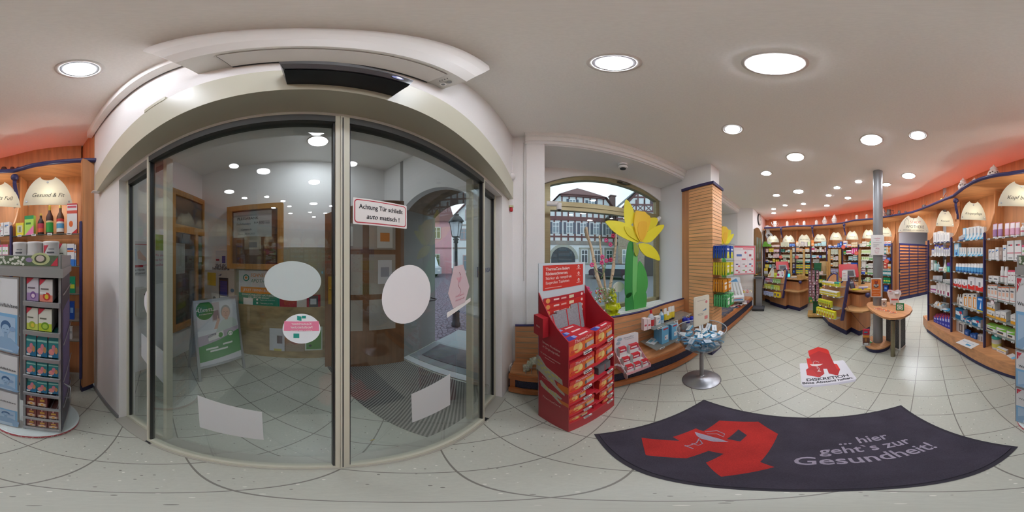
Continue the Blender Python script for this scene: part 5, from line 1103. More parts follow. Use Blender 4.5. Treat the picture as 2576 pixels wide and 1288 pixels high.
# slanted display racks
def rack(BR_,TR_,BLp,label,rows,seeds,who,thick=.03):
    BR_,TR_,BLp=map(Vector,(BR_,TR_,BLp));X=(BR_-BLp);Lx=X.length;X.normalize();Zv=TR_-BR_;Lz=Zv.length;Zv.normalize();Yv=Zv.cross(X)      # X right, Z up the board, Y into the board
    R=Matrix((X,Yv,Zv)).transposed().to_4x4()
    t=thing('display_rack',label,'display rack',BLp);t.rotation_euler=R.to_euler()
    m=MB();n=10;H=Lz
    prof=[(0,0),(Lx,0),(Lx,H*.86)]+[(Lx-.02-.10*(i/n),H*(.86+.14*sin(pi/2*i/n))) for i in range(1,n+1)]+[(Lx*.70,H*.97)]
    prof=[(0,0),(Lx,0),(Lx,H*.90),(Lx*.98,H*.97),(Lx*.90,H),(Lx*.82,H*.95)]+[(Lx*.66+Lx*.16*cos(a),H*.90-H*.10*sin(a)) for a in [pi*i/8 for i in range(9)]]+[(Lx*.46,H*.98),(Lx*.30,H),(Lx*.15,H*.95),(Lx*.04,H*.86),(0,H*.74)]
    m.plate(prof,0,thick,WOOD);m.build('slatted_board',t)
    m=MB()
    for k in range(1,8):m.box((.0,-.0012,H*k/9),(Lx,0,H*k/9+.004),GREYM)
    m.build('groove',t)
    m=MB();m.box((Lx,-.02,0),(Lx+.03,thick+.02,H*.92),BLUE);pth=[(x,.01,z) for x,z in prof[3:]];m.tube([(Lx+.014,.01,H*.91)]+pth,.021,BLUE,8);m.box((-.012,0,0),(0,thick,H*.74),BLUE);m.build('blue_edge',t)
    Ri=R.to_3x3();up=Ri.transposed() @ Vector((0,0,1));hz=(Ri.transposed() @ (Ri @ Vector((0,-1,0))-Vector((0,0,(Ri @ Vector((0,-1,0))).z)))).normalized()   # horizontal direction out of the board
    rz=atan2(X.y,X.x)
    for j,(zf,dep,its) in enumerate(rows):
        o0=Vector((0,0,H*zf));a,b=o0,o0+Vector((Lx,0,0));c_,d_=b+hz*dep,a+hz*dep
        m=MB();th=up*.006;vs=[a,b,c_,d_,a+th,b+th,c_+th,d_+th];m.add(vs,[(0,1,2,3),(7,6,5,4),(0,4,5,1),(1,5,6,2),(2,6,7,3),(3,7,4,0)],SHG)
        o=m.build('glass_shelf',t);m=MB()
        for q_ in (.15,.45,.75):e_=d_+(c_-d_)*q_;m.box((e_.x-.02,e_.y-.004,e_.z-.01),(e_.x+.02,e_.y-.001,e_.z+.01),PAPER)
        m.build('price_tag',o)
        x=.02;cnt=0
        for (kind,w_,h_,n_,hi,dd) in its:
            for q_ in range(n_):
                for g_ in range(hi):
                    l3=Vector((x+w_/2,0,H*zf))+hz*dep*.95+up*(.0065+g_*h_);wpos=Matrix.Translation(BLp) @ R @ l3
                    place(kind,wpos.x,wpos.y,wpos.z,w_*.96,h_*.98,dd,rz,'%s, %s from left%s, %s shelf of the %s' % (PK[kind]['look'],ordw[cnt],(' upper' if g_ else ' lower') if hi > 1 else '',['top','second','third','bottom'][j] if j < len(rows)-1 else 'bottom',who),'goods on the %s' % who)
                x += w_;cnt += 1
    return t
pack('yw','#e3d23c',((-.5,.5,.62,1,'#e6e3da'),(-.4,.0,.2,.5,'#d0ae30')),top='#dfe0dc',look='yellow and white box',nm='medicine_box')
pack('yg','#dfe04a',((-.5,.5,.6,1,'#2fa88a'),(-.2,.3,.2,.5,'o#8fc04a')),top='#2fa88a',look='yellow box, green lid',nm='medicine_box')
pack('yp','#dfe03a',((-.45,.45,.0,.5,'#d9c43c'),(-.25,.25,.08,.5,'#7c5a3c'),(-.3,.3,.6,.85,'#9cc04a')),look='yellow box with brown picture',nm='medicine_box')
pack('yb','#e6e02c',((-.3,.3,.1,.45,'#c98a3c'),(-.35,.35,.55,.8,'#efeb9a')),look='bright yellow box',nm='medicine_box')
pack('pinkbag','#d9a4b8',((-.5,.5,.55,.8,'#c8486c'),(-.2,.2,.1,.5,'#e9d8dc')),look='pink sachet pack');pack('viobag','#a489b8',((-.2,.2,.1,.5,'#e4dce9'),),look='violet sachet pack');pack('grnbag','#8fbf72',((-.2,.2,.1,.6,'#d4e6c4'),),look='green sachet pack')
pack('ylwbag','#c9cf4a',((-.2,.2,.1,.6,'#e9ebc0'),),look='yellow-green sachet pack');pack('tissue','#a9b4d8',((-.3,.3,.3,.6,'#c9d0e6'),),look='pale blue tissue pack');pack('ylwblue','#e6c82c',((-.2,.2,.3,.8,'#3a3f8c'),),look='yellow box, blue mark')
rack((2.615,-1.253,.39),(2.746,-1.44,1.25),(3.08,-1.03,.39),'slanted blue-edged display rack of yellow boxes at near counter',
     [(.73,.13,[('yw',.082,.075,4,1,.05),('yg',.06,.085,2,1,.05)]),(.70-.22+.04,.16,[('yw',.075,.045,6,2,.10)]),(.27,.15,[('yp',.055,.12,6,1,.06)]),(.06,.16,[('yb',.066,.14,7,1,.06)])],0,'near counter rack')
for k in range(4):   # boxes behind on the top shelf
    pass
rack((4.583,-.40,.385),(4.80,-.492,1.22),(5.02,.07,.385),'slanted blue-edged display rack of sachets at far counter',
     [(.50,.12,[('pinkbag',.06,.11,3,1,.04),('viobag',.06,.11,2,1,.04),('grnbag',.07,.12,4,1,.04)]),(.27,.13,[('ylwbag',.065,.13,4,1,.04),('grnbag',.06,.13,2,1,.04),('ylwbag',.065,.13,3,1,.04)]),(.03,.13,[('tissue',.10,.11,4,1,.06),('ylwblue',.11,.14,2,1,.06)])],0,'far counter rack')
# monitors with red backs
def monitor(px,d,zc,w_,h,label,turn,tilt):
    p=pd(px,d,zc);t=thing('cash_monitor',label,'monitor',p,facing(-p.x,-p.y)+turn)
    m=MB();m.T=Matrix.Rotation(tilt,4,'X');m.plate(rrect(w_,h,.02),-.015,.02,M('#b3232a',.3));m.plate(rrect(w_*.98,h*.96,.02),.02,.03,BLACK);m.build('screen_back',t)
    m=MB();m.T=Matrix.Rotation(tilt,4,'X');m.plate([(-w_*.32,-h*.5),(w_*.32,-h*.5),(w_*.30,h*.06),(-w_*.30,h*.06)],-.03,-.015,GREY);m.plate([(-w_*.24,-h*.42),(w_*.24,-h*.42),(w_*.22,-.01),(-w_*.22,-.01)],-.034,-.03,DARK);m.build('rear_cover',t)
    m=MB();m.tube([(.10,-.03,-h*.2),(.12,-.07,-h*.35),(.10,-.06,-h*.6),(.08,-.02,.965-zc)],.018,SILVER,8);m.box((-.02,-.09,.956-zc),(.16,.08,.975-zc),SILVER);m.build('stand_arm',t)
    return t
monitor(1968,5.0,1.30,.40,.27,'red-backed cash monitor on far counter',.25,-.45)
monitor(2135,3.5,1.28,.42,.30,'red-backed cash monitor on near counter',.25,-.45)
p=pd(1982.5,4.9,.956);t=thing('card_terminal','small terminal with bright blue screen on far counter','terminal',p,facing(-p.x,-p.y))
m=MB();m.T=Matrix.Rotation(-.25,4,'X');m.box((-.075,0,0),(.075,.02,.12),BLACK);m.build('housing',t);m=MB();m.T=Matrix.Rotation(-.25,4,'X');m.box((-.062,-.001,.015),(.062,0,.105),M('#1fb0d8',.4,kind='emit',e=.5));m.build('screen',t)
t,h=card('counter_note','white handwritten note clipped on near display rack','note',2125,3.02,681,706.5,.105,turn=.1)
rule(.05,MAG,t,(-.01,-.001,h*.72),.008);rule(.05,tb,t,(.0,-.001,h*.48),.006);rule(.06,tb,t,(0,-.001,h*.18),.006)
# pine screen frames on the counters
def pine_frame(posts,label,d,z0,z1,wpost=.075,bottom=None,pane=True):
    p0=pd((posts[0]+posts[-1])/2,d);t=thing('screen_frame',label,'screen frame',(p0.x,p0.y,0),facing(-p0.x,-p0.y))
    xs=[d*tan(radians((q_-(posts[0]+posts[-1])/2)*.13975)) for q_ in posts]
    for x in xs:m=MB();m.box((x-wpost/2,0,z0),(x+wpost/2,.025,z1),PINE);m.build('post',t)
    if len(xs) > 1:
        m=MB();m.box((xs[0]-.05,-.05,z0-.001),(xs[-1]+.05,.07,z0+.03),PINE);m.build('foot_board',t)
        if pane:m=MB();m.box((xs[0]+wpost/2,.008,z0+.03),(xs[-1]-wpost/2,.012,z1-.02),GLASS);m.build('clear_screen',t)
    return t
pine_frame([1990,2022.3],'pine framed clear screen on far counter',4.95,.956,1.79,.062)
pine_frame([2086,2112.5],'pine framed clear screen on near counter, far side',4.12,.956,1.77,.062)
pine_frame([2162.5],'pine post of clear screen on near counter beside monitor',3.55,.956,1.74,.055)
m=MB();p=pd(2016,4.62,.956); 
for k in range(4):m.box((-.13,-.06,.028*k),(.13-.01*k,.06,.028*k+.024),PINE)
o=m.build('board_stack',None,p,facing(-p.x,-p.y)+.1);tag(o,'small stack of pine boards at far counter corner','boards')
p=pd(2004,4.75,.956)
for k,(c_,s_) in enumerate((('#d5d3d0','grey-white'),('#b9b7b4','grey'),('#c9c4bb','beige'))):
    o=MB().box((-.16,-.07,0),(.16,.07,.012),M(c_,.6)).build('magazine',None,(p.x,p.y,.9562+.0125*k),facing(-p.x,-p.y)+.15*k);tag(o,s_+' magazine in the pile on the far counter, %s from below' % ordw[k],'magazine','magazine pile on far counter')
# goods on far counter front
def cutout(name,label,cat,px,d,z,pts,c_,turn=0,extra=()):
    p=pd(px,d,z);t=thing(name,label,cat,p,facing(-p.x,-p.y)+turn);m=MB();m.plate(pts,0,.004,M(c_,.6));m.plate([(-.02,0),(.02,0),(0,.06)],.004,.05,M(c_,.6));m.build('card',t)
    if extra:
        m=MB()
        for k,(kk,a,b,rx,rz2,cc) in enumerate(extra):
            if kk == 'e':m.ell(a,b,rx,rz2,-.0008*(k+1),M(cc,.6),20)
            else:m.box((a,-.0008*(k+1),b),(rx,0,rz2),M(cc,.6))
        m.build('print',t)
    return t
cutout('card_display','white counter display with orange flowers on far counter','display',1941,4.95,.957,[(-.12,0),(.10,0),(.06,.26),(.0,.27),(-.09,.1)],'#dcdccb',0,(('e',-.05,.07,.022,.022,'#d88a3a'),('e',-.08,.04,.02,.02,'#dca040'),('e',-.03,.12,.014,.014,'#dca040'),('b',0,.2,.05,.24,'#b9c0b4')))
cutout('card_display','yellow card display on far counter between white ones','display',1950,4.85,.957,[(-.04,0),(.05,0),(.06,.14),(-.03,.14)],'#d8dc4a',0,(('e',-.02,.05,.015,.01,'#8fb02c'),('e',.02,.06,.015,.01,'#8fb02c')))
cutout('card_display','white rounded display with magenta disc on far counter','display',1963,4.75,.957,[(-.12,0),(.08,0),(.12,.09),(.10,.2),(.06,.22),(.03,.19),(-.02,.21),(-.07,.19),(-.09,.1)],'#e6e0e4',0,(('e',-.06,.09,.035,.04,'#b83a6c'),('e',.05,.15,.012,.03,'#b83a6c'),('e',.06,.08,.016,.018,'#3a3a40'),('b',-.13,-.01,.06,.015,'#a01f3c')))
p=pd(1927,5.3,.957);m=MB();m.box((-.06,0,.16),(.06,.05,.24),M('#e0c02c',.5)).box((-.06,0,.06),(.06,.05,.155),M('#c9c6c8',.5)).box((-.06,0,0),(.06,.05,.055),M('#8f8a5a',.5));o=m.build('box_stack',None,p,facing(-p.x,-p.y));tag(o,'yellow and grey card dispenser at left end of far counter','dispenser')
for k,(z_,c_) in enumerate(((.66,'#c9c6d4'),)):
    p=pd(1926,5.15,.62); 
m=MB();m.prism([pd(1919,5.0).xy,pd(1932,4.92).xy,pd(1934,5.2).xy,pd(1920,5.45).xy],.60,.62,WOODD);o=m.build('side_shelf');tag(o,'small rounded shelf at the left flank of far counter','shelf')
p=pd(1926,5.15,.621);m=MB();m.lathe([(.001,0),(.05,0),(.055,.1),(.04,.2),(.03,.24),(.001,.25)],M('#cfcfd6',.5),14);m.lathe([(.001,.25),(.055,.25),(.055,.3),(.001,.305)],M('#23233a',.5),14);o=m.build('dispenser_bottle',None,p);tag(o,'white bottle with dark cap on the flank shelf of far counter','bottle')
# flat goods and stack on near counter
p=pd(2172,3.08,.956);rz_=facing(-p.x,-p.y)
for k,(dx,dy,c_,lb,a) in enumerate(((-.12,-.02,'#d8d02c','yellow',.3),(-.02,.02,'#3f4a9c','blue',.25),(.09,.0,'#d9b82c','yellow-orange',-.3),(.0,.09,'#c9c4cf','grey',.1))):
    v=Matrix.Rotation(rz_,3,'Z') @ Vector((dx,dy,0));o=MB().box((-.09,-.03,0),(.09,.03,.02),M(c_,.5)).build('flat_pack',None,(p.x+v.x,p.y+v.y,.9565+(.0205 if k == 3 else 0)),rz_+a);tag(o,lb+' flat pack lying on near counter beside column','pack','flat packs on near counter')
p=pd(2170,3.75,.956);t=thing('scanner','small black scanner on near counter behind the pine post','scanner',p);m=MB();m.cyl((0,0),.05,0,.02,BLACK,18);m.tube([(0,0,.02),(0,0,.10)],.012,BLACK,8);m.build('foot',t);m=MB();m.box((-.03,-.05,.10),(.03,.04,.14),BLACK);m.build('head',t)
# pin pad left of monitor 2
p=pd(2146,3.2,.956);t=thing('payment_terminal','dark payment terminal with red side on near counter','terminal',p,facing(-p.x,-p.y)+.5);m=MB();m.T=Matrix.Rotation(-.5,4,'X');m.box((-.05,0,0),(.05,.03,.16),M('#23262e',.4));m.box((.05,-.002,0),(.056,.03,.16),RED_);m.build('housing',t);m=MB();m.T=Matrix.Rotation(-.5,4,'X')
for r_ in range(4):
    for q_ in range(3):m.box((-.035+.025*q_,-.004,.015+.02*r_),(-.018+.025*q_,0,.028+.02*r_),M('#5a6478',.4))
m.box((-.04,-.003,.105),(.04,0,.145),M('#8a93a0',.3));m.build('keypad',t)

# ================================================================ GREEN TURNING STAND between the counters
p=pd(2052,4.15,0);t=thing('sweets_stand','tall green floor stand with pine board and hanging sweets','display stand',p,facing(-p.x,-p.y))
m=MB();m.plate([(-.19,.045),(.22,-.0+.045),(.24,.10),(.10,.11),(-.02,.09),(-.20,.10)],-.20,.20,PINE);m.build('foot',t)
m=MB();[m.ball((x,y,.022),.022,BLACK,8) for x in (-.14,.18) for y in (-.14,.14)];m.build('castor',t)
GD=M('#1c5a38',.5);m=MB();m.box((-.07,-.03,.10),(.15,.05,1.16),GD);m.plate([(-.05,1.16),(.13,1.16),(.15,1.42),(-.04,1.42)],-.02,.02,GD);m.build('green_core',t)
text('Soodaa',.05,M('#2f7a50',.5),t,(.05,-.023,1.32),name='board_lettering')
m=MB();m.box((.10,.06,.55),(.30,.09,1.46),M('#c4a878',.6));m.box((.27,-.10,.55),(.30,.09,1.46),PINE);m.build('pine_board',t)
m=MB();[m.box((.06,-.12,z),(.27,.06,z+.012),M('#8a8478',.6)) for z in (.72,.92,1.12)];m.build('tray',t)
m=MB();m.tube([(-.06,-.02,.45),(-.06,-.02,1.28)],.01,DARK,6)
for k in range(10):
    z=.52+.075*k;m.tube([(-.06,-.02,z),(-.12,-.1,z+.01)],.003,SILVER,4);m.tube([(-.06,-.02,z),(.02,-.12,z+.01)],.003,SILVER,4)
m.build('hook_pole',t)
Rz=Matrix.Rotation(facing(-p.x,-p.y),3,'Z');rr=random.Random(3)
n_=0
for k in range(11):
    for j,x in enumerate((-.14,-.05,.04)):
        v=Rz @ Vector((x+rr.uniform(-.012,.012),-.10-rr.uniform(0,.03),.45+.072*k));c_=rr.choice(['#7a5a66','#8c6a70','#6b4a58','#a08a90','#8a5a66'])
        m=MB();m.plate([(-.035,0),(.035,0),(.037,.075),(.028,.082),(-.028,.082),(-.037,.075)],-.008,.008,M(c_,.35));m.ell(rr.uniform(-.01,.01),.03,.02,.018,-.0085,M(rr.choice(['#c9b8bc','#b08a94','#e0d6d8']),.4),10)
        o=m.build('sweets_bag',None,p+v,facing(-p.x,-p.y)+rr.uniform(-.3,.3));tag(o,'small dark pink sweets bag hanging on green stand, %s from below, %s' % (ordw[k],['left','middle','right'][j]),'bag','hanging sweets bags')
for k,(x,z,c_,lb) in enumerate(((.13,1.133,'#c9b0ac','pink-grey'),(.12,.933,'#c4cc3a','lime green'),(.21,.933,'#3f9a5c','green'),(.15,.733,'#d8c83a','yellow'),(.10,.62,'#b8323c','red'))):
    v=Rz @ Vector((x,-.05,z));o=MB().box((-.05 if x < .2 else -.02,-.05,0),(.05 if x < .2 else .02,.05,.075),M(c_,.45)).box((-.02,-.051,.02),(.02,-.05,.05),M('#e6e0cf',.5)).build('sweets_box',None,p+v,facing(-p.x,-p.y));tag(o,lb+' sweets box on the right side of the green stand','box','boxes on green stand')
v=Rz @ Vector((-.12,-.12,.42));o=MB().plate([(-.05,0),(.05,0),(.05,.14),(-.05,.14)],-.012,.012,M('#3f8a4a',.4)).ell(0,.05,.03,.03,-.0125,M('#c9a04a',.5)).build('sweets_bag',None,p+v,facing(-p.x,-p.y)+.2);tag(o,'green bag with golden picture low on the stand left side','bag')

# ================================================================ DRAWER CABINETS in the back room
A_=Vector((3.98,-4.15));B_=Vector((3.70,-5.95));u=(B_-A_).normalized();L=(B_-A_).length;rz_=atan2(u.y,u.x)
ncol=4
for k in range(ncol):
    a=A_+u*(L*k/ncol);wd=L/ncol;t=thing('drawer_cabinet','tall timber drawer cabinet with blue frame, %s from left in back room' % ordw[k],'drawer cabinet',(a.x,a.y,0),rz_,'drawer cabinets in back room')
    m=MB();m.box((0,.02,.0),(wd,.5,2.06),WOOD);m.build('body',t)
    m=MB();m.box((0,0,0),(.022,.02,2.06),DBLUE);m.box((wd-.022,0,0),(wd,.02,2.06),DBLUE);m.box((0,0,2.035),(wd,.02,2.06),DBLUE);m.box((0,0,0),(wd,.02,.12),DBLUE);m.build('blue_frame',t)
    for j in range(17):
        z0=.125+j*.1125;m=MB();m.box((.022,.0,z0),(wd-.022,.02,z0+.078),M('#b9744a',.5,kind='wood',sc=(1.4,22,22)));m.box((.022,-.012,z0+.078),(wd-.022,.02,z0+.104),DBLUE);m.build('drawer',t)
p=A_+u*.1;o=MB().box((0,0,0),(.4,.4,.22),WOOD).build('box',None,(3.80,-6.0,2.061),rz_);o.name='storage_box';tag(o,'plain brown wooden box standing on top of back room cabinets','box')
p=pd(2262,5.75,.98);t=thing('wall_phone','small black wall device beside back room opening','phone',(p.x-.02,p.y+.05,1.02),rz_);m=MB();m.box((-.05,-.05,0),(.03,0,.13),BLACK);m.box((-.07,-.07,-.03),(.05,0,-.01),PINE);m.build('handset',t)
# ================================================================ PILLAR with slatted cladding
SLAT=M('#f0b680',.45,kind='wood',name='slat_wood',sc=(1.5,1.5,14));GRV=M('#8f9a84',.4,.3,name='slat_groove')
PC=Vector((2.16,.77));PR=Vector((2.455,.722));PLn=Vector((2.262,1.315));PB=PR+(PLn-PC)
m=MB();pc_=(PC+PB)/2
m.prism([PC+(pc_-PC)*.12,PR+(pc_-PR)*.12,PB,PLn],2.70,CEIL,WALL);m.prism([PC+(pc_-PC)*.1,PR+(pc_-PR)*.1,PB,PLn],.12,2.70,WALL);struct(m.build('wall_pillar'))
t=thing('pillar_cladding','slatted timber cladding with grey grooves round the wall pillar','pillar cladding')
def slats(m,A,B,z0,z1,plain=0.0,th=.02,pitch=.054):
    A=Vector(A);B=Vector(B);u=(B-A).normalized();L=(B-A).length
    nv=Vector((u.y,-u.x));
    if nv.dot(-A) < 0:nv=-nv
    a0=A+u*plain
    m.prism([A,B,B-nv*th,A-nv*th],z0,z1,GRV)
    if plain:m.prism([A+nv*.004,a0+nv*.004,a0,A],z0,z1,WOOD)
    z=z0
    while z < z1-.01:
        m.prism([a0,B+u*.001,B+u*.001+nv*.006,a0+nv*.006],z,min(z+pitch-.007,z1),SLAT);z += pitch
    return nv
m=MB();slats(m,PLn,PC,.16,2.68,plain=.145);m.build('slatted_face',t)
m=MB();slats(m,PC,PR,.16,2.68);m.build('slatted_face',t)
m=MB();m.strip([PLn+Vector((-.03,0)),PC+Vector((-.03,-.03)),PR+Vector((.02,-.03)),PB+Vector((.02,0))],2.68,2.725,.06,BLUE);m.build('blue_cornice',t)
m=MB();m.prism([PC+Vector((0,0)),PR,PB,PLn],0,.16,DBLUE);m.build('blue_plinth',t)

# ================================================================ BENCHES under the windows
def bench(name,label,fr_,bk,ztop,group=None):
    t=thing(name,label,'bench');fr_=[Vector(p) for p in fr_];bk=[Vector(p) for p in bk]
    out=lambda P_,k:[p-p.normalized()*k for p in P_]
    m=MB();m.prism(out(fr_,.012)+bk[::-1],ztop-.025,ztop,WOODH);m.build('seat_board',t)
    OR=M('#b9713f',.45,kind='wood',name='bench_rail',sc=(1.4,20,20))
    m=MB();m.strip(fr_,ztop-.095,ztop-.026,-.03,OR);m.strip(fr_,.035,.11,-.03,OR);m.build('rail',t)
    m=MB();m.strip([p+p.normalized()*.015 for p in fr_],.11,ztop-.095,-.01,M('#34374f',.7,kind='mesh',sc=120,name='blue_mesh'));m.build('mesh_panel',t)
    m=MB()
    for a in (0,len(fr_)-1):p=fr_[a];q=bk[0] if a == 0 else bk[-1];d=(fr_[1]-fr_[0]).normalized()*.05 if a == 0 else (fr_[-2]-fr_[-1]).normalized()*.05;m.prism([p,p+d,q+d,q],.035,ztop-.026,OR)
    m.build('end_panel',t)
    m=MB()
    for p in (fr_[0]*1.05,fr_[len(fr_)//2]*1.04,fr_[-1]*1.03):m.cyl((p.x,p.y),.018,0,.036,BLACK,10)
    m.build('foot',t);return t
bf=[Vector((-.018,1.458)),Vector((.10,1.405)),Vector((.207,1.375)),Vector((.45,1.315)),Vector((.70,1.27)),Vector((.898,1.24)),Vector((1.06,1.205)),Vector((1.223,1.164)),Vector((1.44,1.108)),Vector((1.652,1.049)),Vector((1.90,.995)),Vector((2.10,.975))]
bb=[W(-.235,1.63).xy if hasattr(W(-.235,1.63),'xy') else W(-.235,1.63),W(.9,1.63),W(2.02,1.63)]
bench('window_bench','low curved timber bench with blue mesh front under the first shop window',bf,bb,.36)
t=thing('bench_backboard','wavy slatted backboard with blue top edge behind window bench','backboard')
m=MB()
def wave(t_):return .865+.0*t_+(.06/(1+math.exp(-(t_-1.42)*9)))+.02*sin(t_*2.2)
ns=36;tl=[-.22+(2.06+.22)*i/ns for i in range(ns+1)]
for i in range(ns):
    a,b=tl[i],tl[i+1];m.T=Matrix.Rotation(RW,4,'Z');m.add([(a,1.612,.36),(b,1.612,.36),(b,1.612,wave(b)),(a,1.612,wave(a)),(a,1.63,.36),(b,1.63,.36),(b,1.63,wave(b)),(a,1.63,wave(a))],[(0,1,2,3),(7,6,5,4),(3,2,6,7)],WOODH)
m.build('board',t)
m=MB();m.T=Matrix.Rotation(RW,4,'Z')
for k in range(6):m.box((-.21,1.610,.43+.072*k),(2.05,1.612,.435+.072*k),GRV)
m.build('groove',t)
m=MB();m.tube([W(a,1.62,wave(a)+.004) for a in tl],.014,BLUE,8);m.build('blue_edge',t)
b2f=[Vector((2.62,.90)),Vector((2.877,.844)),Vector((3.5,.72)),Vector((4.2,.58)),Vector((4.74,.475))]
b2b=[W(2.42,1.62),W(3.5,1.62),W(4.58,1.62)]
bench('window_bench','low straight timber bench with blue mesh front beyond the slatted pillar',b2f,b2b,.39)
t=thing('bench_backboard','wavy timber backboard behind the far window bench','backboard');m=MB();m.T=Matrix.Rotation(RW,4,'Z')
w2=lambda a:.86+.05*sin((a-3.2)*2.2)
tl2=[2.85+(4.55-2.85)*i/20 for i in range(21)]
for a,b in zip(tl2[:-1],tl2[1:]):m.add([(a,1.612,.39),(b,1.612,.39),(b,1.612,w2(b)),(a,1.612,w2(a)),(a,1.63,.39),(b,1.63,.39),(b,1.63,w2(b)),(a,1.63,w2(a))],[(0,1,2,3),(7,6,5,4),(3,2,6,7)],WOODH)
m.build('board',t);m=MB();m.tube([W(a,1.62,w2(a)) for a in tl2],.014,BLUE,8);m.build('blue_edge',t)
# seat cushion
m=MB();cpts=[Vector((2.66,.88)),Vector((3.05,.79)),Vector((3.42,.73)),Vector((3.45,1.05)),Vector((2.72,1.17))]
m.prism(cpts,.391,.45,M('#4f5666',.8,kind='floral',name='floral_fabric'));o=m.build('seat_cushion');tag(o,'grey-blue floral seat cushion on the far window bench','cushion')
bv=o.modifiers.new('soft','BEVEL');bv.width=.022;bv.segments=3

# ================================================================ HANGING SWEETS PACKS on the pillar
def bagpack(c1,c2,c3):
    m=MB();m.plate([(-.055,.0),(.055,.0),(.058,.01),(.052,.16),(.054,.175),(-.054,.175),(-.052,.16),(-.058,.01)],-.011,.011,M(c1,.3));m.plate([(-.05,.0),(.05,.0),(.045,.05),(-.045,.065)],-.012,-.011,M(c3,.35));m.box((-.034,-.0125,.035),(.03,-.011,.09),M(c2,.4));m.box((-.04,-.0125,.11),(.04,-.011,.135),M('#e6e6ea',.4));return m
HG=[('blue','#2650b0','#e0dc5a','#c9cf3c',1.235,1.41,6,0),('yellow','#dcd02c','#eae6c0','#4f9a3c',.93+.02,1.14,6,0),('orange','#e0952c','#efe6d0','#c97a24',.665,.86,5,0),('green','#5cb872','#e0e8dc','#3f9a4c',.42,.62,6,.02)]
nP=Vector(((PR-PC).normalized().y,-(PR-PC).normalized().x));
if nP.dot(-PC) < 0:nP=-nP
uP=(PR-PC).normalized();rzP=atan2(uP.y,uP.x)
pegs={'blue':1.76,'yellow':1.525,'orange':1.285,'green':1.06}
for nm_,c1,c2_,c3,z0,z1,n_,off in HG:
    for col in range(2):
        x=.055+.14*col+off
        b0=PC+uP*x;zz=pegs[nm_]
        o=MB().tube([(b0.x,b0.y,zz),(b0.x+nP.x*.26,b0.y+nP.y*.26,zz+.01)],.0035,SILVER,5).build('peg_hook');tag(o,'steel peg hook holding %s packs on pillar, %s column' % (nm_,['left','right'][col]),'hook')
        for k in range(n_):
            v=b0+nP*(.03+.036*k)
            o=bagpack(c1,c2_,c3).build('sweets_pack',None,(v.x,v.y,zz-.19),rzP+.03*((k*7) % 3-1)) if (k == 0 and col == 0) else None
            if o is None:o=proto.copy();C.objects.link(o);o.location=(v.x,v.y,zz-.19);o.rotation_euler=(0,0,rzP+.03*((k*7) % 3-1))
            if k == 0 and col == 0:proto=o
            tag(o,'%s sweets pack on pillar hook, %s column, %s from the wall' % (nm_,['left','right'][col],ordw[k]),'sweets pack','%s sweets packs on the pillar' % nm_)

# ================================================================ TEA TOWER
fB=Vector((-.296,-.756));fC=Vector((.037,-.956));uT=(fB-fC);Lw=uT.length;uT.normalize()   # seen from the shop: right = fB
nT=Vector((.515,.857));uT=Vector((-.857,.515));mid=(fB+fC)/2;half=Lw/2
tc_=mid-nT*half;rzT=atan2(uT.y,uT.x)
t=thing('tea_tower','rotating square tea display tower with silver frame and blue portraits','display tower',(tc_.x,tc_.y,0),rzT);TW=t
h_=half
ALU=M('#a4a5a6',.35,.5,name='tower_aluminium');TM=[Matrix.Rotation(k*pi/2,4,'Z') for k in range(4)]
m=MB();m.cyl((0,0),.275,.012,.05,M('#b8444e',.5,name='tower_red_rim'),48,top=M('#d3dcd9',.3));m.build('round_base',t)
m=MB();m.cyl((0,0),.262,.05,.056,M('#cfd8d5',.3),48);m.build('base_disc',t)
for k in range(12):
    a=-pi/2-.95+.173*k;ch='für Ihre Gesundheit'
s_='Für Ihre Gesundheit'
for k,ch in enumerate(s_):
    a=-pi/2-1.0+k*.115
    if ch != ' ':text(ch,.036,M('#dcb4b2',.5),t,(.2765*cos(a),.2765*sin(a),.030),rz=a+pi/2)
m=MB();zt_=1.49
for sx_ in (-1,1):
    for sy_ in (-1,1):m.box((sx_*h_-.012*(sx_ > 0)-0,sy_*h_-.012*(sy_ > 0),.056),(sx_*h_+.012*(sx_ < 0),sy_*h_+.012*(sy_ < 0),zt_),ALU)
m.box((-.006,-h_,.056),(.006,-h_+.02,zt_),ALU);m.build('frame_post',t)
m=MB();m.box((-h_-.012,-h_-.012,zt_),(h_+.012,h_+.012,zt_+.045),ALU);m.build('top_frame',t)
hz0,hz1=zt_+.045,zt_+.115
m=MB()
for k in range(4):m.T=TM[k];m.box((-h_,-h_-.006,hz0),(h_,-h_+.006,hz1),ALU)
m.build('header_frame',t)
m=MB();m.box((-h_+.012,-h_-.008,hz0+.014),(h_-.012,-h_-.006,hz1-.004),M('#5a6a4e',.5,kind='felt',name='flower_print'))
rr=random.Random(5)
for k in range(30):a,b=rr.uniform(-h_+.02,.0),rr.uniform(hz0+.02,hz1-.01);m.ell(a,b,.008,.007,-h_-.0081,M('#d9dcd0',.5),7,.0004)
m.ell(.09,hz0+.05,.05,.032,-h_-.0084,M('#b9bf8a',.5),24,.0004);m.ell(.09,hz0+.05,.032,.022,-h_-.0090,M('#4a5038',.5),20,.0004);m.ell(.09,hz0+.052,.022,.016,-h_-.0096,M('#c9b9b0',.5),20,.0004);m.ell(.03,hz0+.045,.02,.012,-h_-.0084,M('#8d7aa0',.5),16,.0004)
m.plate([(h_-.05,hz0+.016),(h_-.014,hz0+.016),(h_-.014,hz0+.06)],-h_-.0094,-h_-.008,M('#c43a4c',.5));m.build('header_print',t)
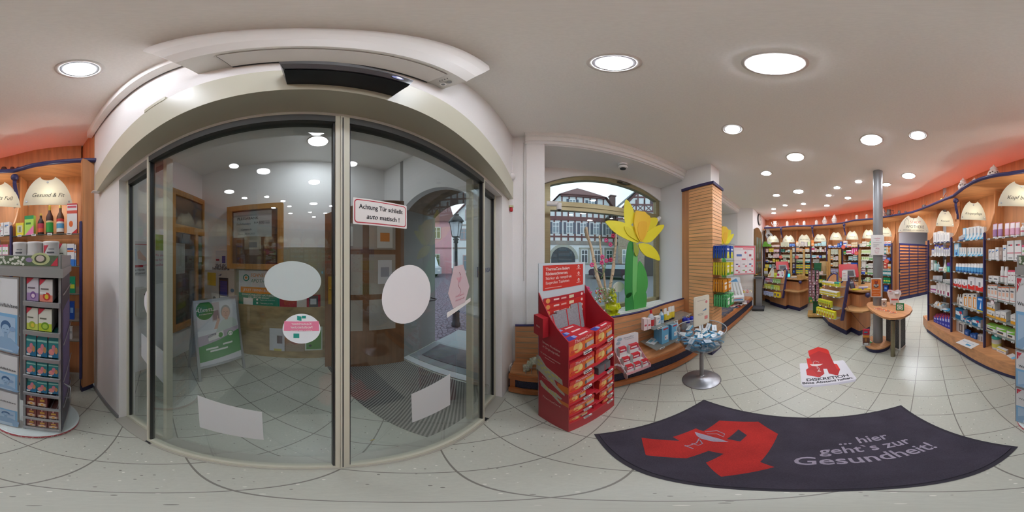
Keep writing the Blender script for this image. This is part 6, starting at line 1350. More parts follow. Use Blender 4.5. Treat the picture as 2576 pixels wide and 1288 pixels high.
# wood-backed core and poster panels on the left half of the front
m=MB();m.box((-h_+.012,h_-.03,.06),(h_-.012,h_-.012,zt_),M('#6f7073',.6));m.box((-.02,-h_+.03,.06),(-.01,h_-.03,zt_),M('#6f7073',.6));m.build('core_panel',t)
m=MB();m.box((h_-.006,-h_+.02,.06),(h_+.002,h_-.02,zt_),M('#4b4554',.4));m.box((h_+.002,-h_+.05,.5),(h_+.004,h_-.05,1.3),M('#7a6a98',.5));m.build('side_panel',t)
PBL=M('#86a9cb',.5);PDK=M('#456a94',.5);PWH=M('#dadbdc',.5);RTRI=M('#c23a4a',.5)
x0,x1=-h_-.01,-.028
for k,(z0,z1) in enumerate(((.995,1.485),(.625,.985),(.075,.615))):
    pr=bpy.data.objects.new('poster_panel',None) if 0 else None
    m=MB();m.box((x0,-h_-.012,z0),(x1,-h_-.004,z1),ALU);pn=m.build('poster_panel',t)
    m=MB();y=-h_-.0125;H=z1-z0
    m.box((x0+.008,y,z0+.01),(x1-.008,y+.001,z1-.01),PWH);bz=z0+H*(.56 if k == 0 else .55)
    m.box((x0+.008,y-.0005,z0+.01),(x1-.008,y,bz),M('#7fb2d8',.5));m.box((x0+.02,y-.001,z0+.015),(x1-.02,y-.0005,bz-.02),M('#a9c4dc',.5))
    m.plate([(x1-.13,z1-.014),(x0+.012,z1-.014),(x0+.012,z1-.10 if k == 0 else z1-.08)],y-.001,y,RTRI)
    cx_=(x0+x1)/2+.01;fz_=bz-.02-(.085 if k == 0 else .07);s2=.9 if k == 0 else .75
    # portrait: hair, face, neck, shoulders, praying hands
    m.ell(cx_,fz_+.022*s2,.036*s2,.046*s2,y-.001,PDK,22,.0005);m.ell(cx_,fz_,.029*s2,.040*s2,y-.0016,M('#9dbcd8',.5),22,.0005)
    m.ell(cx_+.045*s2,fz_+.01,.02*s2,.018*s2,y-.0016,M('#88a8cc',.5),12,.0005)
    m.box((cx_-.012*s2,y-.0022,fz_-.062*s2),(cx_+.012*s2,y-.0016,fz_-.02*s2),M('#8fb0d0',.5))
    zb_=z0+.018;zs_=fz_-.06*s2
    if zs_-.02 > zb_:m.plate([(cx_-.075,zb_),(cx_+.075,zb_),(cx_+.082,max(zb_+.01,zs_-.05)),(cx_+.03,zs_),(cx_-.03,zs_),(cx_-.082,max(zb_+.01,zs_-.05))],y-.0016,y-.001,M('#8fb0d0',.5));m.plate([(cx_-.045,zb_),(cx_+.045,zb_),(cx_+.04,max(zb_+.01,zs_-.09)),(cx_-.04,max(zb_+.01,zs_-.09))],y-.0022,y-.0016,M('#b9cfe2',.5))
    for sg in (-1,1):m.box((cx_+sg*.012*s2-.006*s2,y-.0026,fz_+.002),(cx_+sg*.012*s2+.006*s2,y-.002,fz_+.0045),PDK)
    m.box((cx_-.008*s2,y-.0026,fz_-.022*s2),(cx_+.008*s2,y-.002,fz_-.018*s2),PDK)
    m.build('print',pn)
    text('H&S',.03 if k == 0 else .024,PWH,pn,(x0+.045,y-.003,z1-.040),rot=(pi/2,-.5,0),name='brand_lettering')
    text('Wohlfühltee',.032 if k == 0 else .028,M('#4a4a4c',.6),pn,((x0+x1)/2+.005,y-.003,z1-(.165 if k == 0 else .13)),sx=.95)
# shelf half: right part of the front
sx0,sx1=.002,h_-.012
tz_=[1.345,1.17,.985,.825,.645,.475,.30,.12]
for z in tz_:
    m=MB();m.box((sx0-.005,-h_-.014,z-.012),(sx1+.008,-h_-.002,z+.014),ALU);sh=m.build('shelf_rail',t)
    m=MB()
    for k in range(6):x=sx0+.01+(sx1-sx0-.02)*k/5;m.tube([(x,-h_,z),(x,-.03,z+.01)],.0022,SILVER,4)
    m.build('wire',sh)
m=MB();m.tube([(h_+.005,-.12,.72),(h_+.04,-.13,.70),(h_+.04,-.13,.58),(h_+.005,-.12,.56)],.004,SILVER,6);m.tube([(h_+.005,-.02,.60),(h_+.03,-.03,.58),(h_+.03,-.03,.45),(h_+.005,-.02,.43)],.004,SILVER,6)
for z in (.2,.5,.8,1.1,1.4):m.tube([(h_+.012,-h_+.01,z),(h_+.012,h_-.01,z)],.003,SILVER,5)
m.build('wire_hook',t)
pack('teaviolet','#cfc8d0',((-.5,.5,0,.35,'#a48ab4'),(-.2,.3,.08,.42,'o#7f5a9a'),(-.1,.2,.14,.32,'o#e0c8d8'),(-.5,.1,.72,1,'\\#c93a4c'),(-.4,.2,.55,.60,'#6a5f6c')),top='#4c4c52',look='violet and silver tea box',nm='tea_box')
pack('teared','#d6d0cc',((-.5,.5,0,.3,'#dc8a78'),(-.25,.35,.06,.42,'o#c9403c'),(-.1,.2,.12,.34,'o#d8b83c'),(-.5,.0,.72,1,'\\#c93a4c'),(-.4,.2,.55,.60,'#6a5f5c'),(-.45,.0,.36,.42,'#e9e9e9')),top='#6a4c52',look='red and silver tea box',nm='tea_box')
pack('teayellow','#dad8cc',((-.5,.5,0,.3,'#c4ce5a'),(-.3,.3,.06,.4,'o#9fb03a'),(-.1,.2,.12,.32,'o#e0c84a'),(-.5,.0,.72,1,'\\#c93a4c'),(-.4,.1,.55,.60,'#6a6a5c')),top='#4c4c48',look='yellow-green and silver tea box',nm='tea_box')
pack('teagreen','#dcdccf',((-.5,.5,0,.35,'#b9cc3a'),(-.3,.3,.06,.42,'o#6f9a2c'),(-.2,.2,.12,.34,'o#a8c84c'),(-.5,.0,.72,1,'\\#c93a4c'),(-.4,.1,.55,.60,'#6a6a5c')),top='#3f4640',look='lime and silver tea box',nm='tea_box')
pack('teateal','#2c7f84',((-.5,.5,0,.28,'#2a6f94'),(-.45,.1,.12,.42,'o#d98a86'),(-.15,.2,.3,.62,'o#c97a88'),(.1,.4,.2,.5,'o#b98a5c'),(-.45,.45,.7,.78,'#8fc4b8'),(-.45,-.1,.02,.10,'#dfe6e2'),(-.5,-.3,.86,1,'\\#c93a4c')),top='#3f8f86',side='#2a6f74',look='teal tea box with child picture',nm='tea_box')
pack('tearoyal','#7a3a34',((-.4,.4,.0,.3,'#b9a090'),(-.3,.3,.05,.35,'o#e0c8b0'),(-.12,.15,.08,.26,'o#e09a2c'),(-.2,.25,.48,.66,'#c99a3c'),(-.06,.06,.72,.9,'#d9a0a0')),top='#6a4640',look='brown tea box with golden cup',nm='tea_box')
def towerbox(kind,x,y,z,w_,h,d,lab,tilt=0):
    v=Matrix.Rotation(rzT,3,'Z') @ Vector((x,y,0));o=place(kind,tc_.x+v.x,tc_.y+v.y,z,w_,h,d,rzT,lab,'tea boxes in the tower');o.rotation_euler=(tilt,0,rzT);return o
cw=(sx1-sx0)/3;yy=-h_+.004
towerbox('teaviolet',sx0+.042,yy,1.36,.065,.125,.15,'violet and silver tea box on top shelf of tea tower');towerbox('teared',sx0+.115,yy,1.36,.068,.12,.15,'red and silver tea box on top shelf of tea tower')
for k in range(2):towerbox('f_gy',sx0+.035+.07*k,yy+.17,1.36,.066,.13,.1,'grey back of tea box behind, top shelf of tea tower, %s' % ['left','right'][k])
towerbox('teayellow',sx0+.040,yy,1.185,.062,.135,.15,'yellow-green and silver tea box on second shelf of tea tower');towerbox('teagreen',sx0+.110,yy,1.185,.07,.135,.15,'lime and silver tea box on second shelf of tea tower')
for j,(z,nm_) in enumerate(((1.0,'third'),(.84,'fourth'),(.66,'fifth'))):
    for k in range(3):towerbox('teateal',sx0+.034+.059*k,yy+.004*k,z,.056,(.155,.13,.145)[j],.12,'teal tea box with child picture, %s from left, %s shelf of tower' % (ordw[k],nm_),-.16 if (j == 2 and k == 0) else 0)
for j,(z,nm_,n_) in enumerate(((.49,'sixth',2),(.315,'seventh',3),(.135,'bottom',3))):
    for k in range(n_):towerbox('tearoyal',sx0+.034+.059*k,yy+.002,z,.055,.135,.12,'brown tea box with golden cup, %s from left, %s shelf of tower' % (ordw[k],nm_))
# tins on the tower top
pack('teatin','#d9d6d3',((0,1,.93,1,'#b9b6b4'),(0,1,0,.05,'#b9b6b4')),shape='can',nm='tea_tin',cat='tin')
ttz=zt_+.0455
TL=[('large white tea tin with violet swirl, left on tower top',-.075,'#7a5aa8'),('large white tea tin turned backwards, middle of tower top',.02,None),('large white tea tin with red triangle and blue ring, right on tower',.117,'#3aa0c8')]
for k,(lb,x,c_) in enumerate(TL):
    v=Matrix.Rotation(rzT,3,'Z') @ Vector((x,-.075,0));t2=thing('tea_tin',lb,'tin',(tc_.x+v.x,tc_.y+v.y,ttz),rzT,'tea tins on the tower')
    r_=.047;m=MB();m.lathe([(.001,0),(r_,0),(r_,.004),(r_*.985,.008),(r_*.985,.132),(r_*1.02,.136),(r_*1.02,.146),(r_*.98,.148),(.001,.148)],M('#d9d6d3',.35),36);m.build('body',t2)
    m=MB()
    def onc(a0,a1,z0,z1,mt,tri=False):
        n=8; 
        for i in range(n):
            a,b=a0+(a1-a0)*i/n-pi/2,a0+(a1-a0)*(i+1)/n-pi/2;R_=r_+.0006;f0=(1-i/n) if tri else 1;f1=(1-(i+1)/n) if tri else 1
            m.add([(R_*cos(a),R_*sin(a),z1-(z1-z0)*f0),(R_*cos(b),R_*sin(b),z1-(z1-z0)*f1),(R_*cos(b),R_*sin(b),z1),(R_*cos(a),R_*sin(a),z1)],[(0,1,2,3)],mt)
    if c_:
        if k == 2:onc(-.85,-.1,.07,.125,RTRI,True)
        onc(-.1,.6,.10,.106,M('#8a8a8c',.5));onc(-.3,.6,.08,.088,M('#5a5a5e',.5));onc(-.2,.5,.0+.03,.045,M(c_,.5))
    else:onc(-.8,.8,.03,.09,M('#cdc9c4',.5));onc(-1.2,-.9,.06,.08,PAPER)
    m.build('printed_label',t2)
v=Matrix.Rotation(rzT,3,'Z') @ Vector((.175,-.02,0));o=place('teagreen',tc_.x+v.x,tc_.y+v.y,ttz,.045,.14,.05,rzT,'white box with yellow ring at right end of tower top','tea boxes in the tower')

# ================================================================ RED CARDBOARD DISPLAY (heat wraps)
a0=Vector((.29,.803));a1=Vector((.719,.993));ab=Vector((.172,1.093));uD=(a1-a0).normalized();wD=(a1-a0).length;dD=.29;rzD_=atan2(uD.y,uD.x)
t=thing('heat_wrap_display','tall red cardboard floor display of heat wraps by window bench','floor display',(a0.x,a0.y,0),rzD_)
RD1=M('#b32633',.5,name='display_red');RD2=M('#c92a38',.5,name='display_red_bright');zb=1.10
def sidep(x,nm_):
    m=MB();prof=[(0,0),(dD,0),(dD,1.36),(dD-.05,1.30),(dD-.12,1.22),(dD-.2,1.155),(0,zb)]
    k=len(prof);vs=[(x,y,z) for y,z in prof]+[(x+.006,y,z) for y,z in prof];m.add(vs,[tuple(range(k)),tuple(range(k,2*k))[::-1]]+[(i,(i+1) % k,k+(i+1) % k,k+i) for i in range(k)],RD1);return m.build(nm_,t)
sp=sidep(0,'side_panel');sidep(wD-.006,'side_panel')
m=MB();m.box((0,dD-.006,0),(wD,dD,1.55),M('#c9d6dc',.5));m.box((.006,dD-.013,0),(wD-.006,dD-.006,1.28),RD2);bp=m.build('back_panel',t)
m=MB();m.box((.006,0,0),(wD-.006,.006,.155),RD1);m.box((.006,0,.155),(wD-.006,dD-.01,.16),RD2);m.build('base_front',t)
# header print
m=MB();m.box((.035,dD-.0075,1.36),(wD-.03,dD-.006,1.535),M('#d0392f',.5));m.build('header_field',bp)
HT='ThermaCare lindert','Rückenschmerzen.','Stärker als rezeptfreie','Ibuprofen Tabletten'
for k,s_ in enumerate(HT):text(s_,.030,M('#f2dcd6',.6),bp,(.055,dD-.009,1.508-.032*k),align='LEFT',bold=.0006 if k < 2 else 0,sx=.92)
m=MB();WH2=M('#f0d8d2',.6)
for k in range(3):m.ell(wD-.085,1.515-.055*k,.011,.014,dD-.0075,WH2,16);m.ell(wD-.085,1.513-.055*k,.005,.007,dD-.0082,M('#d0392f',.5),12);m.box((wD-.11,dD-.0085,1.494-.055*k),(wD-.06,dD-.0075,1.4965-.055*k),WH2)
m.box((.05,dD-.0085,1.375),(.2,dD-.0075,1.378),WH2)
for k in range(4):
    z=1.285-.047*k;m.box((.035,dD-.0155,z-.02),(wD-.03,dD-.0125,z+.022),M('#b32a34' if k == 0 else '#c9352f',.5));m.ell(.07,z,.018,.018,dD-.0155,M('#e0a05c',.5),14);m.box((.12,dD-.0165,z-.004),(.17,dD-.0155,z+.008),WH2);m.box((.19,dD-.0165,z-.006),(.24,dD-.0155,z+.006),M('#e6b0a8',.5));m.box((.27,dD-.0165,z-.012),(.32,dD-.0155,z+.012),M('#e0d8b4',.5));m.ell(wD-.055,z,.012,.012,dD-.0155,WH2,14)
m.build('icons',bp)
# left side print
def onside(y,z):return (-.0012,y,z)
m=MB();GW_=M('#b9b3a4',.6);YW=M('#cbc27a',.6);ORF=M('#d9742c',.6)
def splate(poly,x0_,x1_,mt):
    ar=sum(poly[i][0]*poly[(i+1) % len(poly)][1]-poly[(i+1) % len(poly)][0]*poly[i][1] for i in range(len(poly)))
    if ar < 0:poly=poly[::-1]
    k=len(poly);vs=[(x0_,y,z) for y,z in poly]+[(x1_,y,z) for y,z in poly];m.add(vs,[tuple(range(k))[::-1],tuple(range(k,2*k))]+[(i,(i+1) % k,k+(i+1) % k,k+i) for i in range(k)],mt)
splate([(.0,.62),(.09,.63),(.09,.69),(.0,.70)],-.0008,0,ORF);splate([(.0,.45),(.09,.46),(.09,.50),(.0,.50)],-.0008,0,ORF)
splate([(.31,.70),(.31,.84),(.27,.85),(.2,.79),(.10,.77),(.05,.75),(.045,.70),(.12,.71),(.10,.66),(.03,.61),(.03,.585),(.07,.60),(.14,.64),(.22,.68)],-.0014,0,GW_)
for (y,z) in ((.28,.80),(.25,.79),(.28,.76),(.24,.745),(.21,.77),(.20,.73),(.17,.75),(.16,.71),(.13,.745),(.14,.68),(.095,.75)):splate([(y+.016*cos(a),z+.012*sin(a)) for a in [2*pi*i/12 for i in range(12)]],-.002,0,YW)
splate([(.27,.58),(.25,.60),(.18,.56),(.10,.56),(.05,.53),(.06,.51),(.10,.515),(.08,.49),(.05,.45),(.07,.45),(.14,.50),(.22,.52),(.25,.53)],-.0014,0,GW_)
for (y,z) in ((.21,.555),(.185,.545),(.16,.535),(.135,.53),(.11,.535)):splate([(y+.008*cos(a),z+.022*sin(a)) for a in [2*pi*i/12 for i in range(12)]],-.002,0,YW)
m.build('wrap_pictures',sp)
SR=(pi/2,0,-pi/2)
lt=M('#dcb0ac',.6)
for s_,y,z,sz in (('Unsere Produkte',.15,1.0,.026),('in Originalgröße:',.15,.965,.026),('Für größere Schmerzbereiche',.16,.90,.017),('Flexibel anwendbar',.16,.875,.013),('Bei punktuellen Schmerzen',.16,.655-.0,.015),('ThermaCare',.15,.405,.036)):
    text(s_,sz,lt,sp,(-.0022,y,z),rot=SR,shear=.2 if 'Therma' in s_ else 0,sx=.95)
# brochure pocket on the left side
m=MB();m.box((-.045,.17,1.07),(-.003,.27,1.21),M('#b0242f',.5));m.build('brochure_pocket',sp); 
text('PRO',.02,lt,sp,(-.0465,.22,1.14),rot=SR)
# tiers with boxes
PK_T=[('hw_a','#c9402c'),('hw_b','#c23038')]
pack('heatwrap','#c8352e',((-.5,.5,0,.66,'#d9662c'),(-.35,-.02,.05,.8,'o#e0b46a'),(-.15,.0,.15,.6,'o#e6d080'),(.10,.5,.12,.42,'#b9b2b0'),(.10,.17,.12,.42,'#5f5f66'),(-.48,-.30,.08,.24,'o#d0452c'),(-.44,-.2,.24,.32,'#c94038'),(.12,.48,.46,.60,'#dca04a'),(-.5,.5,.70,1,'#c8352e')),top='#c22a38',look='red heat wrap box',nm='heat_wrap_box')
def locD(x,y,z=0):v=Matrix.Rotation(rzD_,3,'Z') @ Vector((x,y,0));return Vector((a0.x+v.x,a0.y+v.y,z))
shz=[(.006,.24,(.975,.795,.62,.485,.31,.175)),(.24,wD-.006,(.96,.79,.62,.44,.28,.175))]
LETT=M('#ead8d6',.6)
nb_=0
colnm=['left column','right column']
for ci,(xa,xb,zz) in enumerate(shz):
    for k,z in enumerate(zz):
        m=MB();m.box((xa,.002,z-.006),(xb,dD-.012,z),RD2);m.box((xa,-.0,z-.018),(xb,.003,z+.004),RD2);o=m.build('tier',t)
        m=MB();cxx=xa+(xb-xa)*(.62 if ci == 0 else .72);m.box((cxx-.035,-.012,z-.022),(cxx+.035,-.002,z-.002),PAPER);m.box((cxx-.03,-.013,z-.015),(cxx+.03,-.012,z-.007),BLACK);m.box((cxx-.03,-.012,z-.002),(cxx+.01,.03,z-.0),GREY);m.build('price_tag',o)
        hgt=(zz[k-1]-z-.03) if k else .115
        hgt=min(hgt,.12);w_=(xb-xa)-.012
        spec={(0,3):('s',.62,.105),(1,1):('s',1,.125),(1,2):None,(1,3):('s',.8,.12),(0,5):('s',.7,.08),(1,5):('s',.62,.07),(1,4):('s',.8,.12)}.get((ci,k),('b',1,hgt))
        if spec is None:
            for q_ in range(6):
                p=locD((xa+xb)/2+.02,.09,z+.001+.013*q_);o2=MB().box((-.075,-.07,0),(.075,.10,.012),M('#6f7074',.9,kind='felt')).box((.0,-.0706,0),(.008,-.07,.012),RED_).build('felt_pouch',None,p,rzD_);tag(o2,'dark grey felt pouch lying in red display, %s from below' % ordw[q_],'pouch','felt pouches stacked in the red display')
            continue
        w2_=w_*spec[1];hb=spec[2];x_=xa+.006+w2_/2+(w_-w2_ if ci == 1 and spec[1] < 1 else 0)
        p=locD(x_,.012,z+.0008);dp=.24 if k == 0 else .2
        nrows=3 if (k == 0 and ci == 0) else 1
        for q_ in range(nrows):
            p=locD(x_,.010+.062*q_,z+.0008);o2=place('heatwrap',p.x,p.y,p.z,w2_*.97,hb,.058 if k == 0 else .18,rzD_,'red heat wrap box, %s tier from top, %s of red display%s' % (ordw[k],colnm[ci],['',', second behind',', third behind'][q_]),'heat wrap boxes in the red display')
            if q_ == 0:
                tt_=text('ThermaCare',min(.034,hb*.32),LETT,o2,(0,-.03,.84),shear=.3);tt_.scale=(1/(w2_*.97)*.86*(w2_/.2 if w2_ < .2 else 1),1/hb,1) ;tt_.location=(.02,-.032,.84)
            if k == 0:
                m=MB();m.box((-.47,.12,1.0),(-.22,.88,1.012),M('#3a46a0',.4));m.box((-.24,.3,1.0),(-.12,.8,1.013),M('#8fa8dc',.4));m.box((.0,.35,1.0),(.35,.6,1.01),LETT);m.build('top_print',o2)
        if spec[0] == 's' and ci == 0:
            pass
m=MB();m.box((.24,.02,.16),(.245,dD-.012,1.0),RD1);m.box((.10,.0,.56),(.22,.004,.66),M('#a83038',.5)) if 0 else None;m.build('divider',t)
# felt bags standing behind
for k,(x,y,w_,h_2,tl_) in enumerate(((.075,.20,.12,.185,-.12),(.185,.21,.14,.20,.02),(.33,.235,.12,.215,.06))):
    p=locD(x,y,1.005);t2=thing('felt_bag','grey felt bag with red elastic band, %s from left in the red display' % ordw[k],'bag',p,rzD_,'felt bags in the red display')
    FM=M('#93969b',.95,kind='felt',name='grey_felt')
    m=MB();m.T=Matrix.Rotation(-.22,4,'X') @ Matrix.Rotation(tl_,4,'Y');m.T=m.T;m.plate([(x_,z_+h_2/2) for x_,z_ in rrect(w_,h_2,.012)],-.012,.012,FM);m.build('body',t2)
    m=MB();m.T=Matrix.Rotation(-.22,4,'X') @ Matrix.Rotation(tl_,4,'Y');m.box((w_*.12,-.014,0),(w_*.12+.008,.014,h_2),M('#c03038',.6));m.build('elastic_band',t2)
# transparent arm with round tag
p=locD(wD,.0,.62);t2=thing('swing_tag','clear curved arm with round token on red display side','tag',(p.x,p.y,0),rzD_)
m=MB();pts=[(0,-.002,.63),(.03,-.01,.62),(.07,-.02,.58),(.10,-.03,.52),(.115,-.035,.46)]
for a,b in zip(pts[:-1],pts[1:]):m.add([(a[0],a[1]-.001,a[2]-.012),(a[0],a[1]-.001,a[2]+.012),(b[0]+.012,b[1]-.001,b[2]+.006),(b[0]-.012,b[1]-.001,b[2]-.006),(a[0],a[1]+.001,a[2]-.012),(a[0],a[1]+.001,a[2]+.012),(b[0]+.012,b[1]+.001,b[2]+.006),(b[0]-.012,b[1]+.001,b[2]-.006)],[(0,3,2,1),(4,5,6,7),(0,1,5,4),(3,7,6,2),(1,2,6,5),(0,4,7,3)],M('#cdd5d8',.15,kind='film',a=.3))
m.build('arm',t2);m=MB();m.T=Matrix.Translation((.118,-.036,.42)) @ Matrix.Rotation(.9,4,'Z');m.plate(circ(.04,.05,24),-.001,.001,M('#c9c2c4',.5));m.plate([(.04*cos(a),.05*sin(a)) for a in [pi+pi*i/12 for i in range(13)]],-.0016,-.001,M('#b8525a',.5));m.build('token',t2)

# ================================================================ GOODS ON THE FIRST BENCH
# plaster display
p=fl(1593,914,.36);p=pd(1592,1.53,.361);rzb=RW+.03
t=thing('plaster_display','white and pink cardboard counter display of plasters on bench','display',(p.x,p.y,.361),rzb)
PKc=M('#dc9ca4',.5);m=MB();m.box((-.14,-.10,0),(.14,-.095,.035),PKc);m.box((-.14,-.10,0),(.14,.10,.004),WHITE)
m.add([(-.14,-.10,0),(-.14,.10,0),(-.14,.10,.22),(-.14,-.10,.035),(-.136,-.10,0),(-.136,.10,0),(-.136,.10,.22),(-.136,-.10,.035)],[(0,3,2,1),(4,5,6,7),(3,7,6,2),(0,4,7,3)],PKc)
m.add([(.14,-.10,0),(.14,.10,0),(.14,.10,.22),(.14,-.10,.035),(.136,-.10,0),(.136,.10,0),(.136,.10,.22),(.136,-.10,.035)],[(0,1,2,3),(4,7,6,5),(3,2,6,7),(0,3,7,4)],PKc);m.build('tray',t)
m=MB();m.plate([(-.14,0),(.14,0),(.14,.38),(.10,.40),(-.10,.40),(-.14,.38)],.10,.105,M('#dfe0e2',.5));m.ell(-.085,.355,.028,.022,.10,M('#9fb6c4',.5));m.ell(-.10,.31,.024,.02,.10,M('#9fb6c4',.5));m.build('back_card',t)
text('DracoPor',.03,M('#9aa3ac',.5),t,(.02,.098,.36));text('Der sterile Wundverband',.010,M('#8a939c',.5),t,(.03,.098,.335));text('Ihr Partner in der Wundversorgung',.012,WHITE,t,(.02,-.1012,.018))
pack('plaster',Wc,((-.5,.5,.55,1,'#c22a36'),(-.4,.3,.70,.86,'#f0dcdc'),(.0,.4,.60,.66,'#6a78c0')),top='#c22a36',look='white and red plaster pack',nm='plaster_pack')
for r_,(yy_,zz_,hh,cols) in enumerate(((-.085,.01,.10,(-.085,.0,.085)),(-.02,.075,.10,(-.08,.03,.09)),(.05,.15,.12,(-.075,.055)))):
    for k,x in enumerate(cols):
        wd=.068 if r_ < 2 else (.10 if k else .075); 
        if r_ == 1 and k == 1:wd=.085
        if r_ == 1 and k == 2:continue
        v=Matrix.Rotation(rzb,3,'Z') @ Vector((x,yy_,0));o=place('plaster',p.x+v.x,p.y+v.y,.361+zz_,wd,hh if not (r_ == 1 and k) else .115,.04,rzb,'white and red plaster pack, %s from left, %s row of display' % (ordw[k],['front','middle','rear'][r_]),'plaster packs')
        m=MB();m.box((-.5,.0,-.35/ .4*.2),(.5,1,0),WHITE) if 0 else None
# inner steps so the packs rest
m=MB();m.box((-.135,-.035,.004),(.135,.1,.073),WHITE);m.box((-.135,.035,.073),(.135,.1,.148),WHITE);m.build('step',t)
# glass shelves on backboard
def gshelf(px0,px1,z,d0,d1,label):
    t2=thing('bracket_shelf',label,'shelf');a,b=hit(px0,W(0,1.60),W(2,1.60)),hit(px1,W(0,1.60),W(2,1.60));q0,q1=a-N2*d0,b-N2*d1
    m=MB();m.prism([a,b,q1,q0],z-.008,z,SHG);m.build('glass',t2);m=MB()
    for f in (.12,.5,.85):
        q=q0.lerp(q1,f);m.T=Matrix.Translation((q.x,q.y,z-.004)) @ Matrix.Rotation(RW,4,'Z');m.box((-.035,-.006,-.012),(.035,-.002,.012),PAPER);m.box((-.028,-.007,-.004),(.028,-.006,.004),BLACK)
    m.build('price_tag',t2);return a,b
gshelf(1612,1712,.725,.24,.22,'upper glass shelf with ointments on the wavy backboard');gshelf(1610,1706,.46,.30,.28,'lower glass shelf with blue boxes on the wavy backboard')
pack('pinkbox2','#e3cfcf',((-.3,.3,.35,.5,'#b9404c'),),look='pale pink box');pack('redspray','#c4333a',((0,1,.80,1,'#c8262e'),(0,1,.45,.80,'#c9cdd6'),(0,1,0,.05,'#c9cdd6')),shape='bottle',look='red and silver bottle, red cap',nm='bottle',cat='bottle')
pack('whbl',Wc,((-.1,.4,.2,.6,'/#7fc4e0'),(-.3,.2,.7,.8,'#8a8a90')),look='small white box, blue triangle');pack('bluegel','#bcd3e0',((0,1,.86,1,'#2c3440'),(0,1,.25,.6,'#5aa0cc')),shape='bottle',look='blue gel bottle',nm='bottle',cat='bottle')
pack('bwtube','#dcdcd8',((0,1,.0,.14,'#2a2a2e'),(0,1,.5,.6,'#2a2a2e'),(0,1,.2,.4,'#d8c23a')),shape='tube',look='black and yellow tube',nm='tube',cat='tube')
Y7=lambda y:740+y/4.955
X7=lambda x:1530+x/4.955
wl=(W(0,1.45),W(2,1.45))
def brow(items,z,depthW,where,group,depth=.05):
    A_,B_=W(0,depthW),W(2,depthW);cnt=0
    row(A_,B_,z,items,where,group,setb=0,depth=depth)
brow([(X7(445),X7(490),Y7(305),'pinkbox2'),(X7(491),X7(536),Y7(312),'pinkbox2')],.7255,1.40,'upper glass shelf of backboard','goods on upper bracket shelf')
brow([(X7(526),X7(592),Y7(208),'redspray'),(X7(598),X7(656),Y7(280),'whbl'),(X7(660),X7(710),Y7(195),'bluegel'),(X7(704),X7(744),Y7(182),'bwtube'),(X7(736),X7(775),Y7(215),'bwtube'),(X7(762),X7(806),Y7(160),'bwtube'),(X7(800),X7(842),Y7(152),'bwtube')],.7255,1.43,'right part, upper glass shelf of backboard','goods on upper bracket shelf')
pack('skybox','#6cb4dc',((-.1,.4,.2,.5,'#e3ecf2'),(-.3,.4,.86,.95,'#c9404c'),(-.02,.1,.3,.4,'#c9404c')),top='#b9d8e8',side='#5ba4d0',look='light blue box, white window')
brow([(X7(668),X7(757),Y7(415),'skybox'),(X7(790),X7(866),Y7(375),'skybox')],.4605,1.36,'front row, lower glass shelf','blue boxes on the lower bracket shelf',depth=.05)
brow([(X7(630),X7(715),Y7(405),'skybox'),(X7(745),X7(835),Y7(360),'skybox')],.4605,1.43,'middle row, lower glass shelf','blue boxes on the lower bracket shelf',depth=.05)
brow([(X7(600),X7(690),Y7(395),'skybox')],.4605,1.50,'rear row, lower glass shelf','blue boxes on the lower bracket shelf',depth=.05)
v=fl(X7(555),Y7(590),.46);o=MB().box((-.075,-.055,0),(.075,.055,.008),M('#e3e8ea',.4)).box((-.05,.0,.008),(.03,.04,.009),M('#7cc0d6',.4)).box((-.02,-.045,.008),(.05,-.02,.009),M('#7cc0d6',.4)).build('flat_pouch',None,(v.x,v.y,.4605),RW+.4);tag(o,'white pouch with turquoise print lying on lower glass shelf','pouch')
# disinfectant bottles
for k,(px,d,py,lab) in enumerate(((X7(862),2.12,Y7(335),'white'),(X7(945),2.25,Y7(280),'left'),(X7(995),2.17,Y7(296),'middle'),(X7(1043),2.27,Y7(276),'right'))):
    p=pd(px,d,.361);h=zat(py,d)-.36;r_=.036
    if k == 0:t2=thing('pump_bottle','clear bottle without blue cap beside backboard right end','bottle',p); 
    else:t2=thing('spray_bottle','clear bottle with royal blue cap, %s of the three behind the bowl' % lab,'bottle',p,0,'blue-capped bottles')
    m=MB();cl=M('#dcdfe0',.3,kind='film',a=.55);m.lathe([(.001,0),(r_,0),(r_,.004),(r_,h*.68),(r_*.75,h*.78),(r_*.45,h*.80),(r_*.45,h*.86),(.001,h*.86)],cl,20);m.build('body',t2)
    m=MB();cb=M('#2531b0',.3) if k else WHITE;m.lathe([(.001,h*.80),(r_*(.75 if k else .4),h*.80),(r_*(.78 if k else .3),h*.84),(r_*(.74 if k else .2),h*.985),(.001,h)],cb,20);m.build('cap',t2)
    if k:m=MB();m.lathe([(r_+.0008,h*.25),(r_+.0008,h*.45)],M('#dca08a',.5),20);m.build('printed_label',t2)
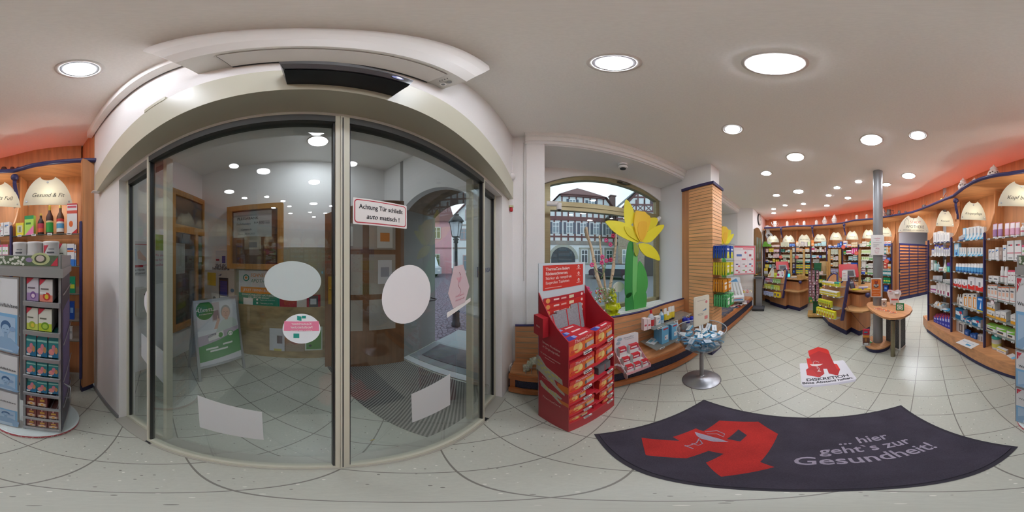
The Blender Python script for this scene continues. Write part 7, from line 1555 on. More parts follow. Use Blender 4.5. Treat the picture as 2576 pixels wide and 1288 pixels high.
# small goods left of the red display
t=thing('wire_rack','small wire rack with wrapped goods on bench left of red display','rack',W(-.05,1.48,.361),RW)
m=MB()
for x in (-.05,.0,.05,.1):m.tube([(x,-.08,.0),(x,-.08,.09),(x,-.085,.10)],.003,SILVER,5);m.tube([(x,-.08,.01),(x,.05,.01)],.003,SILVER,5)
m.tube([(-.05,-.08,.09),(.1,-.08,.09)],.003,SILVER,5);m.build('wires',t)
for k in range(8):
    r2=random.Random(k);p=W(-.10+.03*k,1.46+.02*(k % 3),.40+.035*(k % 4));o=bagmesh('#b9c0a8','#d9dcc9',.06,.09,.03,k).build('wrapped_bar',None,p);o.rotation_euler=(1.2,0,RW+r2.uniform(-.5,.5));tag(o,'clear wrapped bar in wire rack beside door, %s from left' % ordw[k],'bar','wrapped bars in wire rack')
p=W(.02,1.60,.885);o=MB().cyl((0,0),.016,0,.012,BLACK,14).cyl((0,0),.015,.012,.045,M('#b9b6b0',.3),14).cyl((0,0),.016,.045,.055,BLACK,14).build('small_jar',None,p);tag(o,'tiny jar with black lid on the backboard edge by door','jar')
# wall socket
o=MB().box((-.035,-.012,-.04),(.035,0,.04),WHITE).box((-.015,-.02,-.02),(.015,-.012,.02),WHITE).build('wall_socket',None,D(1.50,DR-.001,.33),RD);tag(o,'white wall socket low on wall right of the glass door','socket')

# ================================================================ BOWL ON SILVER STAND
bc=Vector((1.556,.671));t=thing('bowl_stand','silver trumpet-foot stand carrying a clear bowl','stand',(bc.x,bc.y,0))
m=MB();m.lathe([(.203,0),(.205,.006),(.195,.012),(.14,.026),(.07,.045),(.035,.065),(.03,.08),(.025,.085),(.001,.085)],M('#a2a4a8',.3,.7,name='silver_foot'),44);m.build('foot',t)
m=MB();m.cyl((0,0),.022,.08,.50,GREYM,20);m.build('pole',t)
t2=thing('sample_bowl','large clear acrylic bowl on the silver stand','bowl',(bc.x,bc.y,.502))
BWL=M('#e9eef2',.03,kind='glass',name='bowl_acrylic',ior=1.38)
prf=[(.001,0),(.07,.004),(.14,.03),(.20,.085),(.24,.16),(.255,.25),(.262,.29),(.262,.296),(.254,.292),(.247,.25),(.233,.162),(.194,.091),(.136,.036),(.068,.009),(.001,.006)]
m=MB();m.lathe(prf,BWL,48);m.build('shell',t2)
m=MB();m.lathe([(.258,.288),(.264,.29),(.264,.298),(.258,.298),(.258,.288)],M('#d6dadf',.1,kind='film',a=.6),48);m.build('rim',t2)
rr=random.Random(11);lay=[(.515,.0,1),(.525,.05,3),(.545,.09,6),(.58,.13,8),(.62,.165,9),(.655,.09,6),(.665,.19,12),(.70,.14,9),(.715,.05,4),(.725,.195,10)]
for z0_,rad,n_ in lay:
    for k in range(n_):
        a=2*pi*k/n_+rr.uniform(-.25,.25)+z0_*20;R_=rad+rr.uniform(-.012,.012) if rad else 0;w_,d_=rr.choice([(.085,.05),(.09,.055),(.078,.05)])
        m=MB();m.box((-w_/2,-d_/2,-.009),(w_/2,d_/2,.009),M('#63aed2',.45));m.box((-w_/2+.002,-d_/2+.002,.009),(w_/2-.002,d_/2-.002,.0102),M('#e3e8ea',.5));m.box((-w_/2+.002,-d_/2+.002,-.0102),(w_/2-.002,d_/2-.002,-.009),M('#e3e8ea',.5));m.box((-w_*.3,-.004,.0102),(w_*.2,.004,.0106),M('#a9bcc8',.5))
        o=m.build('sample_box',None,(bc.x+R_*cos(a),bc.y+R_*sin(a),z0_));tlt=.55*rad/.19;o.rotation_euler=(rr.uniform(-.25,.25)+tlt*sin(a)*-1,rr.uniform(-.25,.25)+tlt*cos(a)*-1,rr.uniform(-.6,.6) if k % 2 else rr.uniform(0,3));tag(o,'small white and light blue sample box lying in the clear bowl','box','sample boxes in the clear bowl')
# sign holder in the bowl
p=Vector((bc.x,bc.y,.51));t=thing('sign_holder','cream framed sign on a rod standing in the bowl','sign holder',p,facing(-bc.x,-bc.y)+.75)
m=MB();m.cyl((0,0),.006,0,.33,M('#d9d6cc',.3),12);m.build('rod',t)
m=MB();hh=.335;m.plate([(x,z+.33+hh/2) for x,z in rrect(.215,hh,.014)],-.006,.006,M('#ddd9c6',.4));m.build('frame',t)
m=MB();m.plate([(x,z+.33+hh/2) for x,z in rrect(.185,hh-.03,.006)],-.0072,-.006,M('#e3dfcc',.5));m.plate([(.0,.33+.165),(.06,.33+.165),(.06,.33+.19)],-.008,-.0072,M('#5a86b0',.5));m.box((.035,-.008,.33+.06),(.08,-.0072,.33+.1),M('#d98a84',.5));m.ell(.062,.33+.262,.016,.016,-.0072,M('#d9868a',.5));m.build('print',t)
rule(.11,M('#b9a9a0',.5),t,(-.01,-.0085,.62),.006);rule(.08,M('#9a9a94',.5),t,(-.02,-.0085,.47));rule(.07,M('#9a9a94',.5),t,(-.02,-.0085,.455))

# ================================================================ GOODS ON THE FAR BENCH, POSTER, DOOR, CLOCK, SCALE
t,h=card('offer_poster','silver framed red and white offers poster on wall beside door','poster',1873.5,4.30,618,691,.60,M('#e4dcdd',.5),turn=.35,frame=SILVER)
RP=M('#d9606c',.5);m=MB();m.box((-.29,-.002,h*.93),(.29,0,h*.985),RP);m.box((-.29,-.002,.01),(.29,0,h*.04),RP);m.box((.26,-.002,0),(.29,0,h),RP);m.box((-.1,-.003,h*.86),(.26,-.002,h*.92),WHITE)
for k,(x,z,w_,h2,c_) in enumerate(((-.12,.50,.36,.33,'#ece6e6'),(.17,.50,.16,.33,'#ece6e6'),(-.20,.26,.16,.2,'#ece6e6'),(-.01,.26,.18,.2,'#ece6e6'),(.17,.26,.16,.2,'#ece6e6'),(-.20,.06,.16,.18,'#ece6e6'),(-.01,.06,.18,.18,'#ece6e6'),(.17,.06,.16,.18,'#ece6e6'))):
    m.box((x-w_/2+.005,-.003,h*z),(x+w_/2-.005,-.002,h*(z+h2)),M(c_,.5));m.box((x+w_*.1,-.004,h*z+.01),(x+w_*.4,-.003,h*z+.045),RP);m.box((x-w_*.3,-.004,h*(z+h2*.4)),(x+w_*.1,-.003,h*(z+h2*.62)),M(['#5a78b8','#a84a5a','#5a5a8c','#b9b0b0','#3f4f8c','#b9404c','#8fae6a','#b94050'][k],.5))
m.ell(.02,h*.76,.03,.03,-.003,RP);m.build('print',t)
rule(.28,RP,t,(.09,-.004,h*.89),.022)
ud=(FD1-FD0).normalized();rdz=atan2(ud.y,ud.x);fa=hit(1896,FD0,FD1);fb=hit(1914.5,FD0,FD1);dw=(fb-fa).length
zdt=zat(572,fa.length);DW=M('#7a5a34',.45,kind='wood',name='dark_oak',sc=(14,14,1.2));PG=M('#b9b0a0',.15)
m=MB();m.plate([(0,0),(dw,0),(dw,zdt-.12)]+[(dw*(1-i/10),zdt-.12+.14*sin(pi*i/10)+.06*i/10) for i in range(1,11)],-.03,-.002,DW);fd=m.build('door_3',None,(fa.x,fa.y,0),rdz);struct(fd)
m=MB();GLD=M('#6c7468',.08,.0);cols=[(dw*.22,dw*.48),(dw*.54,dw*.82)]
for (z0,z1) in ((.35,1.0),(1.05,1.42),(1.47,zdt-.28)):
    for a,b in cols:m.box((a,-.034,z0),(b,-.030,z1),GLD)
m.build('pane',fd);m=MB();m.tube([(dw*.1,-.03,1.02),(dw*.1,-.08,1.02),(dw*.22,-.085,1.02)],.012,M('#c9a04a',.3,.8),8);m.box((dw*.06,-.036,.94),(dw*.14,-.03,1.1),M('#c9a04a',.3,.8));m.build('handle',fd)
fc_=hit(1909,FD0,FD1);zc=zat(553,fc_.length)
t=thing('wall_clock','round dark-rimmed wall clock above the arched wooden door','clock',(fc_.x,fc_.y,zc),rdz)
m=MB();m.plate(circ(.20,.20,36),-.04,-.001,M('#3c3c3c',.4));m.build('rim',t);m=MB();m.plate(circ(.175,.175,36),-.043,-.04,M('#c9c6bf',.4));m.build('dial',t)
m=MB();m.box((-.006,-.047,-.02),(.006,-.044,.14),BLACK);m.box((-.02,-.047,-.006),(.09,-.044,.006),BLACK);m.build('hands',t)
m=MB()
for k in range(12):a=pi*k/6;m.ell(.15*cos(a),.15*sin(a),.010,.010,-.0435,BLACK,6)
m.build('hour_marks',t)
# personal scale
p=pd(1908,4.70);rz_=facing(-1,.02);t=thing('personal_scale','grey upright personal scale with dark platform near wooden door','scale',(p.x,p.y,0),rz_)
m=MB();m.box((-.17,-.17,.02),(.17,.20,.07),DARK);m.box((-.15,-.15,.07),(.15,.12,.075),M('#56565a',.7));m.build('platform',t)
m=MB();m.box((-.09,.12,.07),(.09,.19,.93),GREYM);m.build('column',t);m=MB();m.box((-.14,.04,.93),(.14,.22,.985),GREYM);m.box((-.10,.038,.94),(.10,.04,.975),DARK);m.build('display_head',t)
p=fl(1905,757);m=MB();m.ball((0,0,.17),.13,M('#d9a9ac',.6),14,(1,.8,1.25));m.tube([(0,0,.32),(.03,.02,.42),(.06,.02,.47)],.012,M('#c9b98a',.6),6);o=m.build('pink_bag',None,(p.x+.2,p.y+.08,0));tag(o,'pink bag or toy on the floor behind personal scale','bag')
# display of tubes, baskets, magazines on the far bench
bl=lambda px,d,z:pd(px,d,z)
p=pd(1851,4.0,.70); 
t=thing('tube_display','slanted white cardboard display with blue stripes on far bench','display',(p.x,p.y,.50),facing(-p.x,-p.y)+.3)
MB().box((-.19,-.17,-.012),(.19,.17,-.001),SHG).build('glass_shelf',t)
m=MB();m.add([(-.17,-.14,0),(.17,-.14,0),(.17,.14,0),(-.17,.14,0),(-.17,-.14,.10),(.17,-.14,.10),(.17,.14,.42),(-.17,.14,.42)],[(0,1,5,4),(1,2,6,5),(2,3,7,6),(3,0,4,7),(4,5,6,7)],M('#dfe3e4',.5));m.plate([(-.17,.42),(.17,.42),(.15,.55),(-.17,.58)],.13,.14,M('#d9e3e8',.5));m.build('card_body',t)
m=MB();m.box((-.12,-.142,.02),(.14,-.14,.05),M('#5a9ac8',.5));m.box((-.12,-.142,.055),(.1,-.14,.07),M('#c94a4a',.5));m.plate([(-.13,.44),(.1,.44),(.05,.53)],.128,.13,M('#5a9ac8',.5));m.build('print',t)
for k in range(12):
    i,j=k % 4,k//4;v=Matrix.Rotation(facing(-p.x,-p.y)+.3,3,'Z') @ Vector((-.12+.08*i,-.09+.075*j,0));o=MB().tube([(0,0,0),(0,.02,.09),(0,.03,.13)],[.022,.02,.006],M('#cfd1cc',.4),8).build('tube',None,(p.x+v.x,p.y+v.y,.50+.15+.085*j));tag(o,'silver-white tube in slanted display, %s from left, %s row' % (ordw[i],['front','middle','rear'][j]),'tube','tubes in slanted display')
p=pd(1877,4.35,.40);t=thing('wire_basket','wire basket of sweets on the far bench below the poster','basket',(p.x,p.y,.62),facing(-p.x,-p.y))
m=MB()
for z in (0,.06,.12):
    m.tube([(-.2,-.13,z),(.2,-.13,z),(.2,.13,z),(-.2,.13,z),(-.2,-.13,z)],.004,SILVER,5)
for k in range(11):x=-.2+.04*k;m.tube([(x,-.13,.12),(x,-.13,0),(x,.13,0),(x,.13,.12)],.002,SILVER,4)
for x in (-.19,.19):m.tube([(x,.0,0),(x,.0,-.228)],.005,SILVER,5)
m.build('wires',t)
for k,c_ in enumerate(('#c92c3c','#d8c83a','#c94a2c','#e0d8cc','#3f8a4a','#d87a2c','#c92c3c','#e6cf4a')):
    r2=random.Random(k);v=Matrix.Rotation(facing(-p.x,-p.y),3,'Z') @ Vector((-.15+.09*(k % 4),-.06+.11*(k//4),0));o=bagmesh(c_,'#e6dccb',.09,.09,.04,k).build('sweets_bag',None,(p.x+v.x,p.y+v.y,.626),r2.uniform(-.5,.5));tag(o,'colourful sweets bag in wire basket on far bench, %s in %s row' % (ordw[k % 4],['front','rear'][k//4]),'bag','sweets in the wire basket')
for k,(px,d,c_,lb) in enumerate(((1846,3.7,'#4a5a6a','dark blue'),(1852,3.8,'#b9404c','red'),(1857,3.95,'#c9c4bc','white'),(1863,4.1,'#5a8ab0','light blue'),(1860,3.9,'#d9d6cf','cream'),(1878,4.2,'#8a5a6a','mauve'),(1872,4.05,'#dcd4d4','pale'))):
    p=pd(px,d,.391);o=MB().box((-.10,-.07,0),(.10,.07,.012),M(c_,.5)).box((-.07,.0,.012),(.05,.05,.0128),M('#d9d0c9',.5)).build('magazine',None,(p.x,p.y,.3915),facing(-p.x,-p.y)+.4+.2*k);tag(o,lb+' magazine lying on the far bench','magazine','magazines on the far bench')

# ================================================================ WINDOW DECORATION (first window)
def wloc(px,dep):p=hit(px,W(0,dep),W(2,dep));return p
def daffodil(px,dep,s_=1.0,label=''):
    p=wloc(px,dep);dst=p.length;t=thing('cardboard_daffodil',label,'decoration',(p.x,p.y,.781),RW);return t,dst
t,dst=daffodil(1590,1.86,1,'giant yellow cardboard daffodil with green leaves in first window')
A_,B_=W(0,1.86),W(2,1.86);o_=wloc(1590,1.86)
def dl(px,py):      # bearing to cutout coordinates in the vertical plane of the cutout
    p=wloc(px,1.86);return ((p-o_).dot(T2),zat(py,p.length)-.781)
Zx=lambda x:1370+x/4.293
Zy=lambda y:430+y/4.293
def DL(L,k=2):
    P_=[dl(Zx(a),Zy(b)) for a,b in L]
    for _ in range(k):      # rounded outline
        P_=[q for i in range(len(P_)) for q in ((P_[i][0]*.78+P_[(i+1) % len(P_)][0]*.22,P_[i][1]*.78+P_[(i+1) % len(P_)][1]*.22),(P_[i][0]*.22+P_[(i+1) % len(P_)][0]*.78,P_[i][1]*.22+P_[(i+1) % len(P_)][1]*.78))]
    return P_
YL=M('#f8ef3c',.5,name='daffodil_yellow');YL2=M('#ece136',.5);YO=M('#f8cf3a',.5);GRf=M('#52b458',.5);GR2=M('#3a984c',.5);GR3=M('#7ad078',.5)
m=MB()
def pl_(L,y0,y1,mt):m.plate(DL(L),y0,y1,mt)
m.plate(DL([(908,755),(955,760),(955,900),(960,1330),(862,1400),(870,1000),(885,860)]),-.006,.006,GR2)
m.plate(DL([(948,860),(1005,850),(1000,960),(1010,1420),(945,1440)]),-.008,.004,GR3);m.build('stem',t)
m=MB();m.plate(DL([(1012,960),(1050,1000),(1090,1080),(1112,1180),(1105,1290),(1000,1420),(990,1300),(998,1100)]),-.012,.0,GRf);m.plate(DL([(862,1330),(958,1300),(960,1560),(880,1600)]),-.006,.006,GR2);m.plate(DL([(955,1300),(1105,1280),(1090,1520),(960,1560)]),-.01,.002,GRf);m.build('leaf',t)
petals=[[(875,305),(905,330),(945,395),(965,460),(960,560),(890,610),(862,560),(850,450),(858,350)],
 [(645,548),(690,535),(780,540),(870,565),(960,600),(1010,690),(1020,760),(1000,782),(900,750),(800,700),(720,640),(680,590)],
 [(1120,510),(1190,503),(1215,520),(1215,560),(1180,620),(1110,660),(1060,640)],
 [(1050,700),(1130,640),(1210,590),(1288,578),(1270,630),(1200,710),(1140,770),(1080,778),(1030,760)],
 [(1000,785),(1060,778),(1140,800),(1200,860),(1230,920),(1240,975),(1170,950),(1080,920),(1020,850)],
 [(840,590),(920,620),(1000,700),(1015,770),(960,740),(880,690)]]
m=MB()
for k,q_ in enumerate(petals):m.plate(DL(q_),-.012-.003*k,-.004,YL if k not in (2,5) else YL2)
m.build('petals',t)
m=MB();m.plate(DL([(965,435),(1000,440),(1030,445),(1060,445),(1085,475),(1115,490),(1125,530),(1110,600),(1075,700),(1030,770),(1005,760),(965,680),(945,580),(950,500)]),-.05,-.02,YO)
m.plate(DL([(990,560),(1040,545),(1090,560),(1070,680),(1030,765),(1005,745),(980,650)]),-.055,-.05,M('#f2c034',.5));m.plate(DL([(950,760),(985,790),(1010,860),(985,930),(960,900),(950,830)]),-.03,-.02,M('#a8b84a',.5));m.build('trumpet',t)
# second daffodil in far window
t2=thing('cardboard_daffodil','yellow cardboard daffodil half hidden behind the slatted pillar','decoration',W(3.92,1.88,.781),RW-.25)
src=t
for ch in list(src.children):c_=ch.copy();C.objects.link(c_);c_.parent=t2;c_.scale=(1,1,1.12)
# branches in a pot area with pink blossoms
def wp(px,py,dep):p=wloc(px,dep);return Vector((p.x,p.y,zat(py,p.length)))
BK_=M('#d8c5a6',.8,kind='bark',name='birch_bark');t=thing('branch_bundle','bare pale branches with pink blossoms standing in first window','branches',(0,0,0))
def br(L,r0,r1,dep):pts=[wp(Zx(a),Zy(b),dep+.03*sin(i*1.3)) for i,(a,b) in enumerate(L)];return pts,[r0+(r1-r0)*i/(len(L)-1) for i in range(len(L))]
brs=[([(675,1560),(665,1420),(640,1330),(600,1240),(565,1130),(530,950),(505,830),(478,745),(460,680),(452,605)],.027,.014),([(678,1500),(672,1380),(655,1270),(640,1120),(618,950),(600,800),(590,700)],.016,.010),([(668,1420),(700,1300),(730,1120),(750,950),(768,800),(770,680)],.022,.013),([(735,1130),(755,1020),(757,900)],.014,.009),([(478,745),(450,700),(440,650),(445,620)],.018,.012)]
for L,r0,r1 in brs:pts,rs_=br(L,r0,r1,1.82);m=MB();m.tube(pts,rs_,BK_,9);m.build('branch',t)
PKB=M('#e0508c',.5);PK2=M('#c92f5c',.5);WB=M('#e6e8e2',.6);LG_=M('#7da06a',.6)
bl_=[(665,750,0),(710,795,0),(740,700,1),(625,930,0),(715,960,1),(668,970,0),(512,1015,0),(618,990,0),(463,1272,0),(600,1300,1),(745,1290,0)]
m=MB(); 
for (a,b,c_) in bl_:
    p=wp(Zx(a),Zy(b),1.78)
    for k in range(5):an=2*pi*k/5+a;q=p+Vector((T2.x*cos(an)*.018,T2.y*cos(an)*.018,.018*sin(an)));m.ball(q,.013,PK2 if c_ else PKB,8,(1,.5,1))
m.build('blossoms',t)
m=MB()
for pts in ([(620,1110),(560,1080),(530,1020)],[(640,1090),(650,1020),(670,980)],[(610,1160),(640,1100),(665,1000)]):m.tube([wp(Zx(a),Zy(b),1.78) for a,b in pts],.004,LG_,5)
m.build('twig',t)
rr=random.Random(9);m=MB()
for k in range(150):
    a,b=rr.uniform(560,760),rr.uniform(1260,1420);p=wp(Zx(a),Zy(b),1.74+rr.uniform(-.06,.1));c_=rr.choice([WB,WB,LG_,LG_,LG_,M('#9cb884',.6)]);m.ball(p,rr.uniform(.006,.014),c_,5)
o=m.build('flower_filling');tag(o,'loose small white flowers and leaves at the foot of the branches','flowers',None,'stuff')
m=MB()
for k in range(26):a,b=rr.uniform(480,640),rr.uniform(1280,1470);p=wp(Zx(a),Zy(b),1.78);m.ball(p,.014,rr.choice([PKB,WB,M('#e0a02c',.5),LG_,LG_]),6)
o=m.build('flower_filling');tag(o,'small mixed flowers left of the branches above red display','flowers',None,'stuff')
# gnome
GY_=M('#b3bd18',.2,name='lime_gloss');p=wloc(Zx(735),1.78);p=wloc(1541,1.78);t=thing('garden_gnome','glossy lime-green garden gnome standing in first window','gnome',(p.x,p.y,.842),RW-.2)
gs=1.2
m=MB();sc_=lambda L:[(a*gs,b*gs) for a,b in L]
m.lathe(sc_([(.001,0),(.075,0),(.078,.012),(.06,.02),(.05,.03),(.062,.045),(.066,.09),(.058,.12),(.045,.14),(.03,.148),(.04,.16),(.045,.185),(.038,.205),(.048,.21),(.042,.225),(.026,.26),(.010,.295),(.001,.30)]),GY_,20);m.build('body',t)
m=MB();m.ball((0,-.04*gs,.17*gs),.03*gs,GY_,12,(1,.7,1.3));m.ball((0,-.06*gs,.19*gs),.010*gs,GY_,8);m.build('beard',t)
m=MB()
for sg in (-1,1):m.tube([(sg*.055*gs,0,.13*gs),(sg*.07*gs,-.03*gs,.09*gs),(sg*.03*gs,-.065*gs,.085*gs)],[.018*gs,.016*gs,.013*gs],GY_,8);m.ball((sg*.028*gs,-.068*gs,.085*gs),.014*gs,GY_,8);m.ball((sg*.03*gs,-.055*gs,.014*gs),.024*gs,GY_,8,(1,1.5,.8))
m.build('limbs',t)
# decking tray on the sill, plate sign
t=thing('sill_tray','white slatted tray lying on the window sill','tray',W(1.15,1.87,.822),RW);m=MB()
for k in range(7):m.box((-.55,-.14+.045*k,0),(.72,-.105+.045*k,.018),M('#d6d6d0',.6))
m.build('slats',t);MB().box((-.5,-.14,-.061),(-.46,.165,0),WHITE).build('runner',t);MB().box((.64,-.14,-.061),(.68,.165,0),WHITE).build('runner',t)
for px,py,r_,dep,lb in ((1556,669,.075,2.0,'oval white sign plate behind the gnome'),(1651,767,.045,1.9,'small round white plate right of the daffodil')):
    p=wp(px,py if px == 1651 else 722,dep);m=MB();m.plate(circ(r_*1.2,r_,28),-.003,.003,WHITE);m.box((-.006,0,-.9),(.006,.005,-r_+.01),SILVER) if 0 else m.tube([(0,.004,-r_),(0,.004,-(p.z-.785))],.005,SILVER,6);o=m.build('plate_sign',None,p,RW);tag(o,lb,'sign')
# window spotlights
def spot(px,py,dep,dirv,label,ring=False):
    p=wp(px,py,dep);t2=thing('spotlight',label,'spotlight',p);return t2
p=wp(1567,412,1.80);t2=thing('spotlight','round white spotlight under the niche ceiling of first window','spotlight',(p.x,p.y,2.92));m=MB();m.cyl((0,0),.062,-.035,0,WALL,28);m.cyl((0,0),.050,-.05,-.035,BLACK,28);m.cyl((0,0),.062,-.085,-.05,WALL,28,);m.cyl((0,0),.040,-.088,-.085,DARK,20);m.build('housing',t2)
p=wp(1655,552,1.95);t2=thing('spotlight','white cylinder spotlight on right window jamb','spotlight',p,RW);m=MB();m.tube([(.0,0,0),(-.09,-.05,-.055)],.032,WALL,20);m.ball((-.0905,-.0503,-.0553),.024,DARK,10);m.tube([(.04,.02,.03),(.0,0,0)],.012,WALL,8);m.tube([(.06,.02,.035),(.035,.02,.03)],.03,WALL,16);m.build('housing',t2)
p=wp(1392,518,1.98);t2=thing('spotlight','white cylinder spotlight at left window jamb','spotlight',p,RW);m=MB();m.tube([(-.08,0,.03),(.06,.0,.03)],.032,WALL,18);m.tube([(.07,-.01,.035),(.07,-.01,-.05)],.032,WALL,18);m.ball((.07,-.01,-.05),.024,DARK,10);m.build('housing',t2)

# ================================================================ SMALL EXTRAS
p=pd(1929.5,5.92,1.945);t=thing('stork_display','cardboard stork standing on a green hill, top shelf beside wooden door','display',p,facing(-p.x,-p.y))
m=MB();m.plate([(-.17,0),(.17,0),(.15,.07),(.08,.12),(-.02,.18),(-.08,.19),(-.13,.12)],.0,.05,M('#5c9a2c',.6));m.build('green_hill',t)
SG=M('#a9adb6',.6);m=MB();m.plate([(.02,.10),(.10,.08),(.20,.16),(.28,.20),(.26,.34),(.16,.48),(.10,.52),(.09,.62),(.10,.72),(.04,.78),(-.06,.76),(-.10,.68),(-.16,.60),(-.10,.58),(-.04,.64),(-.02,.52),(-.06,.42),(.0,.28)],-.012,-.004,SG);m.build('body',t)
m=MB();m.plate([(.0,.42),(.06,.46),(.18,.36),(.26,.26),(.25,.16),(.14,.26)],-.018,-.012,M('#3a302c',.6));m.build('wing',t);m=MB();m.plate([(-.02,.66),(-.10,.67),(-.17,.60),(-.10,.60)],-.018,-.012,M('#d98a5c',.6));m.build('beak',t)
for px,py,d,lb in ((1964,646.5,5.8,'at post between first and second far signs'),(2004.5,647,5.65,'on third shelf under third far sign'),(2121.5,621.5,5.1,'at post left of sixth far sign'),(2154.5,637,4.8,'beside the pine post under sixth far sign'),(2132.5,668,4.9,'above the red monitor on near counter'),(2230,657,4.25,'right of the grey column')):
    p=pd(px,d,zat(py,d));o=MB().plate(circ(.062,.058,24),-.003,.0,M('#dc5f4c',.5)).plate(circ(.035,.006,10),-.004,-.003,M('#e8b0a4',.5)).build('shelf_token',None,p,facing(-p.x,-p.y));tag(o,'round orange-red shelf token '+lb,'token','orange-red shelf tokens')
p=fl(1931,551.5,CEIL);o=MB().cyl((0,0),.07,-.03,0,WALL,24).cyl((0,0),.045,-.045,-.03,WALL,20).build('smoke_detector',None,p);tag(o,'white smoke detector on ceiling corner by the far shelf wall','smoke detector')
for s_,lb in ((-.585,'left'),(.915,'right')):
    p=D(s_,DR-.015,.0);o=MB().plate([(-.03,0),(.03,0),(.02,.022),(-.015,.03)],-.015,.012,BLACK).build('floor_guide',None,p,RD);tag(o,'small black floor guide at the %s end of the sliding doors' % lb,'guide')
# ================================================================ VESTIBULE
def vb(px,py,dep=2.24):     # bearing onto a plane parallel to the glass door
    a=az(px);n_=Vector((sin(a),cos(a)));k=dep/n_.dot(DN);p=n_*k;return p.dot(DE),zat(py,p.length)
def vthing(name,label,cat,s,z,dep=2.245,group=None):p=D(s,dep);return thing(name,label,cat,(p.x,p.y,z),RD,group)
def vposter(name,label,px0,px1,py0,py1,col,group=None,dep=2.245,cat='poster',th=.003):
    s0,_=vb(px0,py0,dep);s1,_=vb(px1,py0,dep);sm,zb=vb((px0+px1)/2,py1,dep);_,zt=vb((px0+px1)/2,py0,dep)
    t=vthing(name,label,cat,(s0+s1)/2,zb,dep,group);w_,h=s1-s0,zt-zb
    m=MB();m.box((-w_/2,-th,0),(w_/2,0,h),M(col,.6));m.build('sheet',t);return t,w_,h
# sandstone base and pin board
m=MB();m.prism([D(-1.57,2.21),D(1.3,2.21),D(1.3,2.25),D(-1.57,2.25)],0,.88,M('#a8926a',.85,kind='stone',name='sandstone'));struct(m.build('wall_stone_base'))
s0,_=vb(590,700);s1,_=vb(818,700)
m=MB();m.prism([D(s0,2.235),D(s1,2.235),D(s1,2.25),D(s0,2.25)],.88,1.72,M('#a9a58f',.8));o=m.build('pin_board');tag(o,'beige pin board on vestibule back wall between showcases','pin board')
OAK=M('#b98644',.5,kind='wood',name='golden_oak')
# showcase with cheque
t,w_,h=vposter('showcase','golden oak wall showcase holding a large bank cheque',574.4,713,516,677,'#6b4a32',dep=2.20,cat='showcase',th=.01)
m=MB();f_=.075
for a,b in (((-w_/2,-.05,0),(w_/2,.04,f_)),((-w_/2,-.05,h-f_),(w_/2,.04,h)),((-w_/2,-.05,f_),(-w_/2+f_,.04,h-f_)),((w_/2-f_,-.05,f_),(w_/2,.04,h-f_))):m.box(a,b,OAK)
m.build('frame',t);m=MB();m.box((-w_/2+f_,-.04,f_),(w_/2-f_,-.036,h-f_),GLASS);m.build('pane',t)
m=MB();m.box((-w_/2+.09,-.013,h*.49),(w_/2-.16,-.011,h*.90),M('#dcdfe0',.6));m.box((-w_/2+.09,-.0135,h*.82),(w_/2-.16,-.013,h*.85),M('#b9bcc0',.6));m.box((w_*.08,-.0135,h*.68),(w_*.27,-.013,h*.74),M('#b9bcc0',.6));m.box((-w_*.18,-.016,h*.30),(w_*.12,-.012,h*.50),M('#b9aa94',.6));m.box((-w_*.10,-.017,h*.33),(w_*.05,-.016,h*.41),M('#6a6a68',.6));m.build('cheque',t)
text('PLESSABANK',.055,tb,t,(-w_*.12,-.015,h*.785));text('600 ----',.05,M('#5a6a78',.6),t,(w_*.18,-.015,h*.71));text('EUR',.035,tb,t,(w_*.035,-.015,h*.71));text('Sechshundert',.04,M('#6a7a88',.6),t,(-w_*.2,-.015,h*.70),shear=.3);text('Gemeinde',.04,M('#6a7a88',.6),t,(-w_*.15,-.015,h*.61),shear=.3);text('Ebern, 20.04.2022',.035,M('#6a7a88',.6),t,(-w_*.15,-.015,h*.54),shear=.3)
# posters on board
t,w_,h=vposter('vaccine_card_poster','small white poster with blue card for immunity card',543,573.5,630,679,'#dfe3e8')
m=MB();m.box((w_*.02,-.004,h*.35),(w_*.3,-.003,h*.72),M('#2f3f9c',.5));m.box((-w_*.48,-.004,h*.46),(-w_*.2,-.003,h*.56),M('#c9404c',.5));m.build('print',t)
for k,s_ in enumerate(('Hol dir','die neue','Immunkarte')):text(s_,.062,tb,t,(-w_*.08,-.004,h*(.24-.09*k)),bold=.001)
t,w_,h=vposter('phone_poster','beige poster of hand holding phone with icons',516,600,681,800,'#cfc6bc')
m=MB();m.box((-w_*.05,-.006,h*.42),(w_*.22,-.005,h*.86),BLACK);m.box((-w_*.02,-.007,h*.50),(w_*.19,-.006,h*.80),M('#3a3f8c',.5));m.box((-w_*.02,-.007,h*.44),(w_*.19,-.006,h*.49),WHITE);m.plate([(-w_*.02,0),(w_*.45,0),(w_*.35,h*.3),(w_*.25,h*.45),(w_*.0,h*.38)],-.005,-.003,M('#c9a48a',.6));m.ell(w_*.33,h*.62,.03,.03,-.003,M('#3f7a9c',.5));m.ell(-w_*.2,h*.42,.028,.028,-.003,DARK);m.plate([(-w_*.08,h*.9),(.02,h*.94),(.0,h*.9)],-.005,-.003,M('#2f3f6c',.5));m.box((-w_*.42,-.004,h*.68),(-w_*.15,-.003,h*.95),M('#d8b02c',.5));m.build('print',t)
t,w_,h=vposter('rapid_test_poster','green and orange poster for rapid test appointments',601,703,681,818,'#d9dcdc',dep=2.23)
GP=M('#1f8a70',.5);OP=M('#e08f2c',.5);m=MB();m.box((-w_/2,-.004,h*.34),(w_/2,-.003,h*.60),GP);m.box((-w_*.45,-.005,h*.60),(w_*.5,-.003,h*.71),OP);m.plate([(-w_*.42,h*.24),(w_*.5,h*.30),(w_*.5,h*.34),(-w_*.42,h*.34)],-.005,-.003,OP);m.box((-w_*.38,-.006,h*.26),(-w_*.14,-.004,h*.51),WHITE)
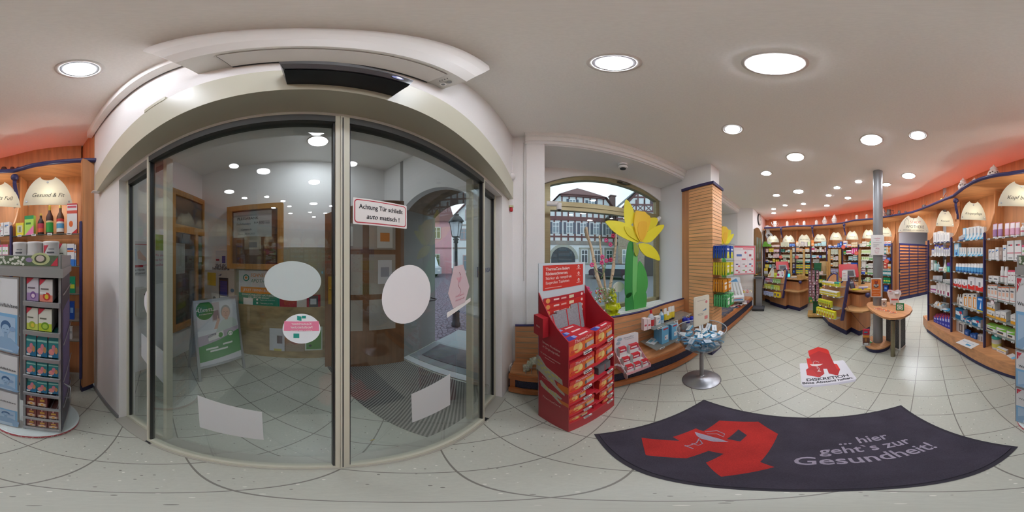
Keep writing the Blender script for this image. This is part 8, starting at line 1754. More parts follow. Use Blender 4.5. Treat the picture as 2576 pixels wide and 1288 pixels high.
m.ell(-w_*.31,h*.87,.048,.05,-.003,GP,24);m.ell(-w_*.31,h*.87,.034,.036,-.0036,M('#d9dcdc',.6),24);m.box((-w_*.34,-.006,h*.86),(-w_*.28,-.004,h*.885),OP);m.box((-w_*.32,-.006,h*.84),(-w_*.30,-.004,h*.905),OP)
for k in range(3):m.ell(-w_*.03,h*(.49-.06*k),.014,.014,-.0045,WHITE)
m.build('print',t)
for s_,x,z,sz,mt,sh in (('SCHNELLTEST',.12,.92,.070,OP,.2),('APOTHEKE',.06,.82,.070,GP,.2),('JETZT TERMIN BUCHEN!',.03,.655,.052,WHITE,.15),('WWW.SCHNELLTEST-APOTHEKE.DE',.0,.57,.036,WHITE,.2),('oder QR-Code scannen!',.0,.53,.036,WHITE,.2),('Ergebnis nach 15 bis 30 min',.22,.49,.022,WHITE,0),('Testergebnis per E-Mail',.2,.43,.022,WHITE,0),('Datensicherheit mit QR-Code',.23,.37,.022,WHITE,0),('WWW.SCHNELLTEST-APOTHEKE.DE',.02,.05,.042,GP,.2)):
    text(s_,sz,mt,t,(w_*x,-.0065,h*z),shear=sh,sx=.86)
t,w_,h=vposter('open_day_notice','pale blue notice for an open day beside yellow poster',740,778,626,683,'#c9d3e0')
for k,(s_,sz,c_) in enumerate((('Blasmusik',.04,'#2f3f8c'),('Tag der',.03,'#8a8f6c'),('offenen Tür',.035,'#8a8f6c'),('22.04.2023',.045,'#2f3f8c'),('10:00-17:00 Uhr',.032,'#2f3f8c'))):text(s_,sz,M(c_,.6),t,(0,-.004,h*(.92-.19*k)))
t,w_,h=vposter('anniversary_poster','bright yellow poster with round black emblem',783,812.5,626,681,'#c9d82c')
m=MB();m.ell(0,h*.55,w_*.36,w_*.36,-.003,BLACK,24);m.ell(0,h*.55,w_*.32,w_*.32,-.0036,M('#c9d82c',.6),24);m.ell(0,h*.55,w_*.16,w_*.14,-.0042,BLACK,14);m.build('print',t);text('15 Jahre',.05,tb,t,(0,-.005,h*.9),bold=.001);text('21.-23.04.',.045,tb,t,(0,-.005,h*.15),bold=.001);text('Festzelt',.03,tb,t,(0,-.005,h*.05))
t,w_,h=vposter('red_poster','dark red poster with pictured card terminal',704,806,742,818,'#a8283c',dep=2.225)
m=MB();m.ell(-w_*.28,h*.52,.055,.045,-.003,M('#5f78b8',.5),18);m.box((w_*.22,-.005,h*.35),(w_*.44,-.003,h*.98),M('#4f5458',.4));m.box((w_*.25,-.006,h*.7),(w_*.40,-.005,h*.88),M('#c9cdd0',.4));m.box((-w_*.08,-.005,h*.55),(w_*.16,-.003,h*.9),M('#d0ccc8',.5));m.build('print',t)
t,w_,h=vposter('bulletin_sheet','white bulletin sheet with dark photo above stone base',678,716,826,882,'#c9ccd2',dep=2.205)
m=MB();m.box((.0,-.004,h*.35),(w_*.35,-.003,h*.7),M('#4a3a34',.6));m.box((-w_*.2,-.004,.0),(w_*.3,-.003,h*.1),M('#c9c06a',.6));m.build('print',t)
t,w_,h=vposter('bulletin_sheet','pale brown bulletin sheet between white and green ones',718,765,832,884,'#a8977f',dep=2.205)
m=MB();m.ell(0,h*.55,w_*.25,h*.2,-.003,M('#9c6a5a',.6));m.build('print',t)
t,w_,h=vposter('green_poster','green bordered poster low on vestibule stone wall',767,811,822,881,'#d0dccb',dep=2.205)
m=MB();m.box((-w_*.42,-.004,h*.06),(w_*.42,-.003,h*.86),M('#5aa046',.6));[m.ell(-w_*.2,h*(.62-.2*k),.022,.02,-.004,M('#2c4a30',.6)) for k in range(3)];m.build('print',t)
# left wall: wooden framed display window and hygiene poster
def lw(px):a=az(px);n_=Vector((sin(a),cos(a)));k=-1.575/n_.dot(DE);p=n_*k;return p.dot(DN),p.length
d0,l0=lw(424);d1,l1=lw(512.5)
RL=RD+pi/2
def lthing(name,label,cat,dep,z):p=D(-1.572,dep);return thing(name,label,cat,(p.x,p.y,z),RL)
t=lthing('oak_display_window','tall golden oak framed display window on vestibule side wall','display window',(d0+d1)/2,0);w_=d1-d0;zt2=zat(508,l1)
m=MB();f_=.085;zm=1.93
for a,b in (((-w_/2,-.05,.5),(-w_/2+f_,.0,zt2)),((w_/2-f_,-.05,.5),(w_/2,.0,zt2)),((-w_/2+f_,-.05,zt2-f_),(w_/2-f_,0,zt2)),((-w_/2+f_,-.05,zm),(w_/2-f_,0,zm+.11)),((-w_/2+f_,-.05,.5),(w_/2-f_,0,.6)),((.12,-.045,.6),(.19,0,zm))):m.box(a,b,OAK)
m.build('frame',t);m=MB();m.box((-w_/2+f_,-.012,.6),(w_/2-f_,-.002,zt2-f_),M('#5a4c40',.6));m.build('dark_backing',t);m=MB();m.box((-w_/2+f_,-.03,.6),(w_/2-f_,-.026,zt2-f_),GLASS);m.build('pane',t)
m=MB();m.box((.24,-.016,1.45),(.24+.12,-.012,1.82),M('#5f7f5c',.6));m.box((.24,-.018,1.50),(.36,-.016,1.58),WHITE);m.box((-.3,-.016,1.35),(-.1,-.012,1.78),M('#b9b6b0',.6));m.build('hung_prints',t)
d_,l_=lw(347); 
t=lthing('hygiene_poster','white poster asking to disinfect hands behind left side window','poster',1.0,1.37)
m=MB();m.box((-.16,-.004,0),(.16,0,.40),M('#cfd1d0',.6));m.build('sheet',t);m=MB();RR=M('#b02a38',.6)
for a,b in (((-.15,-.005,.12),(.15,-.004,.126)),((-.15,-.005,.36),(.15,-.004,.366)),((-.15,-.005,.12),(-.144,-.004,.366)),((.144,-.005,.12),(.15,-.004,.366)),((-.07,-.006,.10),(.07,-.004,.12))):m.box(a,b,RR)
m.box((-.10,-.006,.18),(-.02,-.004,.31),M('#b9c9dc',.6));m.plate([(.0,.2),(.1,.17),(.12,.2),(.06,.25),(.02,.3),(-.01,.28)],-.006,-.004,M('#d8b8a8',.6));m.build('print',t)
text('Bitte Hände',.038,tb,t,(0,-.005,.07));text('desinfizieren!',.038,tb,t,(0,-.005,.03))
t=lthing('promo_poster','white poster with red words behind left door edge','poster',1.32,1.25)
m=MB();m.box((-.12,-.004,0),(.14,0,.62),M('#cfcfcd',.6));m.box((-.12,-.005,.42),(.14,-.004,.62),M('#8fae3a',.6));m.build('sheet',t)
for k,s_ in enumerate(('Wir sind','gerne für Ihre','Gesundheit da')):text(s_,.045,M('#b02a4c',.6),t,(.0,-.005,.36-.06*k))
t=lthing('hand_dispenser','white rounded hand disinfectant dispenser on vestibule side wall','dispenser',1.02,.90)
m=MB();m.plate([(x,z+.17) for x,z in rrect(.22,.34,.07,6)],-.11,0,M('#d0d0c8',.4));m.build('housing',t);m=MB();m.ell(.02,.27,.03,.016,-.111,M('#3c2c24',.4));m.build('nozzle',t)
# open arched oak door leaf beside the street opening
q0=D(.30,2.02);h0=W(-1.60,1.47);ul=(h0-q0).normalized();Lw_=(h0-q0).length;rl=atan2(ul.y,ul.x)
LEAF=M('#7c5536',.5,kind='wood',name='leaf_oak')
m=MB();top=[(Lw_*i/14,2.12+.22*sin(pi/2*i/14)) for i in range(15)]
m.plate([(Lw_,0),(0,0)][::-1]+top[::-1],-.06,-.0,LEAF);dl_=m.build('door_4',None,(q0.x,q0.y,0),rl);struct(dl_)
m=MB();zz=[(.62,1.05),(1.12,1.62),(1.68,2.0)]
for a,b in zz:
    for x0_,x1_ in ((.12,Lw_*.5-.04),(Lw_*.5+.04,Lw_-.12)):m.box((x0_,-.064,a),(x1_,-.060,b),M('#a8a29a',.2))
m.build('pane',dl_);m=MB();m.box((.04,-.07,1.0),(.08,-.06,1.35),M('#c9a04a',.3,.8));m.tube([(.06,-.065,1.2),(.06,-.12,1.2),(.16,-.12,1.2)],.011,M('#c9a04a',.3,.8),8);m.build('handle',dl_)
for k,(x,z,w_,h,c_,lb) in enumerate(((Lw_*.26,1.72,.16,.24,'#d8d8d2','white notice with green symbols on open oak door'),(Lw_*.74,1.70,.2,.27,'#d4d2cc','white notice with orange picture on open oak door'),(Lw_*.74,1.25,.18,.3,'#cfd0d4','grey white sheet on open oak door'))):
    v=q0+ul*x;nv=Vector((ul.y,-ul.x));v=v+nv*.066;t=thing('notice',lb,'notice',(v.x,v.y,z),rl);m=MB();m.box((-w_/2,-.002,0),(w_/2,0,h),M(c_,.6));m.build('sheet',t)
    m=MB();m.box((-w_*.3,-.003,h*.3),(w_*.3,-.002,h*.7),M(['#8fae5a','#d8843c','#9a9ca8'][k],.6));m.build('print',t)
# A-board
fl0=fl(500,960).xy;fl1=fl(617,925).xy;ua=(fl1-fl0).normalized();La=(fl1-fl0).length;ra=atan2(ua.y,ua.x)
t=thing('a_board','silver A-frame advertising board with green herbal medicine poster','pavement sign',(fl0.x,fl0.y,0),ra)
na=Vector((ua.y,-ua.x));HA=1.10
lean=.16;MA_=Matrix.Rotation(-lean,4,'X')
m=MB();m.T=MA_; 
for x in (0,La-.03):m.box((x,-.012,0),(x+.03,.012,HA),SILVER)
m.box((0,-.014,HA-.03),(La,.014,HA),SILVER);m.box((0,-.014,.20),(La,.014,.23),SILVER);m.build('front_frame',t)
m=MB();m.T=Matrix.Translation((0,2*HA*sin(lean),0)) @ Matrix.Rotation(lean,4,'X')
for x in (0,La-.03):m.box((x,-.012,0),(x+.03,.012,HA),SILVER)
m.box((0.03,-.004,.2),(La-.03,.004,HA),GREY);m.build('rear_frame',t)
m=MB();m.T=MA_;x0_,x1_=.03,La-.03;wA=x1_-x0_;z0_,z1_=.23,HA-.03;hA=z1_-z0_
m.box((x0_,-.004,z0_),(x1_,.004,z1_),M('#cfd2d6',.5));pg=m.build('poster',t)
def q(a,b):return (x0_+wA*a,z0_+hA*b)
GRA=M('#3f8a46',.5);m=MB();m.T=MA_;y=-.0045
m.box((x0_,y,z0_+hA*.58),(x1_,-.004,z1_),M('#c4c8ce',.5));m.box((x0_+wA*.36,y-.0003,z0_+hA*.7),(x0_+wA*.55,y,z0_+hA*.98),M('#a89a9c',.5));m.box((x0_+wA*.38,y-.0006,z0_+hA*.72),(x0_+wA*.52,y,z0_+hA*.86),M('#7c5a60',.5))
m.plate([q(0,.07),q(1,.11),q(1,.50),q(.5,.40),q(0,.34)],y-.0005,-.004,GRA);m.plate([q(0,.34),q(.5,.40),q(1,.50),q(1,.56),q(0,.50)],y-.0005,-.004,M('#b0a4b0',.5))
cg=q(.20,.88);m.ell(cg[0],cg[1],wA*.21,wA*.21,y-.0008,M('#2f7f42',.5),28,.0004)
SK_=M('#c8a08c',.5);HR=M('#9a948e',.5)
c=q(.70,.80);m.plate([q(.42,.52),q(.98,.56),q(.96,.66),q(.86,.71),q(.72,.73),q(.58,.68),q(.46,.60)],y-.0014,y,M('#b9c4bc',.5));m.box((c[0]-.02,y-.0016,c[1]-.09),(c[0]+.025,y,c[1]-.03),SK_)
m.ell(c[0],c[1]+.018,wA*.125,wA*.155,y-.0016,HR,22,.0004);m.ell(c[0],c[1],wA*.105,wA*.14,y-.0022,SK_,22,.0004)
for sg in (-1,1):m.box((c[0]+sg*.022-.009,y-.0028,c[1]+.012),(c[0]+sg*.022+.009,y-.0022,c[1]+.017),M('#4a3a34',.5))
m.box((c[0]-.004,y-.0028,c[1]-.02),(c[0]+.006,y-.0022,c[1]+.008),M('#b48a78',.5));m.box((c[0]-.018,y-.0028,c[1]-.036),(c[0]+.018,y-.0022,c[1]-.031),M('#9a5a50',.5))
a_,b_=q(.50,.72);m.box((a_-.018,y-.0022,b_-.03),(a_+.018,y-.001,b_+.01),SK_);m.box((a_-.012,y-.0024,b_),(a_-.002,y-.001,b_+.05),SK_);m.plate([q(.38,.58),q(.46,.58),q(.53,.70),q(.46,.70)],y-.002,y,SK_)
a_,b_=q(.42,.46);m.plate([(a_-.10,b_-.045),(a_+.10,b_-.02),(a_+.095,b_+.06),(a_-.105,b_+.035)],y-.002,y,M('#dcdcd8',.5));m.plate([(a_-.105,b_+.0),(a_+.0,b_+.02),(a_+.0,b_+.048),(a_-.105,b_+.035)],y-.0025,y,M('#6a6a78',.5));m.ell(a_+.055,b_+.01,.03,.035,y-.0025,M('#4a8a3c',.5),10,.0004)
a_,b_=q(.77,.46);m.ell(a_,b_,.042,.042,y-.0008,GRA,22,.0006);m.ell(a_,b_,.032,.032,y-.002,WHITE,22,.0006)
for (a0_,b0_,w2) in ((.30,.28,.28),(.68,.31,.24),(.46,.235,.42)):a_,b_=q(a0_,b0_);m.box((a_-wA*w2/2,y-.0012,b_-.012),(a_+wA*w2/2,y,b_+.012),M('#dfe3dc',.5))
m.build('print',pg)
TX=(pi/2-lean,0,0)
def atext(s_,sz,mt,a0_,b0_,sh=0):a_,b_=q(a0_,b0_);v=MA_ @ Vector((a_,y-.004,b_));text(s_,sz,mt,pg,v,rot=TX,shear=sh)
atext('Ähmm...',.075,WHITE,.21,.89,.35);atext('5 € Sofort-Rabatt',.022,WHITE,.21,.83);atext('Gingium',.042,WHITE,.35,.487);atext('5 €',.036,GRA,.77,.46)
# threshold, grating mat
m=MB();m.prism([W(-1.62,1.50),W(-.70,1.50),W(-.70,1.60),W(-1.62,1.60)],.0005,.012,M('#c9ccce',.4));o=m.build('threshold_strip');tag(o,'white strip with small print across the street threshold','threshold strip')
m=MB();m.prism([W(-1.9,.55),W(-.42,.62),W(-.50,1.46),W(-1.75,1.48)],.0005,.008,M('#77756f',.7,kind='grating',sc=13,rot=RD-pi/2,name='grating_strips'));o=m.build('entrance_grating');tag(o,'large grey striped entrance grating mat inside the vestibule','entrance mat')
t=thing('wet_floor_label','small yellow triangle sticker behind right glass door','sticker',D(.22,.47,.50)+Vector((0,0,0)),RD);m=MB();m.plate([(-.01,0),(.01,0),(0,.018)],-.001,0,M('#d8c02c',.5));m.build('triangle',t)

# ================================================================ OUTDOORS
GZ=-.60
ROAD=M('#6a6d70',.85,kind='paint',sc=30,name='asphalt');COB=M('#6f6570',.8,kind='cobble',name='cobbles')
m=MB();m.prism([(-26,2.0),(-3.0,2.6),(-.9,2.36),(1.4,2.2),(2.0,9),(1.5,26),(-26,30)],GZ-.1,GZ,COB);struct(m.build('street_cobbles'))
m=MB();m.prism([(1.4,2.2),(6,1.3),(26,0),(30,26),(1.5,26),(2.0,9)],GZ-.1,GZ,ROAD);struct(m.build('road'))
m=MB();a,b,c_,d_=W(-1.62,2.26),W(-.70,2.26),W(-.2,4.0),W(-2.1,4.0)
m.add([(a.x,a.y,0),(b.x,b.y,0),(c_.x,c_.y,GZ+.01),(d_.x,d_.y,GZ+.01),(a.x,a.y,GZ),(b.x,b.y,GZ),(c_.x,c_.y,GZ-.05),(d_.x,d_.y,GZ-.05)],[(0,3,2,1)[::-1],(0,1,5,4),(1,2,6,5),(3,0,4,7),(2,3,7,6)],M('#8f9496',.7,kind='paint',name='ramp_slabs'));m.prism([W(-1.62,1.62),W(-.70,1.62),W(-.70,2.26),W(-1.62,2.26)],-.02,.004,M('#8f9496',.7,kind='paint',name='ramp_slabs'));struct(m.build('street_ramp'))
m=MB();m.prism([W(-1.5,1.75),W(-.75,1.75),W(-.75,2.2),W(-1.5,2.2)],.0045,.012,M('#6c6c70',.9,kind='carpet'));o=m.build('coir_mat');tag(o,'worn grey doormat just outside the street threshold','doormat')
m=MB();qf=W(-1.62,2.0);m.box((-.22,-.35,0),(.22,.35,.62),M('#8d8a86',.8,kind='paint')); 
# handrail
m=MB();m.tube([W(-1.60,1.7,.95),W(-1.45,1.75,.95),W(-1.42,1.95,.93),W(-1.5,2.1,.90),W(-1.62,2.12,.90)],.010,DARK,8);o=m.build('hand_rail');tag(o,'short dark bent handrail on left jamb of street opening','handrail')
# facade outside wall strip to close the building
m=MB();m.prism([W(-.69,2.262),W(6,2.262),W(6,2.30),W(-.69,2.30)],GZ,.70,M('#a8a49c',.8));struct(m.build('wall_outer_base'))
# street lamp
p=fl(1147,820,GZ);Ld=p.length;t=thing('street_lamp','dark cast iron street lamp with glass lantern outside opening','street lamp',p)
IR=M('#34363a',.5,.3,name='cast_iron');zt3=zat(548,hypot(p.x,p.y))-GZ
m=MB();m.lathe([(.13,0),(.135,.1),(.11,.14),(.10,.45),(.12,.5),(.085,.55),(.06,.62),(.055,1.7),(.07,1.74),(.05,1.8),(.045,zt3-.78),(.075,zt3-.74),(.055,zt3-.70),(.09,zt3-.66),(.04,zt3-.60),(.001,zt3-.60)],IR,16);m.build('post',t)
zl=zt3-.60;m=MB();R4=lambda r,z:[(r*cos(pi/4+pi/2*i),r*sin(pi/4+pi/2*i),z) for i in range(4)]
for i in range(4):
    a,b=R4(.12,zl+.02)[i],R4(.21,zl+.46)[i];m.tube([a,b],.010,IR,5)
for r_,z in ((.12,zl+.02),(.215,zl+.46)):q_=R4(r_,z);m.tube(q_+[q_[0]],.014,IR,5)
m.lathe([(.24,zl+.46),(.25,zl+.48),(.15,zl+.62),(.09,zl+.66),(.10,zl+.70),(.04,zl+.72),(.001,zl+.78)],IR,4);m.build('lantern_frame',t)
m=MB();q0_,q1_=R4(.115,zl+.03),R4(.205,zl+.455);m.add(q0_+q1_,[(i,(i+1) % 4,4+(i+1) % 4,4+i) for i in range(4)],M('#cfd6de',.2,kind='film',a=.55));m.build('lantern_glass',t)
# ---------------------------------------------------------------- houses
HT_=M('#6d4a4a',.8,name='timber_red');HP=M('#d9dcdd',.85,kind='paint',sc=12,name='house_plaster');SHT=M('#55606e',.7,name='shutter_blue');PNE=M('#7f8b94',.15);FRW=M('#e6e8e8',.5)
RRF=M('#7f5452',.8,kind='roof',name='red_roof_tiles',sc=(14,14,1));SLT=M('#6f777e',.7,kind='roof',name='slate',sc=(20,20,1))
def uvplanar(o,s_=1):
    me=o.data;uv=me.uv_layers.new(name='UVMap')
    for pl in me.polygons:
        n_=pl.normal;a=Vector((-n_.y,n_.x,0));a=a.normalized() if a.length > 1e-4 else Vector((1,0,0));b=n_.cross(a)
        for li in pl.loop_indices:co=me.vertices[me.loops[li].vertex_index].co;uv.data[li].uv=(co.dot(a)*.22*s_,co.dot(b)*.22*s_)
def house(name,label,az0,R_,k=1):
    t=thing(name,label,'house',(R_*sin(radians(az0)),R_*cos(radians(az0)),EYE*(1-k)),-radians(az0));t.scale=(k,k,k);return t
def hw(t,x,z0,z1,w_,shut=True,frame=FRW,pane_=PNE,fy=-.06):
    m=MB();m.box((x-w_/2,fy,z0),(x+w_/2,.05,z1),frame);f=m.build('window',t)
    m=MB()
    for a in (-1,1):m.box((x+a*w_*.235-w_*.18,fy-.012,z0+.08),(x+a*w_*.235+w_*.18,fy,z0+(z1-z0)*.62),pane_);m.box((x+a*w_*.235-w_*.18,fy-.012,z0+(z1-z0)*.67),(x+a*w_*.235+w_*.18,fy,z1-.08),pane_)
    m.build('pane',f)
    if shut:
        m=MB()
        for a in (-1,1):m.box((x+a*(w_/2+.17)-.15,fy-.01,z0-.02),(x+a*(w_/2+.17)+.15,-.02,z1+.02),SHT)
        m.build('shutter',f)
A=house('half_timbered_house','white half-timbered house with red hipped roof across street',12,19)
m=MB();m.plate([(-.8,GZ),(9.35,GZ),(9.35,6.2),(7.1,9.15),(1.7,9.15),(-.8,6.2)],0,9,HP);m.build('walls',A)
m=MB()
for z in (3.15,3.9,5.95,6.25,7.2,7.55):m.box((-.8 if z < 6.3 else -.2,-.05,z-.1),(9.35 if z < 6.3 else 8.8,0,z+.1),HT_)
for k in range(13):x=-.7+.82*k;m.box((x-.09,-.045,3.2),(x+.09,0,5.9),HT_)
for k in range(13):x=-.4+.75*k;m.box((x-.09,-.045,6.2),(x+.09,0,7.2),HT_)
for k in range(9):x=1.0+.85*k;m.box((x-.08,-.045,7.5),(x+.08,0,9.1 if 1.7 < x < 7.1 else 8.2),HT_)
for (a,b,c_,d_) in ((8.2,3.9,9.2,5.9),(-.7,6.2,.2,7.2),(8.0,6.2,8.7,7.2)):m.plate([(a-.1,b),(a+.1,b),(c_+.1,d_),(c_-.1,d_)],-.055,0,HT_)
m.plate([(-.8,2.95),(9.35,2.95),(9.35,3.4),(-.8,3.4)],-.09,0,M('#8f8a84',.8));m.plate([(-.8,5.85),(9.35,5.85),(9.35,6.15),(-.8,6.15)],-.12,0,HT_);m.plate([(1.7,8.9),(7.1,8.9),(7.1,9.25),(1.7,9.25)],-.25,0,HT_);m.build('timber_frame',A)
for k in range(5):hw(A,1.13+1.63*k,4.25,5.6,.78)
for x in (3.1,5.4):hw(A,x,7.75,8.55,.8)
for x,w_ in ((4.55,.8),(6.15,.8),(7.75,.8)):
    hw(A,x,.75,2.35,w_,False,pane_=M('#4a5258',.2));m=MB()
    for a in (-1,1):m.box((x+a*.55-.12,-.05,.6),(x+a*.55+.12,0,2.55),M('#a8a89c',.85))
    m.box((x-.67,-.05,2.4),(x+.67,0,2.62),M('#a8a89c',.85));m.box((x-.67,-.07,.55),(x+.67,0,.72),M('#a8a89c',.85));m.build('stone_surround',A)
m=MB();ra_=1.42;cx_,cz_=2.0,1.25;n_=16;m.plate([(cx_-ra_,GZ),(cx_+ra_,GZ)]+[(cx_+ra_*cos(pi*i/n_),cz_+ra_*sin(pi*i/n_)) for i in range(n_+1)],-.03,0,M('#3c4246',.5));m.build('gateway',A)
m=MB()
for i in range(n_):a0_,a1_=pi*i/n_,pi*(i+1)/n_;m.plate([(cx_+ra_*cos(a0_),cz_+ra_*sin(a0_)),(cx_+(ra_+.35)*cos(a0_),cz_+(ra_+.35)*sin(a0_)),(cx_+(ra_+.35)*cos(a1_),cz_+(ra_+.35)*sin(a1_)),(cx_+ra_*cos(a1_),cz_+ra_*sin(a1_))],-.06,0,M('#a8a89c',.85))
m.build('stone_arch',A)
m=MB();m.add([(1.5,-.4,9.1),(7.35,-.4,9.1),(4.3,3.2,11.6),(1.2,9,9.1),(7.6,9,9.1),(4.3,9,11.6)],[(0,1,2),(0,2,5,3),(1,4,5,2)],RRF)
m.add([(1.5,-.35,9.12),(-1.1,-.35,6.0),(-1.1,9,6.0),(1.5,9,9.12)],[(0,1,2,3)],RRF);m.add([(7.35,-.35,9.12),(9.65,-.35,6.0),(9.65,9,6.0),(7.35,9,9.12)],[(0,3,2,1)],RRF)
rf=m.build('roof',A);uvplanar(rf)
m=MB();m.box((8.6,1.5,7.5),(9.3,2.2,10.2),M('#6a5552',.8));m.box((8.5,1.4,10.2),(9.4,2.3,10.35),M('#6a5552',.8));m.build('chimney',A)
text('OPTIK',.42,FRW,A,(4.55,-.1,1.6),rot=(pi/2,-.9,0),name='window_lettering') if 0 else None
B=house('gabled_house','sandstone house with slate roof and timbered gable across street',42,17.5)
ST=M('#9a8e7c',.85,kind='stone',name='house_sandstone');m=MB();m.plate([(-1.45,GZ),(6.5,GZ),(6.5,5.6),(-1.45,5.6)],0,8,ST);m.plate([(-1.45,5.6),(6.5,5.6),(6.0,6.6),(1.6,9.9),(-1.4,6.6)],-.02,8,HP);m.build('walls',B)
m=MB()
for z in (5.7,6.5,7.3,8.2):w0=-1.6+max(0,(z-6.4))*.95;m.box((w0,-.08,z-.09),(6.0,-.02,z+.09),HT_)
for k in range(7):
    x=-.4+.9*k
    m.box((x-.08,-.075,6.5),(x+.08,-.02,7.9),HT_)
    m.plate([(x+.05,6.55),(x+.15,6.55),(x+.85,7.25),(x+.75,7.25)],-.085,-.02,HT_);m.plate([(x+.75,6.55),(x+.85,6.55),(x+.15,7.25),(x+.05,7.25)],-.085,-.02,HT_)
for k in range(4):x=.7+.7*k;m.box((x-.07,-.075,7.3),(x+.07,-.02,9.0),HT_)
m.plate([(-1.55,6.4),(-1.25,6.4),(1.75,9.9),(1.5,9.9)],-.1,-.02,HT_);m.build('timber_frame',B)
m=MB();m.box((2.0,-.09,7.45),(2.9,-.03,8.2),M('#54454a',.7));m.build('gable_hatch',B)
m=MB();m.add([(1.6,-.4,10.0),(-2.0,-.4,6.2),(-5.5,7,6.2),(-1.0,7,10.0),(6.3,-.4,6.2),(5,7,6.2)],[(0,1,2,3),(0,3,5,4)],SLT);rf=m.build('roof',B);uvplanar(rf)
m=MB();m.plate([(1.4,GZ),(2.9,GZ)]+[(2.15+.75*cos(pi*i/10),1.4+.75*sin(pi*i/10)) for i in range(11)],-.03,0,M('#3a3632',.5));m.build('gateway',B)
hw(B,4.2,.5,2.3,1.2,False,pane_=M('#8f9ca4',.2));hw(B,-.6,.8,2.3,.8,False,pane_=M('#8f9ca4',.2));hw(B,4.4,3.4,4.9,.9,False)
Ph=house('pink_house','pink house with red tiled roof seen through street opening',-22.5,20.3,1.35)
PKW=M('#c9979c',.85,kind='paint',sc=12,name='pink_plaster');m=MB();m.plate([(-7,GZ),(.35,GZ),(.35,4.9),(-7,4.9)],0,7,PKW);m.build('walls',Ph);m=MB();m.box((-7,-.06,2.3),(.35,0,2.42),M('#a8787e',.8));m.build('cornice',Ph)
for x,z0,z1 in ((-1.05,3.2,4.3),(-3.0,3.2,4.3),(-1.1,.5,1.8),(-3.1,.5,1.8)):hw(Ph,x,z0,z1,.75,False,frame=M('#c4c0b4',.6),pane_=M('#6a6c4c',.2))
m=MB();m.add([(-7.3,-.35,4.8),(.6,-.35,4.8),(-.2,3.5,9.2),(-7.3,3.5,9.2),(.6,7,4.8),(-7.3,7,4.8)],[(0,1,2,3),(1,4,2),(3,2,4,5)],RRF);rf=m.build('roof',Ph);uvplanar(rf)
Wh=house('white_house','white gabled house right of the pink house',-16.5,20.7,1.35)
m=MB();m.plate([(-1.2,GZ),(6.5,GZ),(6.5,4.9),(2.6,9.4),(-1.2,5.2)],0,7,HP);m.build('walls',Wh);m=MB();m.box((-1.2,-.06,4.5),(6.5,0,4.62),M('#a89a94',.8));m.box((-1.2,-.06,2.3),(6.5,0,2.42),M('#a89a94',.8));m.build('cornice',Wh)
for x,z0,z1 in ((-.1,3.1,4.2),(1.6,3.1,4.2),(3.6,3.1,4.2),(.4,5.0,6.1),(.2,.2,1.7),(2.6,.4,1.8)):hw(Wh,x,z0,z1,.8,False,frame=M('#b99a98',.6))
m=MB();m.add([(-1.5,-.3,5.0),(2.6,-.3,9.6),(2.6,7,9.6),(-1.5,7,5.0),(6.8,-.3,4.8),(6.8,7,4.8),(-1.5,-.3,4.85),(2.6,-.3,9.4)],[(0,1,2,3)[::-1],(1,4,5,2),(0,6,7,1)],RRF);rf=m.build('roof',Wh);uvplanar(rf)
# cars
def car(name,label,p,rz,body,van=False):
    t=thing(name,label,'van' if van else 'car',p,rz);BD=M(body,.25,.3)
    m=MB();L_=2.2 if not van else 2.6;Wd=.9
    prof=[(-L_,.35),(L_,.35),(L_+.02,.75),(L_-.15,.95),(1.35,1.02),(.75,1.45),(-1.35,1.48),(-2.0,1.05),(-L_,.95)] if not van else [(-L_,.35),(L_,.35),(L_,1.0),(L_-.5,1.15),(L_-1.0,2.1),(-L_+.1,2.25),(-L_,2.0)]
    def shell(pf,y0,y1,mt,tuck=0):
        k=len(pf);zs_=[z for _,z in pf];zm_=1.0;y_=lambda y,z:y*(1-(.16*max(0,z-zm_)/.5 if not van else .04*max(0,z-1)))
        vs=[(x,y_(y0,z),z) for x,z in pf]+[(x,y_(y1,z),z) for x,z in pf];m.add(vs,[tuple(range(k)),tuple(range(k,2*k))[::-1]]+[(i,k+i,k+(i+1) % k,(i+1) % k) for i in range(k)],mt)
    shell(prof,-Wd,Wd,BD);m.build('body',t)
    m=MB();gl_=M('#8fa0a8',.08);wn_=[(-1.75,1.03),(1.2,1.03),(.68,1.38),(-1.3,1.41)] if not van else [(L_-1.3,1.15),(L_-.55,1.2),(L_-1.0,1.95),(L_-1.3,1.95)]
    shell(wn_,-Wd-.006,Wd+.006,gl_);m.build('windows',t)
    for x in ((-1.35,1.38) if not van else (-1.6,1.6)):
        for sg in (-1,1):m=MB();m.T=Matrix.Translation((x,sg*(Wd-.12)+.0,.33)) @ Matrix.Rotation(pi/2,4,'X');m.cyl((0,0),.33,-.12,.13,BLACK,20);m.cyl((0,0),.2,-.14,.15,SILVER,10);m.build('wheel',t)
    m=MB();m.box((L_-.02,-.7,.62),(L_+.03,-.4,.78),WHITE);m.box((L_-.02,.4,.62),(L_+.03,.7,.78),WHITE);m.box((-L_-.03,-.75,.7),(-L_+.02,-.5,.88),RED_);m.box((-L_-.03,.5,.7),(-L_+.02,.75,.88),RED_);m.build('lights',t);return t
p=fl(1537,702,GZ);car('parked_car','dark estate car parked across the street behind branches',(p.x+.3,p.y,GZ),pi-radians(34)-.35,'#3a2f3c')
p=fl(1098,694,GZ);car('delivery_van','white van parked beside the pink house',(p.x-1.8,p.y-.2,GZ),-radians(0)-.5,'#cfd6da',True)
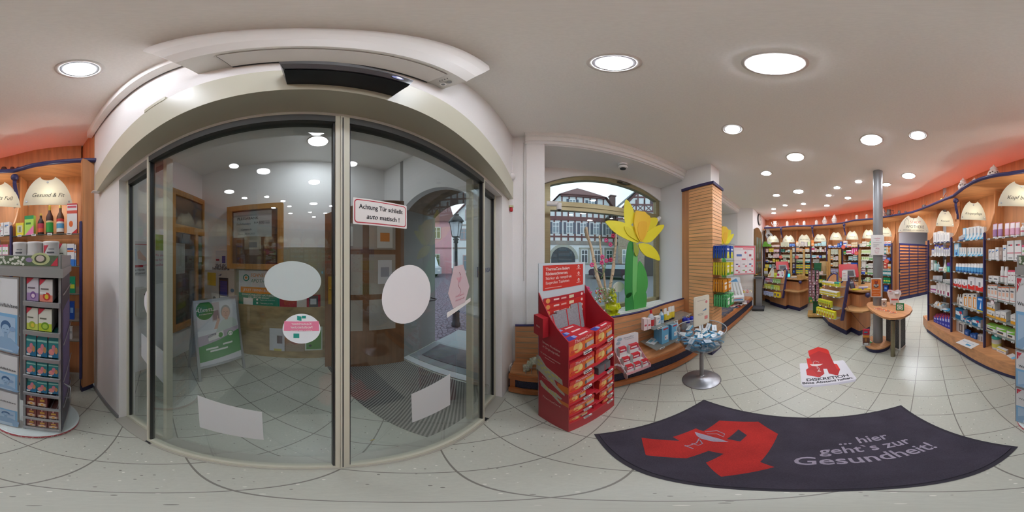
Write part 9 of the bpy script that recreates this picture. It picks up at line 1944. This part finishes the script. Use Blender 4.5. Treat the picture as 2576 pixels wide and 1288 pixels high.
# ================================================================ SEPARATE PIECES: every loose piece of these parts is a part of its own
def separate(o,nm):
    me=o.data;n=len(me.vertices);par=list(range(n))
    def find(a):
        while par[a] != a:par[a]=par[par[a]];a=par[a]
        return a
    for pl in me.polygons:
        v=list(pl.vertices)
        for b in v[1:]:par[find(b)]=find(v[0])
    isl={}
    for i in range(n):isl.setdefault(find(i),[]).append(i)
    bb=[]
    for k,vs in isl.items():
        co=[me.vertices[i].co for i in vs];bb.append([[min(c[j] for c in co)-.0015 for j in range(3)],[max(c[j] for c in co)+.0015 for j in range(3)],{k}])
    ch=True
    while ch:
        ch=False
        for i in range(len(bb)):
            for j in range(i+1,len(bb)):
                a,b=bb[i],bb[j]
                if all(a[0][q] <= b[1][q] and b[0][q] <= a[1][q] for q in range(3)):
                    bb[i]=[[min(a[0][q],b[0][q]) for q in range(3)],[max(a[1][q],b[1][q]) for q in range(3)],a[2] | b[2]];bb.pop(j);ch=True;break
            if ch:break
    if len(bb) < 2:o.name=nm;return
    for c in bb:
        mb=MB();mp={}
        for pl in me.polygons:
            if find(pl.vertices[0]) in c[2]:
                f=[]
                for v in pl.vertices:
                    if v not in mp:mp[v]=len(mb.v);mb.v.append(tuple(me.vertices[v].co))
                    f.append(mp[v])
                mb.f.append(f);mb.m.append(mb.mi(me.materials[pl.material_index]));mb.sm.append(pl.use_smooth)
        q=mb.build(nm,o.parent);q.matrix_basis=o.matrix_basis.copy()
    bpy.data.objects.remove(o)
NM={'bolts':'bolt','holder':'holder','foot':'foot','castor':'castor','tray':'tray','rail':'rail','end_panel':'end_panel','wire_hook':'wire_hook','shutter':'shutter','lights':'light','drawer_gap':'drawer_gap',
      'price_tag':'price_tag','handle':'handle','hands':'hand','control_buttons':'control_button','blossoms':'blossom','limbs':'limb','stone_surround':'stone_surround','slats':'slat','windows':'window','icons':'icon'}
for o in [o for o in bpy.data.objects if o.type == 'MESH' and o.parent and o.name.split('.')[0] in NM and not o.children]:
    separate(o,NM[o.name.split('.')[0]])
# a thing that turned out to be one mesh is that mesh
for e in [o for o in bpy.data.objects if o.type == 'EMPTY' and len(o.children) == 1]:
    c=e.children[0]
    if c.children:continue
    mw_=e.matrix_basis @ c.matrix_basis;nm=e.name;props={k:e[k] for k in e.keys()}
    e.name='gone';c.parent=None;c.matrix_basis=mw_;c.name=nm
    for k,v in props.items():c[k]=v
    bpy.data.objects.remove(e)
